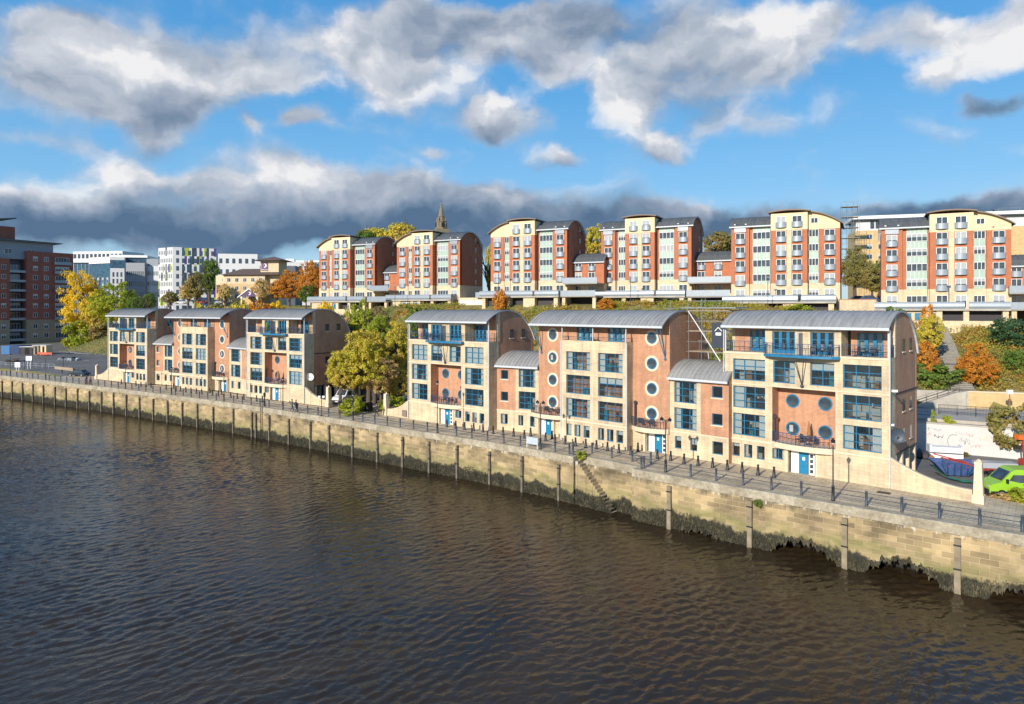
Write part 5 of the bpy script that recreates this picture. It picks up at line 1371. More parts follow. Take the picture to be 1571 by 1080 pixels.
c_=world_pt(r2,(w2,.5,0)); r3=empty('student_block',c_,R(10)); tag(r3,'pale grey student block stretching right behind the hotel','building')
w3=44; 
m=MB(); m.box(0,18,.1,14,-3,hh2-2.2); m.box(18,w3,.1,14,-3,hh2-5.5); m.build('wall',M['student_white'],r3)
wgrid(r3,.5,17.5,8,hh2-3,6,4,1.3,2.2,y=.05,light=0,frame='pan_blue'); wgrid(r3,18.5,w3-.5,6,hh2-6,10,4,1.5,2.0,y=.05,light=0,frame='student_white')
part('roof_plant','white',r3,(15,20,3,8,hh2-5.5,hh2-3.2)); part('roof_plant','white',r3,(30,34,3,8,hh2-5.5,hh2-4))
# hotel
hz=13.5
ht=empty('hotel',W(345,252,hz),R(-6)); tag(ht,'yellow brick hotel with brown hipped roof and purple signs','hotel')
eav=ZP(422,252)-hz; hw=15.4
part('brick_wall','hotel',ht,(0,hw,0,14,-3,eav-3.2)); part('cream_storey','ustone',ht,(0,hw,.01,14,eav-3.2,eav))
m=MB(); 
for (a_,b_) in (((-1,-1),(hw+1,-1)),): pass
m.face([(-1.2,-1.2,eav),(hw+6,-1.2,eav),(hw+2,6,eav+2.6),(3.5,6,eav+2.6)]); m.face([(-1.2,-1.2,eav),(3.5,6,eav+2.6),(-1.2,15,eav)]); m.face([(-1.2,15,eav),(3.5,6,eav+2.6),(hw+2,6,eav+2.6),(hw+6,15,eav)]); m.face([(-1.2,-1.2,eav),(-1.2,15,eav),(hw+6,15,eav),(hw+6,-1.2,eav)])
m.build('hipped_roof',M['hotelroof'],ht)
wgrid(ht,0,hw,eav-12.4,eav-.3,5,4,1.3,1.5,light=0,n=2)
part('ground_band','navy',ht,(0,hw,-.3,-.01,-2,eav-12.4)); part('purple_door','purple',ht,(3.5,5.2,-.4,-.3,-1,eav-10))
lw=8; lf=empty('hotel_wing',world_pt(ht,(0,0,0)),R(-6+148)); bpy.data.objects.remove(lf)
a2=R(180-40); wing_len=9.0
wg=empty('wing_wall',(0,0,0),a2); wg.parent=ht; m=MB(); m.box(0,wing_len,-6,-.0,-3,eav-3.2); m.build('brick_wall',M['hotel'],wg); m=MB(); m.box(0,wing_len,-6,-.01,eav-3.2,eav); m.build('cream_storey',M['ustone'],wg)
bpy.data.objects.remove(wg) if False else None
# sign tower
tx=12.8; tt=19.6
part('sign_tower','ustone',ht,(tx,tx+7,2,9,-3,tt)); m=MB()
cx_,cy_=tx+3.5,5.5; e=[(tx-2.2,-.2),(tx+9.2,-.2),(tx+9.2,11.2),(tx-2.2,11.2)]
for i in range(4): m.face([(*e[i],tt),(*e[(i+1)%4],tt),(cx_,cy_,tt+1.8)])
m.face([(*q,tt) for q in e]); m.build('tower_roof',M['hotelroof'],ht)
def moon(r,x,z,y,R0,par=None):
    m=MB(); n=14; pts=[(R0*math.cos(t),R0*math.sin(t)) for t in [R(-75)+R(200)*i/n-R(30) for i in range(n+1)]]
    inn=[(R0*.78*math.cos(t)-R0*.33,R0*.78*math.sin(t)+R0*.1) for t in [R(-75)+R(200)*i/n-R(30) for i in range(n+1)]]
    for i in range(n): m.face([(x+pts[i][0],y,z+pts[i][1]),(x+pts[i+1][0],y,z+pts[i+1][1]),(x+inn[i+1][0],y,z+inn[i+1][1]),(x+inn[i][0],y,z+inn[i][1])])
    for (sx_,sz_) in ((-.55,.35),(-.2,.62)):
        m.box(x+sx_*R0-.06,x+sx_*R0+.06,y-.01,y,z+sz_*R0-.06,z+sz_*R0+.06)
    return m
def text(body,size,par,loc,mat,rot=(R(90),0,0),name='sign_text',bold=0):
    c=bpy.data.curves.new(name,'FONT'); c.body=body; c.size=size; c.align_x='CENTER'; c.extrude=.01; c.offset=bold; c.materials.append(mat)
    o=bpy.data.objects.new(name,c); COL.objects.link(o); dg=bpy.context.evaluated_depsgraph_get(); me=bpy.data.meshes.new_from_object(o.evaluated_get(dg)); me.materials.clear(); me.materials.append(mat)
    bpy.data.objects.remove(o); q=bpy.data.objects.new(name,me); COL.objects.link(q); q.location=loc; q.rotation_euler=rot
    if par: q.parent=par
    return q
M['signwhite']=simple('sign_white',(.85,.85,.85),.5,var=0)
s=part('purple_sign','purple',ht,(tx+.3,tx+2.9,1.9,2.0,tt-3.7,tt-.7)); moon(ht,tx+1.6,tt-1.8,1.88,.75).build('moon_emblem',M['signwhite'],s)
text('Premier Inn',.48,s,(tx+1.6,1.87,tt-3.4),M['signwhite'],bold=.01)
pr_=empty('hotel_porch',world_pt(ht,(8.2,-5,0)),R(-6)); tag(pr_,'small gabled hotel porch with white bargeboards and purple gable','porch')
zb=ZP(455,247)-hz; m=MB(); m.prism([(0,zb),(7.5,zb),(3.75,zb+2.6)],'y',0,4); m.build('gable',M['purple'],pr_)
m=MB(); m.bar((-.6,-.15,zb-.3),(3.75,-.15,zb+2.85),.2); m.bar((3.75,-.15,zb+2.85),(8.1,-.15,zb-.3),.2); m.build('bargeboard',M['white'],pr_)
m=MB()
m.face([(3.75,-.2,zb+2.9),(3.75,5,zb+2.9),(13,5,zb+2.0),(8.4,-.2,zb-.4)]); m.build('tiled_roof',M['hotelroof'],pr_)
for x in (.6,6.4): part('porch_post','white',pr_,(x,x+.5,0,.5,-3,zb))
moon(pr_,3.75,zb+1.1,-.05,.6).build('moon_emblem',M['signwhite'],pr_)
# left gable wall of the hotel with its own sign
lw_=empty('hotel_side_wing',world_pt(ht,(-5.6,3.6,0)),R(-6-32.6)); tag(lw_,'sunlit yellow end wall of the hotel with square purple sign','building')
part('brick_wall','hotel',lw_,(0,6.6,0,8,-3,eav-3.2)); part('cream_storey','ustone',lw_,(0,6.6,.01,8,eav-3.2,eav))
s=part('purple_sign','purple',lw_,(.8,3.4,-.1,-.01,eav-6.6,eav-3.6)); moon(lw_,2.1,eav-4.8,-.12,.7).build('moon_emblem',M['signwhite'],s)
for k in range(4): uwin(lw_,4.6,eav-2.4-k*3,.5,1.3,1,-.02,light=0)
children_w=[o for o in bpy.data.objects if o.name.startswith('wing_wall')]
for o in children_w:
    for c in kids_of(o): bpy.data.objects.remove(c)
    bpy.data.objects.remove(o)
r,w,h=office(441,330,48,402,2,16,'student_white','long low white block behind the orange trees')
wgrid(r,3,w-.5,h-7,h-1,9,2,1.2,2.0,light=0); part('roof_edge','white',r,(-.5,w+.5,-.5,16,h,h+.7))
r,w,h=office(429,300,24,408,0,10,'navy','dark flat roofed block between the hotel tower and the white block')
wgrid(r,.4,w-.4,h-5,h-1,4,1,.9,1.4,light=0,frame='navy')
# spire
M['spire']=simple('old_sandstone',(.20,.165,.11),.9,var=.25,scale=.6)
sp_=empty('church_spire',W(677,262,14),R(20)); tag(sp_,'tall old sandstone church steeple with pointed spire behind the hill blocks','church tower')
def zz(y): return ZP(y,262)-14
part('tower','spire',sp_,(-2.6,2.6,-2.6,2.6,-5,zz(352)))
m=MB(); m.lathe(0,0,[(2.4,zz(352)),(2.5,zz(350)),(2.1,zz(349.5)),(2.0,zz(341)),(2.25,zz(340.4)),(2.25,zz(339.6)),(1.5,zz(339)),(1.4,zz(333)),(1.55,zz(332.6)),(1.15,zz(331.8)),(.2,zz(312)),(.12,zz(310))],8); m.build('spire',M['spire'],sp_)
for k in range(4):
    q=R(45+90*k); m=MB(); m.lathe(1.9*math.cos(q),1.9*math.sin(q),[(.3,zz(352)),(.3,zz(338)),(.03,zz(333))],6); m.build('pinnacle',M['spire'],sp_)
for k in range(4):
    q=R(90*k); m=MB(); m.box(-.45,.45,-.05,.05,zz(349),zz(342)); o=m.build('belfry_opening',M['dark'],sp_,(2.1*math.cos(q),2.1*math.sin(q),0),q+R(90))
m=MB(); m.bar((0,0,zz(312)),(0,0,zz(307)),.06); m.bar((-.5,0,zz(309)),(.5,0,zz(309)),.06); m.build('cross',M['navy'],sp_)
# ================= right background block =================
rb=empty('flats_block',W(1312,200,12),R(-17)); tag(rb,'long yellow brick block with white roof and blue balconies behind the last hill blocks','apartment block')
bw=43; zt=ZP(331,198)-12; z2=ZP(353,198)-12
part('brick_wall','hotel',rb,(0,bw,0,12,-5,z2)); part('grey_storey','student_white',rb,(.3,bw,.3,12,z2,zt-1.0)); part('roof_slab','white',rb,(-.8,bw+.5,-1.2,13,zt-.9,zt)); part('soffit','navy',rb,(-.7,bw+.4,-1.0,12,zt-1.2,zt-.9))
for i,x in enumerate((4,5.4,8,12,15.5,20,22,25,28,32,36)): uwin(rb,x,z2+.5,1.1,2.3,1,.24,light=0,frame='wallgrey')
for j in range(5):
    for x in (3,6,15,19,24,30,35): uwin(rb,x,z2-2.6-j*2.9,1.5,1.5,2,-.03,light=rnd.choice([0,2]))
    part('yellow_balcony','pan_lime' if False else 'hotel',rb,(8.0,9.8,-1.4,0,z2-3.4-j*2.9,z2-3.1-j*2.9)); part('blue_balcony','blue2',rb,(9.8,14,-1.5,-.0,z2-2.6-j*2.9,z2-1.0-j*2.9))
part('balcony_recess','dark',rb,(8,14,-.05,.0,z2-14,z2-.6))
# scaffolds
def scaffold(p,rz,w,d,h,nx,nz,label,mat='steel',boards=True,r_=.035,diag=True,cat='scaffold'):
    r=empty('scaffold',p,rz); tag(r,label,cat)
    for i in range(nx+1):
        for y in (0,d):
            m=MB(); m.bar((w*i/nx,y,0),(w*i/nx,y,h+rnd.uniform(.2,1.3)),r_,n=5); m.build('upright_tube',M[mat],r)
    for j in range(1,nz+1):
        z=h*j/nz
        for y in (0,d):
            m=MB(); m.bar((-.3,y,z),(w+.3,y,z),r_,n=5); m.build('ledger_tube',M[mat],r)
            m=MB(); m.bar((-.3,y,z+.5*h/nz),(w+.3,y,z+.5*h/nz),r_*.8,n=5); m.build('guard_tube',M[mat],r)
        if boards: m=MB(); m.box(0,w,.05,d-.05,z+.04,z+.1); m.build('scaffold_boards',M['fboard'],r)
    if diag:
        m=MB(); m.bar((0,-.06,h),(w,-.06,0),r_*1.5,n=5); m.build('diagonal_tube',M['white'],r)
    return r
M['fboard']=simple('boards',(.38,.28,.16),.8,var=.25)
sr=scaffold(world_pt(T5,(18.5,3.2,8.6)),T5.rotation_euler.z,4.6,2.6,6.6,3,3,'steel scaffold with dark banner between the two nearest blocks')
bn=part('banner','pan_dark',sr,(2.75,4.3,-.12,-.06,2.7,5.4)); m=MB(); m.bar((3.1,-.15,4.5),(3.5,-.15,4.9),.045); m.bar((3.5,-.15,4.9),(3.9,-.15,4.5),.045); m.box(3.2,3.8,-.16,-.13,4.05,4.35); m.build('house_emblem',M['signwhite'],bn)
text('ROOF',.34,bn,(3.5,-.17,3.7),M['signwhite'])if False else None
sr2=scaffold(world_pt(T5,(13.0,8.0,10.5)),T5.rotation_euler.z,9,1.2,5.0,4,2,'light scaffold rail rising behind the round windowed nearest brick block',boards=False,diag=False)
m=MB(); m.box(-.5,5.6,-.2,3.2,0,.12); m.v=[(x,y,z) for x,y,z in m.v]; tag(m.build('tin_sheet_roof',M['steel'],None,world_pt(T5,(18.4,3.0,15.5)),T5.rotation_euler.z),'temporary corrugated sheet roof over the scaffold by the nearest block','roof')
scaffold(W(1292,185,26),R(-17),4.2,2.5,17,3,6,'tall thin scaffold on the end of the yellow brick block',mat='steel',r_=.05,diag=False)
scaffold(W(1532,190,31),R(-17),5,2.5,11,3,4,'distant scaffold top above the roof of the last hill block',mat='steel',r_=.05,diag=False)
# ================= vegetation =================
def crown_mesh(name,seed,ncl=170,per=60,flat=1.0,leaf=.040,conic=False,clr=.19,hollow=.45):
    r=np.random.RandomState(seed); P=[]
    lobes=r.normal(size=(7,3)); lobes/=np.linalg.norm(lobes,axis=1)[:,None]; la=r.uniform(.12,.34,7)*(1.5 if ncl>250 else 1.0)
    c=[]
    while len(c)<ncl:
        d=r.normal(size=3); d/=np.linalg.norm(d)
        if conic:
            z=r.rand(); rr=(1-z)**.8*.9*(.75+.35*math.sin(z*22))+.06; a=r.rand()*6.283; q=r.uniform(.5,1)**.5
            c.append((rr*q*math.cos(a),rr*q*math.sin(a),z*2-1)); continue
        rad=.72+sum(la[i]*max(0,float(d@lobes[i]))**6 for i in range(7))
        u=r.uniform(hollow,1)**.6; p=d*rad*u
        if p[2]<-.62: continue
        c.append(tuple(p))
    c=np.array(c); n=len(c)
    cs=clr*r.uniform(.55,1.25,n)
    base=np.repeat(c,per,0); s=np.repeat(cs,per)
    off=r.normal(size=(n*per,3)); off/=np.linalg.norm(off,axis=1)[:,None]; off*= (r.rand(n*per)**.5)[:,None]
    off[:,2]*=.65
    pos=base+off*s[:,None]
    nrm=off+base*.6+r.normal(size=off.shape)*.55; nrm/=np.linalg.norm(nrm,axis=1)[:,None]
    t=np.cross(nrm,r.normal(size=nrm.shape)); t/=np.linalg.norm(t,axis=1)[:,None]; b=np.cross(nrm,t)
    l=leaf*r.uniform(.6,1.4,len(pos))[:,None]
    v=np.stack([pos-t*l,pos-b*l*.6,pos+t*l,pos+b*l*.6],1).reshape(-1,3)
    f=np.arange(len(v)).reshape(-1,4)
    return np_mesh(name,v,f,[LM['green']],False)
CR=[crown_mesh('crown',100+i) for i in range(4)]
CRB=[crown_mesh('crown',140+i,280,70,leaf=.028,clr=.15) for i in range(2)]
CRS=[crown_mesh('crown',120+i,110,34,leaf=.055,clr=.22,hollow=.55) for i in range(3)]     # sparse, twiggy
CRC=[crown_mesh('crown',130,200,60,conic=True,leaf=.035,clr=.17)]
BSH=[crown_mesh('foliage',150+i,60,40,leaf=.075,clr=.28) for i in range(3)]
def setmat(o,mat):
    o.material_slots[0].link='OBJECT'; o.material_slots[0].material=mat
def hz_at(x,y): return float(hill(np.array([float(x)]),np.array([float(y)]))[0])
_tm={}
def trunk_mesh(v):
    if v in _tm: return _tm[v]
    r=random.Random(v); m=MB(); m.bar((0,0,-.3),(0.02,0,.42),.055,r2=.034,n=8)
    for k in range(7):
        a=6.283*k/7+r.uniform(-.3,.3); z0=.3+.3*r.random(); rr=.3*r.uniform(.6,1.1)
        p=(.02,0,z0); q=(rr*.5*math.cos(a),rr*.5*math.sin(a),z0+.17); s=(rr*1.1*math.cos(a),rr*1.1*math.sin(a),z0+.36)
        m.bar(p,q,.024,r2=.015,n=5); m.bar(q,s,.015,r2=.006,n=4); m.bar(q,(q[0]*1.7,q[1]*1.2,q[2]+.3),.01,r2=.004,n=4)
    m.bar((.02,0,.42),(0,0.02,.9),.034,r2=.008,n=6)
    _tm[v]=m.mesh('trunk',[M['bark']]); return _tm[v]
def tree(px,Y,ytop,wpx,mat,label,ybot=None,kind='full',gz=None,group=None,name='tree',cat='tree'):
    x=T(px)*Y; z0=hz_at(x,Y) if gz is None else gz; zt=ZP(ytop,Y); H=max(1.5,zt-z0); rw=wpx/2*Y/FPX
    zb=z0+H*.22 if ybot is None else ZP(ybot,Y)
    r=empty(name,(x,Y,z0),rnd.uniform(0,6.28)); tag(r,label,cat,group)
    me={'full':CR,'big':CRB,'sparse':CRS,'conifer':CRC}[kind]; me=me[rnd.randint(0,len(me)-1)]
    hz=(zt-zb)/2; c=link('crown',me,r,(0,0,(zt+zb)/2-z0)); c.scale=(rw*1.05,rw*1.05,hz*1.05); setmat(c,LM[mat])
    t=link('trunk',trunk_mesh(rnd.randint(0,2)),r); t.scale=(H*.75,H*.75,H*.95)
    return r
def bush(px,Y,ytop,wpx,mat,label,gz=None,hb=None,name='bush',group=None):
    x=T(px)*Y; z0=hz_at(x,Y) if gz is None else gz; zt=ZP(ytop,Y); rw=wpx/2*Y/FPX; hh=max(.4,(zt-z0))
    o=link(name,BSH[rnd.randint(0,2)],None,(x,Y,z0+hh*.42),rnd.uniform(0,6.28)); o.scale=(rw*1.1,rw*1.1,hh*.62); setmat(o,LM[mat]); tag(o,label,'bush',group); return o
tree(134,262,419,68,'yellow','tall bright yellow tree right of the brick tower',525,'big')
tree(152,258,455,46,'gold','greenish gold tree tucked against the tall yellow tree',520)
tree(184,254,438,82,'lime','broad lime green tree behind the farthest riverside block',505,'big')
bush(121,254,488,44,'lime','lime green bush at the foot of the tall yellow tree')
bush(164,252,490,46,'olive','dark olive thicket on the mound under the lime tree')
bush(152,250,505,26,'brown','brown bare bush on the grassy mound below the thicket')
tree(210,222,452,30,'green','dark green tree right of the broad lime tree',500)
tree(548,103,514,84,'gold','bigger golden green tree on the promenade right of the dish block',612,'big',gz=0)
tree(522,101,540,46,'gold','lower golden tree touching the dark gable of the dish block',604,'big',gz=0)
tree(585,104,552,52,'tan','tan autumn tree behind the walking person',612,'big',gz=0)
tree(611,106,560,50,'gold','gold and tan tree against the left edge of the fourth block',614,'full',gz=0)
tree(565,110,500,56,'gold','tall tan gold tree rising behind the two promenade trees',580)
tree(535,124,480,40,'tan','tan tree behind the dark gable of the dish block',560)
tree(592,116,530,46,'yellow','yellow tree glowing between the golden trees and the slope',600)
tree(606,111,500,60,'gold','gold tree filling the gap beside the fourth block roof',590,'big')
tree(582,117,486,62,'lime','lime gold tree in the middle of the gap between the blocks',560,'big')
tree(615,115,520,46,'lime','lime tree rising behind the tan tree by the fourth block',590)
tree(556,122,466,46,'lime','slender lime yellow tree above the bigger golden tree',545)
tree(600,119,500,66,'olive','olive brown tree on the slope between the two groups of blocks',570,'sparse')
tree(640,128,478,40,'green','green tree on the slope behind the fourth block roof',540)
tree(583,130,474,40,'brown','bare brown tree high on the slope between the groups of blocks',520,'sparse')
tree(575,112,508,50,'tan','pale tan tree between the golden trees and the slope',590,'sparse')
tree(444,212,418,52,'orange','orange tree right of the hotel sign tower',466,'big')
tree(478,200,401,46,'orange','taller orange tree against the farthest hill block',465,'big')
tree(470,190,438,30,'green','small green tree below the taller orange tree',468)
tree(402,226,424,28,'tan','thin tan tree in front of the hotel tower',462,'sparse')
tree(425,232,428,24,'brown','thin brown tree between hotel tower and orange tree',462,'sparse')
tree(576,235,344,64,'gold','tall gold green tree behind the farthest hill block',395,'sparse',gz=20)
tree(560,228,349,44,'green','dark green tree left of the gold tree behind the hill block',395,gz=20)
tree(614,230,335,66,'gold','tallest gold tree left of the church spire',395,'sparse',gz=20)
tree(638,228,355,44,'tan','tan tree between the gold tree and the church spire',395,'sparse',gz=20)
tree(912,178,346,42,'gold','gold tree behind the link left of the slate roofed hill block',405,gz=18)
tree(897,182,362,24,'olive','olive tree beside the side wall of the curved gable hill block',410,gz=18)
tree(1101,168,350,46,'olive','olive tree seen between the slate roofed hill block and the next',400,gz=18)
tree(1118,172,360,30,'green','green tree behind the link above the scaffold',400,gz=18)
tree(752,190,378,18,'gold','narrow gold tree in the gap beside the spire block',455,gz=16)
tree(1312,168,384,56,'olive','big olive tree in the gap left of the last hill block',450,'big',gz=17)
tree(1338,158,402,40,'olive','olive tree against the left side of the last hill block',455,gz=17)
tree(1350,185,395,30,'green','dark green tree under the blue balconies',450,gz=17)
tree(300,240,412,34,'olive','olive tree left of the hotel',464,'sparse')
tree(322,262,398,30,'green','dark green tree between student block and hotel',455)
tree(288,244,430,28,'tan','small tan tree by the car park wall left of the hotel',464,'sparse')
tree(345,236,432,22,'tan','small bare tree at the hotel corner',462,'sparse')
tree(262,250,445,26,'olive','small olive tree under the tall student block',468)
tree(228,255,448,22,'green','dark small tree below the white slit windowed block',472)
tree(1495,89,531,60,'orange','round orange and yellow tree right of the hillside steps',600,'big')
tree(1555,101,482,74,'conifer','dark green conifer at the right edge above the yellow wall',545,'full')
tree(1530,104,515,50,'brown','bare brown shrub tree left of the dark conifer',560,'sparse')
tree(1520,96,540,40,'olive','olive tree between the orange tree and the conifer',598,'sparse')
tree(1565,92,530,50,'green','dark green tree below the conifer at the right edge',598)
tree(1427,98,485,42,'gold','gold green tree between nearest block and hillside steps',545)
tree(1420,92,520,44,'orange','rusty orange bushy tree beside the nearest block gable',585)
bush(1437,89,552,62,'green','dense green hedge bush at the bottom left of the hillside steps')
bush(1447,74.4,630,30,'lime','lime shrub hanging over the white wall near the nearest block',gz=3.0-1.6)
bush(1552,70.6,612,66,'olive','big olive shrub hanging over the white wall at the right edge',gz=1.2)
bush(1477,72,695,20,'olive','small olive shrub at the foot of the white wall',gz=0)
bush(1545,55.6,755,48,'tan','pale yellow bush beside the green van',gz=0)
bush(1566,54.5,745,34,'lime','bright lime bush at the right edge by the green van',gz=0)
bush(767,146,441,26,'orange','small orange shrub on the terrace before the curved gable block')
bush(1422,112,466,24,'orange','small orange shrub below the last hill block')
bush(540,100,609,44,'lime','low lime hedge under the bigger golden tree',gz=0)
bush(604,101.5,609,50,'lime','low lime hedge behind the slim stone pillar',gz=0)
bush(893,71.5,691,20,'lime','green weeds growing at the top of the river steps',gz=-.3)
p=qpt(s_at(1166),-.5,-1.0); o=link('wall_plant',BSH[0],None,p); o.scale=(.45,.45,.4); setmat(o,LM['green']); tag(o,'small green plant growing out of the quay wall joint','plant')
for px,Y,yt,w,mt,lb in ((425,190,458,30,'yellow','yellow bush left of the farthest hill block terrace'),(400,185,456,44,'orange','rust and yellow bush above the dish block roof'),(365,190,458,46,'gold','gold bush above the low link left of the dish block'),(497,165,458,32,'yellow','bright yellow bush before the farthest hill block terrace'),(545,150,452,26,'lime','yellow green bush poking up before the farthest hill terrace'),(325,195,461,40,'gold','golden bush above the round windowed far block'),(640,150,466,30,'green','green bush below the spire block terrace'),(1000,136,463,36,'green','green bush under the slate roofed block terrace'),(1095,130,460,32,'green','round green bush under the link above the scaffold'),(930,138,456,30,'orange','rusty shrub under the slate roofed hill block'),(1225,118,464,46,'lime','lime shrub under the hill block above the nearest riverside block'),(1375,112,470,40,'green','green shrub left of the last hill block doors')):
    bush(px,Y,yt,w,mt,lb)
# scrub mass
def scrub():
    r=np.random.RandomState(5); n=34000
    x=r.uniform(-95,105,n); y=r.uniform(70,185,n)
    sd=foot_sd(x,y); h=hill(x,y); Hm=np.interp(x,[-120,-60,-20,10,32,56,75,100],HH)
    ok=(sd>1.2)&(h<Hm+.15)&(sd<75)
    # stair corridor
    ax,ay,bx,by=57.2,86,72.5,117; t=np.clip(((x-ax)*(bx-ax)+(y-ay)*(by-ay))/((bx-ax)**2+(by-ay)**2),0,1)
    ok&=np.hypot(x-ax-t*(bx-ax),y-ay-t*(by-ay))>1.9
    # not inside the hill blocks
    for U,Wd in ((U1,18.2),(U2,18.4),(U3,18.4),(U4,19.2),(U5,18.8),(U6,19)):
        c,s=math.cos(U.rotation_euler.z),math.sin(U.rotation_euler.z); dx=x-U.location[0]; dy=y-U.location[1]
        lx=dx*c+dy*s; ly=-dx*s+dy*c; ok&=~((lx>-7)&(lx<Wd+8)&(ly>-3.6))
    ok&=(x>-72)|(r.rand(n)<.12)
    x=x[ok];y=y[ok];h=h[ok];sd=sd[ok]
    m=min(len(x),4200); x=x[:m];y=y[:m];h=h[:m];sd=sd[:m]
    ridge=np.clip((np.interp(x,[-120,-60,-20,10,32,56,75,100],HH)-h)/3,0,1)
    R0=r.uniform(.6,1.55,m); per=76
    hgt=R0*r.uniform(.7,1.3,m)*(.55+.45*ridge)
    b=np.repeat(np.stack([x,y,h+hgt*.35],1),per,0)
    o=r.normal(size=(m*per,3)); o/=np.linalg.norm(o,axis=1)[:,None]; o*=(r.rand(m*per)**.4)[:,None]
    sc=np.stack([np.repeat(R0,per),np.repeat(R0,per),np.repeat(hgt,per)],1)
    pos=b+o*sc; nr_=o+r.normal(size=o.shape)*.6+np.array([0,0,.4]); nr_/=np.linalg.norm(nr_,axis=1)[:,None]
    t=np.cross(nr_,r.normal(size=o.shape)); t/=np.linalg.norm(t,axis=1)[:,None]; bb=np.cross(nr_,t)
    l=r.uniform(.09,.2,len(pos))[:,None]
    v=np.stack([pos-t*l,pos-bb*l*.6,pos+t*l,pos+bb*l*.6],1).reshape(-1,3); f=np.arange(len(v)).reshape(-1,4)
    o=link('hillside_scrub',np_mesh('hillside_scrub',v,f,[LM['scrub']],False)); tag(o,'tangled green, rust and yellow scrub covering the hillside between the two rows of blocks','scrub',kind='stuff')
HH=[17.0,15.9,16.1,16.5,16.3,15.2,12.9,12.3]
if 'Cube' in bpy.data.objects: pass
scrub()
# rough grass on the mound
def grass():
    r=np.random.RandomState(9); n=52000; x=r.uniform(-160,-72,n); y=r.uniform(168,262,n); sd=foot_sd(x,y); h=hill(x,y); ok=(sd>.2)
    x=x[ok];y=y[ok];h=h[ok]; m=len(x); a=r.rand(m)*6.28; w=r.uniform(.05,.13,m); hh=r.uniform(.12,.4,m)
    dx=np.cos(a)*w; dy=np.sin(a)*w
    v=np.stack([np.stack([x-dx,y-dy,h-.02],1),np.stack([x+dx,y+dy,h-.02],1),np.stack([x+dx*.2+r.normal(size=m)*.1,y+dy*.2,h+hh],1)],1).reshape(-1,3)
    o=link('rough_grass',np_mesh('rough_grass',v,np.arange(len(v)).reshape(-1,3),[LM['grass']],False)); tag(o,'rough dry grass covering the mound beside the car park','grass',kind='stuff')
grass()
# ================= right hand yard =================
def wallseg(a,b,z0,z1,th,mat,name,label,cat='wall',cop=None,zb=None):
    l=math.dist(a,b); ang=math.atan2(b[1]-a[1],b[0]-a[0]); m=MB(); m.box(0,l,0,th,z0,z1)
    if cop: m.box(-.05,l+.05,-.06,th+.06,z1,z1+.14,1)
    o=m.build(name,[M[mat]]+([M[cop]] if cop else []),None,(a[0],a[1],0),ang); tag(o,label,cat); return o,l,ang
M['wwhite']=simple('whitewashed_wall',(.58,.565,.54),.85,var=.08,scale=1.2)
ww,wl_,wang=wallseg((32.5,81.7),(68,60.9),-.2,3.0,.4,'wwhite','white_wall','long whitewashed retaining wall with faded graffiti behind the yard',cop='concrete')
def squiggle(cx,cz,sx,sz,n,w,seed):
    r=random.Random(seed); m=MB(); p=(cx-sx/2,cz)
    for i in range(n):
        q=(cx-sx/2+sx*(i+1)/n+r.uniform(-.12,.12)*sx,cz+r.uniform(-.5,.5)*sz)
        dx,dz=q[0]-p[0],q[1]-p[1]; l=math.hypot(dx,dz)+1e-6; ux,uz=-dz/l*w,dx/l*w
        m.face([(p[0]-ux,-.006,p[1]-uz),(q[0]-ux,-.006,q[1]-uz),(q[0]+ux,-.006,q[1]+uz),(p[0]+ux,-.006,p[1]+uz)]); p=q
    return m
M['spray_red']=simple('red_spray',(.50,.14,.10),.8); M['spray_grey']=simple('grey_spray',(.40,.40,.40),.8); M['spray_ochre']=simple('ochre_spray',(.60,.52,.36),.8); M['spray_black']=simple('black_spray',(.10,.10,.10),.8)
def wx(px): # position along wall for pixel x
    a=(32.5,81.7); t=T(px); c,s=math.cos(wang),math.sin(wang); return (t*a[1]-a[0])/(c-t*s)
for px,z,sx,sz,n,w,mt,sd_ in ((1488,2.1,.7,.4,9,.015,'spray_red',1),(1472,2.15,.9,.35,8,.02,'spray_grey',2),(1508,1.85,1.0,.7,12,.025,'spray_ochre',3),(1497,.95,.9,.35,12,.016,'spray_red',4),(1480,1.35,1.0,.8,14,.03,'spray_grey',5),(1432,2.4,1.3,.5,12,.03,'spray_grey',6),(1525,2.2,.5,.9,7,.02,'spray_grey',7),(1424,1.9,.8,.4,9,.015,'spray_red',8),(1440,1.7,.9,.5,10,.025,'spray_black',9)):
    o=squiggle(wx(px),z,sx,sz,n,w,sd_).build('graffiti',M[mt],ww)
m=MB(); q=[(wx(1463)+.55*math.cos(k*.35),1.25+.75*math.sin(k*.35)) for k in range(3,13)]
for p_,q_ in zip(q[:-1],q[1:]): m.bar((p_[0],-.01,p_[1]),(q_[0],-.01,q_[1]),.025)
m.build('graffiti',M['spray_black'],ww)
rd=MB(); rd.prism([(30,83.6),(68.3,61.5),(110,60),(110,69.5),(64.5,84.0),(57,86.4),(33,90.4)],'z',1.0,3.02); tag(rd.build('upper_road',M['concrete']),kind='structure')
wallseg((57.2,85.6),(64.6,83.2),2.5,5.0,.4,'hotel','yellow_wall','low yellow brick wall below the autumn tree, left stretch',cop='stone_trim')
wallseg((64.6,83.2),(95,71.5),2.5,5.1,.4,'hotel','yellow_wall','low yellow brick wall behind the white topped lamp at the right edge',cop='stone_trim')
wallseg((50.2,87.4),(57.2,85.6),2.5,5.1,.4,'concrete','concrete_wall','pale concrete retaining wall at the foot of the hillside steps')
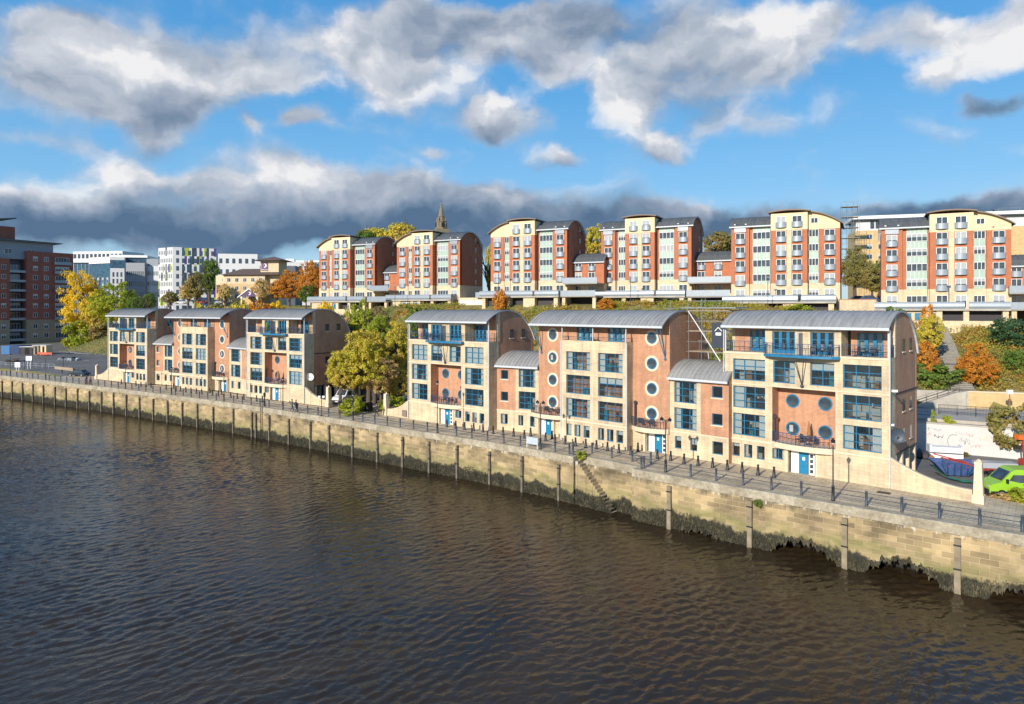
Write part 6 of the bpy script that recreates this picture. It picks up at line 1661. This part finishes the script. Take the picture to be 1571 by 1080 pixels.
# hillside steps
A=Vector((57.0,86.3,5.1)); B_=Vector((72.6,116.5,12.6)); ln=math.hypot(B_.x-A.x,B_.y-A.y); ang=math.atan2(B_.y-A.y,B_.x-A.x)
st=MB(); n=46
for i in range(n):
    x0=ln*i/n; z=(B_.z-A.z)*(i+1)/n
    if i%15==14: pass
    st.box(x0,x0+ln/n+.02,-1.25,1.25,z-1.5,z)
for i in (0,15,30,45):
    x0=ln*i/n; z=(B_.z-A.z)*(i+1)/n; st.box(x0,x0+1.3,-1.3,1.3,z-.5,z+.02)
M['stepc']=simple('mossy_step_concrete',(.24,.22,.18),.9,var=.3)
tag(st.build('hillside_steps',M['stepc'],None,A,ang),'long straight concrete steps climbing the scrubby hillside','steps')
m=MB()
for zz_ in (.5,1.0): m.bar((0,1.35,zz_),(ln*.33,1.35,zz_+(B_.z-A.z)*.33),.03)
for i in range(6): t=i/5*.33; m.bar((ln*t,1.35,(B_.z-A.z)*t),(ln*t,1.35,(B_.z-A.z)*t+1.0),.03)
tag(m.build('handrail',M['black'],None,A,ang),'black handrail up the left side of the hillside steps','handrail')
m=MB(); m.prism([(0,2.9),(5.6,2.9),(5.6,5.1),(4.6,5.0),(0,3.1)],'y',-1.0,-.02)
o=m.build('ramp',M['concrete'],None,(51.2,87.2,0),math.atan2(-1.8,7)); tag(o,'pale concrete ramp rising to the foot of the hillside steps','ramp')
m=MB()
for k in (.35,.7,1.05): m.bar((0,-.9,3.1+k),(4.9,-.9,5.0+k),.03)
for i in range(5): m.bar((4.9*i/4,-.9,3.1+1.9*i/4),(4.9*i/4,-.9,3.1+1.9*i/4+1.05),.03)
tag(m.build('handrail',M['timber'],None,(51.2,87.2,0),math.atan2(-1.8,7)),'brown three bar handrail along the pale concrete ramp','handrail')
def fence(a,b,z,h,mat,label,sp=1.6,bars=3,cat='railing',name='road_railing',infill=False):
    l=math.dist(a,b); m=MB()
    for k in range(bars): m.bar((0,0,h*(k+1)/bars),(l,0,h*(k+1)/bars),.025,n=5)
    n=max(1,int(l/sp))
    for i in range(n+1): m.bar((l*i/n,0,0),(l*i/n,0,h),.035,n=5)
    if infill:
        k=int(l/.14)
        for i in range(k): m.bar((l*i/k,0,.1),(l*i/k,0,h),.012,n=3)
    tag(m.build(name,M[mat],None,(a[0],a[1],z),math.atan2(b[1]-a[1],b[0]-a[0])),label,cat)
fence((50.3,80.5),(61,73.8),3.02,1.15,'black','black railing on the far side of the upper road, right stretch',infill=True)
fence((42.5,80.2),(47.6,77.2),3.02,1.15,'black','black railing beside the nearest block gable on the upper road',infill=True)
wallseg((36,81.5),(66,63.9),3.0,3.35,.25,'concrete','kerb_wall','low dark kerb wall along the top of the white wall')
lp=empty('street_lamp',W(1549,80.5,3.02)); tag(lp,'brown lamp post with white square head beside the yellow wall','street lamp')
m=MB(); zl=ZP(598,80.5)-3.02; m.bar((0,0,0),(0,0,zl-.5),.06,n=6); m.box(-.15,.15,-.1,.1,zl*.55,zl*.62); m.build('pole',M['furn2'],lp); m=MB(); m.box(-.27,.27,-.2,.2,zl-.5,zl); m.build('lamp_head',M['white'],lp)
lp=empty('street_lamp',W(1455.6,116,12.3)); tag(lp,'slim dark lamp post in front of the last hill block','street lamp'); m=MB(); zl=ZP(439,116)-12.3; m.bar((0,0,0),(0,0,zl),.06,n=6); m.build('pole',M['navy'],lp); m=MB(); m.box(-.3,.3,-.12,.12,zl,zl+.15); m.build('lamp_head',M['greymetal'],lp)
for px,Y,yt,lb in ((967,137,425,'slim dark lamp post before the slate roofed hill block'),(1178,122,426,'slim dark lamp post before the hill block above the nearest riverside block'),(765,146,416,'slim lamp post at the left end of the curved gable block terrace'),(606,162,438,'slim lamp post before the link of the two farthest hill blocks'),(1090,160,366,'tall dark lamp post among trees right of the slate roofed block')):
    x,y,_=W(px,Y); z0=hz_at(x,y); lp=empty('street_lamp',(x,y,z0)); tag(lp,lb,'street lamp'); zl=ZP(yt,Y)-z0; m=MB(); m.bar((0,0,0),(0,0,zl),.06,n=6); m.build('pole',M['navy'],lp); m=MB(); m.box(-.25,.25,-.12,.12,zl,zl+.15); m.build('lamp_head',M['greymetal'],lp)
# vehicles
def car(loc,rz,paint,label,L=4.2,Wd=1.75,H=1.45,cat='car',name='parked_car'):
    r=empty(name,loc,rz); tag(r,label,cat); h=Wd/2
    m=MB(); pr=[(0,.35),(.05,.62),(.9,.85),(1.0,.88),(L-.45,.92),(L-.02,.75),(L,.35)]
    m.prism(pr,'y',-h,h); m.build('body',paint,r)
    a=[(1.05,.87),(1.65,H-.05),(2.3,H),(L-1.1,H-.03),(L-.5,.92)]; b0=len(m.v)
    g=MB(); k=len(a)
    for s in (-1,1):
        for (x,z) in a: g.v.append((x,s*(h-.06-(.16 if z>1 else 0)),z))
    for i in range(k): g.f.append((i,(i+1)%k,k+(i+1)%k,k+i)); g.m.append(0)
    g.f.append(tuple(range(k))); g.m.append(0); g.f.append(tuple(range(2*k-1,k-1,-1))); g.m.append(0); g.build('windows',M['dglass'],r)
    g=MB(); g.prism([(1.6,H-.06),(1.7,H+.01),(2.3,H+.04),(L-1.15,H+.01),(L-1.0,H-.08)],'y',-h+.2,h-.2); g.build('car_roof',paint,r)
    for x in (.8,L-.8):
        for s in (-1,1):
            w=MB(); w.bar((0,s*(h-.2),.32),(0,s*(h+.01),.32),.32,n=14); o=w.build('wheel',M['black'],r,(x,0,0)); w=MB(); w.bar((0,s*(h+.005),.32),(0,s*(h+.02),.32),.19,n=10); w.build('rim',M['steel'],o)
    for s in (-1,1): w=MB(); w.box(-.02,.05,s*h*.75-.15,s*h*.75+.15,.55,.68); w.build('headlight',M['lampglass'],r)
    w=MB(); w.box(-.03,.0,-.26,.26,.4,.52); w.build('number_plate',M['white'],r)
    return r
P_blue=simple('blue_car_paint',(.03,.08,.22),.2,var=.02); P_dark=simple('dark_car_paint',(.03,.035,.045),.2,var=.02); P_white=simple('white_car_paint',(.7,.7,.7),.25,var=.02); P_red=simple('red_paint',(.38,.045,.03),.5,var=.3); P_sil=simple('silver_paint',(.40,.41,.43),.25,var=.02)
P_lime=simple('lime_van_paint',(.28,.52,.035),.25,var=.03)
p=G(108,577); car((p[0],p[1],.03),R(-12),P_dark,'dark hatchback parked by the stone pillar of the farthest block',4.6)
car(W(1297,144,16.65),R(-10),P_dark,'dark blue car parked on the upper street left of the last hill block'); car(W(1313,139,16.65),R(-10),P_blue,'bright blue car parked behind the wall left of the last hill block')
ur=MB(); ur.box(-6,30,-9,14,-1,0); tag(ur.build('upper_street',M['asphalt'],None,(W(1285,141)[0],143,16.62),R(-27)),kind='structure')
wallseg(world_pt(U5,(18.8,-1.5,0))[:2],world_pt(U6,(-.8,-1.8,0))[:2],11,17.0,.35,'ustone','terrace_wall','pale stone and brick terrace wall joining the last two hill blocks',cop='brick')
car(W(300,246,17.1),R(8),P_red,'red car parked on the hilltop before the student block'); car(W(283,248,17.1),R(8),P_sil,'silver car left of the red car on the hilltop'); car(W(322,244,17.1),R(8),P_sil,'silver car right of the red car on the hilltop'); car(W(268,250,17.1),R(8),P_white,'white car far left in the hilltop row')
p=G(513,622); 
def van(loc,rz,paint,label,L=5.4,H=2.4,Wd=1.95,trim=True,stripe=None):
    r=empty('van',loc,rz); tag(r,label,'van'); h=Wd/2
    m=MB(); pr=[(.02,.45),(.0,.85),(.15,1.12),(.95,1.32),(1.75,H-.18),(2.1,H),(L-.1,H),(L,H-.15),(L,.42),(L-.2,.38),(.2,.38)]; k=len(pr)
    for s in (-1,1):
        for (x,z) in pr: m.v.append((x,s*(h-(.1 if z>1.4 else 0)),z))
    for i in range(k): m.f.append((i,(i+1)%k,k+(i+1)%k,k+i)); m.m.append(0)
    m.f.append(tuple(range(k))); m.m.append(0); m.f.append(tuple(range(2*k-1,k-1,-1))); m.m.append(0); m.build('body',paint,r)
    g=MB(); g.face([(1.02,-h+.18,1.39),(1.02,h-.18,1.39),(1.72,h-.2,H-.2),(1.72,-h+.2,H-.2)]); 
    g.v=[(x-.03,y,z+.03) for x,y,z in g.v]; g.build('windscreen',M['dglass'],r)
    for s in (-1,1):
        g=MB(); y=s*(h-.045); g.prism([(1.4,1.3),(1.85,H-.42),(2.75,H-.42),(2.75,1.3)],'y',y-.03,y+.03); g.build('side_window',M['dglass'],r)
        g=MB(); g.box(1.2,1.35,s*(h+.18)-.08,s*(h+.18)+.08,1.3,1.62); g.build('wing_mirror',M['black'],r)
        g=MB(); g.box(2.85,2.88,s*h-.004,s*h+.004,.55,1.9); g.box(2.55,2.75,s*h-.02,s*h+.02,1.12,1.17); g.build('door_seam',M['black'],r)
        g=MB(); g.box(.02,.3,s*h*.72-.18,s*h*.72+.18,.82,1.02); g.build('headlight',M['lampglass'],r)
        if stripe: g=MB(); g.prism([(3.0,.9),(3.35,2.2),(3.6,2.2),(3.3,.9)],'y',s*h-.01,s*h+.012) ; g.build('white_stripe',M['white'],r)
        g=MB(); g.box(.1,L,s*h-.01,s*h+.02,.38,.58); g.build('side_skirt',M['black'],r)
    g=MB(); g.box(-.08,.18,-h+.05,h-.05,.3,.72); g.build('bumper',M['black'],r)
    g=MB(); g.box(-.1,-.08,-.27,.27,.45,.57); g.build('number_plate',M['white'],r)
    for x in (.95,L-1.1):
        for s in (-1,1):
            w=MB(); w.bar((0,s*(h-.24),.36),(0,s*(h+.02),.36),.36,n=16); o=w.build('wheel',M['black'],r,(x,0,0)); w=MB(); w.bar((0,s*(h+.015),.36),(0,s*(h+.035),.36),.21,n=12); w.build('rim',M['steel'],o)
    return r
p=G(1512,762,0); van((p[0]+.1,p[1]+.5,0),R(-6),P_lime,'lime green van with white stripe parked at the right edge',H=2.35,stripe=True)
p=G(517,623); van((p[0]-.4,p[1]+1.5,0),R(70),P_white,'white van parked under the golden trees beside the dish block')
p=G(548,617); car((p[0],p[1]+2,0),R(20),P_dark,'dark car parked behind the low lime hedge under the golden trees')
# skip and skip trailer
p=G(1436,727); r=empty('skip',(p[0],p[1]+.2,0),R(-14)); tag(r,'empty blue rubbish skip in the yard behind the curved garden wall','skip')
m=MB(); t0=[(-.35,-.9,1.25),(3.6,-.9,1.25),(3.6,.9,1.25),(-.35,.9,1.25)]; b0=[(.75,-.7,.05),(2.6,-.7,.05),(2.6,.7,.05),(.75,.7,.05)]
for i in range(4): j=(i+1)%4; m.face([b0[i],b0[j],t0[j],t0[i]]); 
m.face(b0[::-1]); 
for i in range(4): m.bar(t0[i],t0[(i+1)%4],.05)
m.build('skip_body',simple('skip_blue',(.045,.08,.21),.6,var=.5,scale=1.5),r)
for x in (.2,.75,1.3,1.85,2.4,2.95): m=MB(); m.prism([(x+.02,1.2),(x+.12,1.2),(max(.8,min(2.55,x+.12)),.1),(max(.75,min(2.5,x+.02)),.1)],'y',-.93,-.72); m.build('rib',M['rail'],r)
for s in (-.93,.93): m=MB(); m.bar((.9,s,.9),(.9,s*1.06,.9),.07,n=8); m.bar((2.4,s,.9),(2.4,s*1.06,.9),.07,n=8); m.build('lifting_lug',P_red,r)
p=G(1500,733); r=empty('skip_trailer',(p[0]-.3,p[1]+.9,0),R(-10)); tag(r,'red skip loader trailer with raised arms beside the stone pillar','trailer')
m=MB(); m.box(-.8,4.2,-.5,-.38,.6,.8); m.box(-.8,4.2,.38,.5,.6,.8); m.box(1.2,1.4,-.5,.5,.6,.75); m.box(4.0,4.15,-.5,.5,.6,.75); m.build('chassis',P_red,r)
for s in (-.75,.75):
    m=MB(); m.bar((-2.6,s,1.75),(.2,s,1.05),.07); m.bar((.2,s,1.05),(.9,s,.75),.07); m.build('lifting_arm',P_red,r)
    m=MB(); m.bar((1.7,s-.1,.38),(1.7,s+.1,.38),.38,n=16); o=m.build('wheel',M['black'],r); m=MB(); m.bar((1.7,s-.12,.38),(1.7,s+.12,.38),.22,n=12); m.build('rim',M['steel'],o)
m=MB(); m.box(.6,3.9,-.6,.6,.85,1.35); m.build('silver_tank',P_sil,r)
m=MB(); 
for i in range(12):
    for j in range(3):
        x=i*.26; y=-1.6*math.sin(i/11*1.4)-j*.28; z=.9*math.exp(-i*.45)
        def Pn(i,j): return (i*.26, -1.7*math.sin(min(1,i/12)*1.5)-j*.3+.5, .95*math.exp(-i*.5)+.05+.06*((i*7+j*5)%3))
        m.face([Pn(i,j),Pn(i+1,j),Pn(i+1,j+1),Pn(i,j+1)])
p=G(1444,738); tag(m.build('green_netting',simple('green_net',(.02,.16,.10),.8,var=.3),None,(p[0],p[1]+.9,0),R(-5)),'crumpled green netting draped from the blue skip to the ground','netting')
p=G(1452,706); m=MB(); m.box(-1.4,1.4,0,.12,0,1.3); m.box(-1.4,1.4,.12,1.1,1.2,1.3); m.box(-1.5,1.5,-.06,.0,.65,.75,1); m.box(-1.5,-1.3,-.05,1.1,0,1.45); m.box(1.3,1.5,-.05,1.1,0,1.45); tag(m.build('white_stall_frame',[M['white'],M['furn4']],None,(p[0],p[1],0),R(-18)),'low white cabinet standing before the white wall behind the skip','cabinet')
p=G(1421,704)
for k,(dx,dy,s,mt) in enumerate(((0,0,.5,'furn4'),(.5,.3,.4,'purple'),(-.3,.6,.55,'navy'),(.9,.1,.35,'furn3'),(.3,-.4,.3,'furn2'))):
    m=MB(); m.lathe(0,0,[(s*.6,0),(s,.25*s),(s*.9,s),(s*.4,s*1.5),(s*.15,s*1.7)],7); tag(m.build('rubbish_bag',M[mt],None,(p[0]+dx,p[1]+dy,0),k),['black rubbish bag heaped by the undercroft','purple rubbish bag on the heap by the undercroft','dark blue bag behind the rubbish heap','pale grey sack at the right of the rubbish heap','brown sack in front of the rubbish heap'][k],'rubbish bag')
p=W(1569,66,0); r=empty('access_lift',p,0); r.scale=(.6,.6,.95); tag(r,'orange access lift arm with basket above the green van','lift')
m=MB(); m.box(-.3,1.5,-.6,.6,.4,1.0); m.build('base',P_red,r); m=MB(); m.bar((.2,0,1.0),(-.05,0,3.0),.12); m.build('arm',P_red,r); m=MB(); m.box(-1.0,.6,-.5,.5,3.0,3.45); m.build('basket',simple('orange_paint',(.75,.16,.02),.4,var=.1),r)
m=MB(); m.box(-.5,.5,-.35,.35,0,.01); p=G(1356,756.5); tag(m.build('drain_cover',M['furn4'],None,(p[0],p[1],.04),R(-40)),'dark drain grate in the paving before the nearest block','drain')
# ================= left car park =================
def at0(px,Y): x=T(px)*Y; return (x,Y,float(max(0,np.clip((Y-150)*.012,0,6))))
for px,w,c,lb in ((2,2.6,'pale','light blue shipping container at the far left of the car park'),(15.5,3.0,'dark','dark blue shipping container next to the light blue one')):
    m=MB(); 
    for k in range(14): m.box(w*k/14,w*(k+.5)/14,-.04,0,.1,2.5)
    m.box(0,w,0,5.5,0,2.6); tag(m.build('container',simple('container_'+c,(.06,.22,.45) if c=='pale' else (.015,.05,.16),.5,var=.15),None,at0(px,219),R(2)),lb,'container')
for px,w,h,mt,lb in ((31,4.2,2.4,'furn4','dark open sided shed beside the blue containers'),(51,1.7,2.9,'tstone','tan site hut in the car park'),(62,1.8,2.9,'cream','cream site hut at the right of the car park huts')):
    m=MB(); m.box(0,w,0,3,0,h); m.box(-.15,w+.15,-.3,3.2,h,h+.12,1); m.box(w*.35,w*.7,-.04,0,.1,h-.3,2); tag(m.build('site_hut',[M[mt],M['white'],M['dark']],None,at0(px,217),0),lb,'hut')
m=MB()
for k in range(60): 
    a=rnd.uniform(0,6.28); x,y=rnd.uniform(-1.8,1.8),rnd.uniform(-1.2,1.2); z=max(0,1.0-abs(x)*.5)*rnd.random(); m.bar((x,y,z+.1),(x+math.cos(a)*1.1,y+math.sin(a)*1.1,z+.3*rnd.random()+.1),.08)
tag(m.build('timber_pile',M['bark'],None,at0(20,190)),'heap of brown timber on the car park','timber pile')
def boardsign(px,Y,zt,w,h,label):
    r=empty('sign_board',at0(px,Y)); tag(r,label,'sign'); 
    for x in (-.4,.4): m=MB(); m.bar((x*w*.6,0,0),(x*w*.6,0,zt),.05); m.build('post',M['white'],r)
    m=MB(); m.box(-w/2,w/2,-.08,-.04,zt-h,zt); m.build('panel',M['signwhite'],r)
boardsign(27,166,2.2,1.3,1.2,'white sign board on posts by the white railing at the far left'); boardsign(44.5,172,3.2,1.5,1.1,'wider white sign board right of the first one in the car park')
fence(at0(0,180)[:2],at0(84,172)[:2],.3,1.1,'gutter','long white railing between car park and promenade',2.2,2)
fence(at0(112,166)[:2],at0(130,163)[:2],.2,1.1,'black','short black barrier rail left of the parked dark car',2,2)
wallseg(at0(84,172)[:2],at0(112,167)[:2],0,.9,.3,'tstone','low_wall','low stone wall right of the white railing')
for i,(px,Y) in enumerate(((62,214),(68,213),(75,213))):
    m=MB(); m.box(-.9,.9,-.1,.1,.35,1.0); m.box(-.95,-.8,-.3,.3,0,.35); m.box(.8,.95,-.3,.3,0,.35); tag(m.build('barrier',simple('orange_barrier',(.65,.12,.06),.5),None,at0(px,Y),rnd.uniform(-.2,.2)),'orange plastic barrier in the row by the site huts','barrier','orange barriers by the site huts')
for i,px in enumerate((95,101,107,113,119,125,132)):
    m=MB(); 
    for k in range(9): m.bar((-1.1+k*.275,0,0),(-1.1+k*.275,0,1.9),.02,n=3)
    m.bar((-1.15,0,0),(1.15,0,0),.035); m.bar((-1.15,0,1.9),(1.15,0,1.9),.035); tag(m.build('fence_panel',M['steel'],None,at0(px,205-i*1.5),R(-8)+rnd.uniform(-.2,.2)),'grey mesh fence panel standing along the foot of the mound','fence panel','mesh fence panels by the mound')
for k,px in enumerate((92,98,106,113,120)):
    m=MB(); s=rnd.uniform(.5,1.0); m.box(-s,s,-s*.6,s*.6,0,s*.7); m.box(-s*.6,s*.3,-s*.4,s*.4,s*.7,s*1.1,1); tag(m.build('building_rubble',[M['wallgrey'],M['furn4' if k%2 else 'white']],None,at0(px,196),rnd.uniform(0,3)),'stacked grey building material on the car park near the mound','materials','stacks of building material by the mound')
for px,yt,yb,lb in ((49.6,535.5,563.6,'dark lamp post in the middle of the car park'),(97,549,566,'dark lamp post behind the low stone wall'),(37,552,568.7,'short dark post beside the wider white sign')):
    p=G(px,yb); m=MB(); h=ZP(yt,p[1]); m.bar((0,0,0),(0,0,h-.2),.07,n=6); m.lathe(0,0,[(.08,h-.3),(.2,h-.1),(.05,h)],8); r=empty('street_lamp',(p[0],p[1],0)); tag(r,lb,'street lamp'); m.build('pole',M['black'],r)
# riverside floodlight post, bins, notice board, ladder
p=G(493.3,638); r=empty('floodlight_post',(p[0],p[1],.03)); tag(r,'short dark post with two white floodlights by the dish block','floodlight'); h=ZP(608,p[1]); m=MB(); m.bar((0,0,0),(0,0,h),.05,n=6); m.lathe(0,0,[(.25,0),(.25,.05),(.06,.08)],8); m.build('pole',M['black'],r)
for s in (-1,1): m=MB(); m.box(s*.3-.16,s*.3+.16,-.14,.14,h-.25,h+.05); m.build('floodlight',M['white'],r)
p=G(560,632); 
for k in (0,1):
    m=MB(); m.box(-.4,.4,-.4,.4,.1,1.15); m.prism([(-.42,1.15),(.42,1.15),(.3,1.35),(-.3,1.35)],'y',-.42,.42); m.box(-.35,-.2,-.42,.42,0,.1); m.box(.2,.35,-.42,.42,0,.1); m.box(-.18,.18,-.41,-.4,.4,.8,1)
    tag(m.build('wheelie_bin',[M['black'],M['lampglass']],None,(p[0]+k*.95-.4,p[1]+.2*k,.03),R(-30)),['black bin with pale label, left of the pair behind the walking person','black bin nearest the walking person, right of the pair'][k],'bin')
p=G(816.5,688); r=empty('notice_board',(p[0],p[1],.03),R(-42)); tag(r,'white framed notice board standing on the promenade by the twin headed lamp','notice board')
for x in (-.75,.75): m=MB(); m.bar((x,0,0),(x,0,1.25),.05); m.bar((x,0,.7),(x,.35,0),.03); m.build('leg',M['white'],r)
m=MB(); m.box(-.72,.72,-.03,.03,.45,1.2); m.build('panel',simple('pale_blue_panel',(.45,.52,.60),.4),r)
s=s_at(402); th=qdir(s); p=qpt(s,-.12); m=MB()
for x in (-.25,.25): m.bar((x,0,-5.3),(x,0,.9),.035); m.bar((x,0,.9),(x,.6,.9),.035); m.bar((x,.6,.9),(x,.6,0),.035)
for k in range(18): m.bar((-.25,0,-5+k*.3),(.25,0,-5+k*.3),.02)
tag(m.build('quay_ladder',M['black'],None,(p[0],p[1],0),th),'black iron ladder fixed to the quay wall below the dish block','ladder')
s=s_at(398); p=qpt(s,.9); m=MB(); m.lathe(0,0,[(.16,0),(.16,.08),(.1,.12),(.1,1.5),(.2,1.55),(.2,2.1),(.08,2.2)],8); tag(m.build('lifebuoy_post',M['black'],None,p),'black lifebuoy post at the head of the iron ladder','post')
# people
def person(loc,rz,pose,top,legs,label,hairc='furn4',sc=1.0):
    J={'pel':(0,0,.95),'sp':(0,0.0,1.15),'ch':(0,.01,1.38),'nk':(0,-.01,1.5),'hb':(0,-.03,1.60),'ht':(0,-.03,1.74)}
    if pose=='walk':
        J.update(hl=(.09,0,.92),kl=(.10,-.22,.52),al=(.10,-.30,.10),tl=(.10,-.48,.05),hr=(-.09,0,.92),kr=(-.10,.04,.50),ar=(-.10,.36,.16),tr=(-.10,.24,.03),
          sl=(.19,0,1.42),el=(.24,.16,1.14),wl=(.22,.02,.92),sr=(-.19,0,1.42),er=(-.24,-.10,1.15),wr=(-.22,-.28,1.0))
    else:
        J.update(hl=(.09,0,.92),kl=(.10,-.02,.50),al=(.11,0,.09),tl=(.12,-.19,.04),hr=(-.09,0,.92),kr=(-.10,-.02,.5),ar=(-.11,.02,.09),tr=(-.12,-.17,.04),
          sl=(.19,0,1.42),el=(.25,.02,1.14),wl=(.22,-.16,.95),sr=(-.19,0,1.42),er=(-.25,.02,1.14),wr=(-.22,-.14,.95))
    rad=dict(pel=.15,sp=.14,ch=.16,nk=.06,hb=.085,ht=.08,hl=.10,kl=.07,al=.05,tl=.045,hr=.10,kr=.07,ar=.05,tr=.045,sl=.075,el=.05,wl=.032,sr=.075,er=.05,wr=.032)
    E=[('pel','sp'),('sp','ch'),('ch','nk'),('nk','hb'),('hb','ht'),('pel','hl'),('hl','kl'),('kl','al'),('al','tl'),('pel','hr'),('hr','kr'),('kr','ar'),('ar','tr'),('ch','sl'),('sl','el'),('el','wl'),('ch','sr'),('sr','er'),('er','wr')]
    for s_ in 'lr':
        w=Vector(J['w'+s_]); e=Vector(J['e'+s_]); d=(w-e).normalized(); J['p'+s_]=tuple(w+d*.07); rad['p'+s_]=.03; E.append(('w'+s_,'p'+s_))
        for k in range(4):
            o_=Vector((0,(k-1.5)*.018,0)); J['f%s%d'%(s_,k)]=tuple(w+d*.14+o_*1.2+Vector((0,0,-.005*abs(k-1)))); rad['f%s%d'%(s_,k)]=.009; E.append(('p'+s_,'f%s%d'%(s_,k)))
        J['t'+s_+'h']=tuple(w+d*.08+Vector((0,-.05,0))); rad['t'+s_+'h']=.01; E.append(('w'+s_,'t'+s_+'h'))
    J['nose']=(0,-.13,1.655); rad['nose']=.014; E.append(('hb','nose'))
    K=list(J); me=bpy.data.meshes.new('body'); me.from_pydata([J[k] for k in K],[(K.index(a),K.index(b)) for a,b in E],[])
    o=bpy.data.objects.new('body',me); COL.objects.link(o); sk=o.modifiers.new('s','SKIN'); sb=o.modifiers.new('b','SUBSURF'); sb.levels=1; sb.render_levels=1
    for i,k in enumerate(K): me.skin_vertices[0].data[i].radius=(rad[k],rad[k]*(.8 if k in('pel','sp','ch') else 1)); me.skin_vertices[0].data[i].use_root=(k=='pel')
    dg=bpy.context.evaluated_depsgraph_get(); m2=bpy.data.meshes.new_from_object(o.evaluated_get(dg)); bpy.data.objects.remove(o)
    m2.materials.clear()
    for mt in (M['skin'],top,legs,M['black']): m2.materials.append(mt)
    for pl in m2.polygons:
        z=pl.center.z; x=pl.center.x; armz=(abs(x)>.17 and z<.955)
        pl.material_index=0 if z>1.53 or (armz and z>.72) else (1 if z>.93 else (2 if z>.12 else 3)); pl.use_smooth=True
    r=bpy.data.objects.new('person',m2); COL.objects.link(r); r.location=loc; r.rotation_euler=(0,0,rz); r.scale=(sc,)*3; tag(r,label,'person')
    h=MB(); h.lathe(0,.0,[(.095,1.62),(.108,1.70),(.09,1.79),(.03,1.83)],10); h.build('hair',M[hairc],r,smooth=True)
    return r
M['skin']=simple('skin',(.50,.30,.21),.6); M['cl_dark']=simple('dark_cloth',(.025,.027,.035),.9); M['cl_grey']=simple('grey_cloth',(.10,.11,.10),.9); M['cl_pink']=simple('pink_cloth',(.55,.30,.32),.9); M['cl_jean']=simple('denim',(.05,.07,.12),.9)
p=G(578,639); person((p[0],p[1],.03),R(-60),'walk',M['cl_dark'],M['cl_dark'],'person in black with pale shoes striding left past the slim stone pillar')
p=G(448,631); person((p[0],p[1],.03),R(140),'walk',M['cl_grey'],M['cl_jean'],'person in grey green jacket, left of the pair walking before the dish block')
p=G(454,632); person((p[0],p[1],.03),R(150),'walk',M['cl_dark'],M['cl_dark'],'person in dark purple coat, right of the pair before the dish block','furn2')
p=G(133,589); person((p[0],p[1],.03),R(100),'stand',M['cl_dark'],M['cl_dark'],'person in black standing left of the bicycle at the far left promenade')
p=G(138,589.5); person((p[0],p[1],.03),R(60),'stand',M['cl_pink'],M['cl_jean'],'person in pink top holding the bicycle at the far left promenade')
def bicycle(loc,rz,label,frame):
    r=empty('bicycle',loc,rz); tag(r,label,'bicycle')
    for x in (0,1.05):
        m=MB(); n=16
        for k in range(n): a=6.283*k/n;b=6.283*(k+1)/n; m.bar((.33*math.cos(a),0,.34+.33*math.sin(a)),(.33*math.cos(b),0,.34+.33*math.sin(b)),.022)
        for k in range(8): a=6.283*k/8; m.bar((0,0,.34),(.32*math.cos(a),0,.34+.32*math.sin(a)),.005,n=3)
        m.build('wheel',M['black'],r,(x,0,0))
    m=MB(); 
    for a,b in (((0,0,.34),(.4,0,.3)),((.4,0,.3),(.3,0,.85)),((0,0,.34),(.3,0,.8)),((.3,0,.8),(.9,0,.82)),((.4,0,.3),(.9,0,.75)),((.88,0,.9),(1.05,0,.34))): m.bar(a,b,.02)
    m.build('frame',frame,r); m=MB(); m.box(.18,.42,-.07,.07,.88,.93); m.build('saddle',M['black'],r); m=MB(); m.bar((.86,-.28,.98),(.86,.28,.98),.015); m.bar((.87,0,.88),(.86,0,.98),.015); m.build('handlebar',M['steel'],r)
p=G(137,590); bicycle((p[0]-.3,p[1]-.3,.03),R(-30),'bicycle held by the person in pink at the far left promenade',P_red)
p=G(451.5,635); bicycle((p[0],p[1],.03),R(60),'bicycle with white bag wheeled by the pair before the dish block',P_white)
# bird
b=MB(); b.lathe(0,0,[(.01,-.2),(.06,-.1),(.07,.05),(.04,.15),(.01,.22)],6); b.face([(0,0,.05),(.45,.1,.22),(.35,.1,.05),(0,0,-.05)]); b.face([(0,0,.05),(-.4,-.1,.25),(-.35,-.1,.08),(0,0,-.05)])
tag(b.build('bird',M['black'],None,W(1524,110,ZP(323,110))),'small dark bird flying above the last hill block','bird')
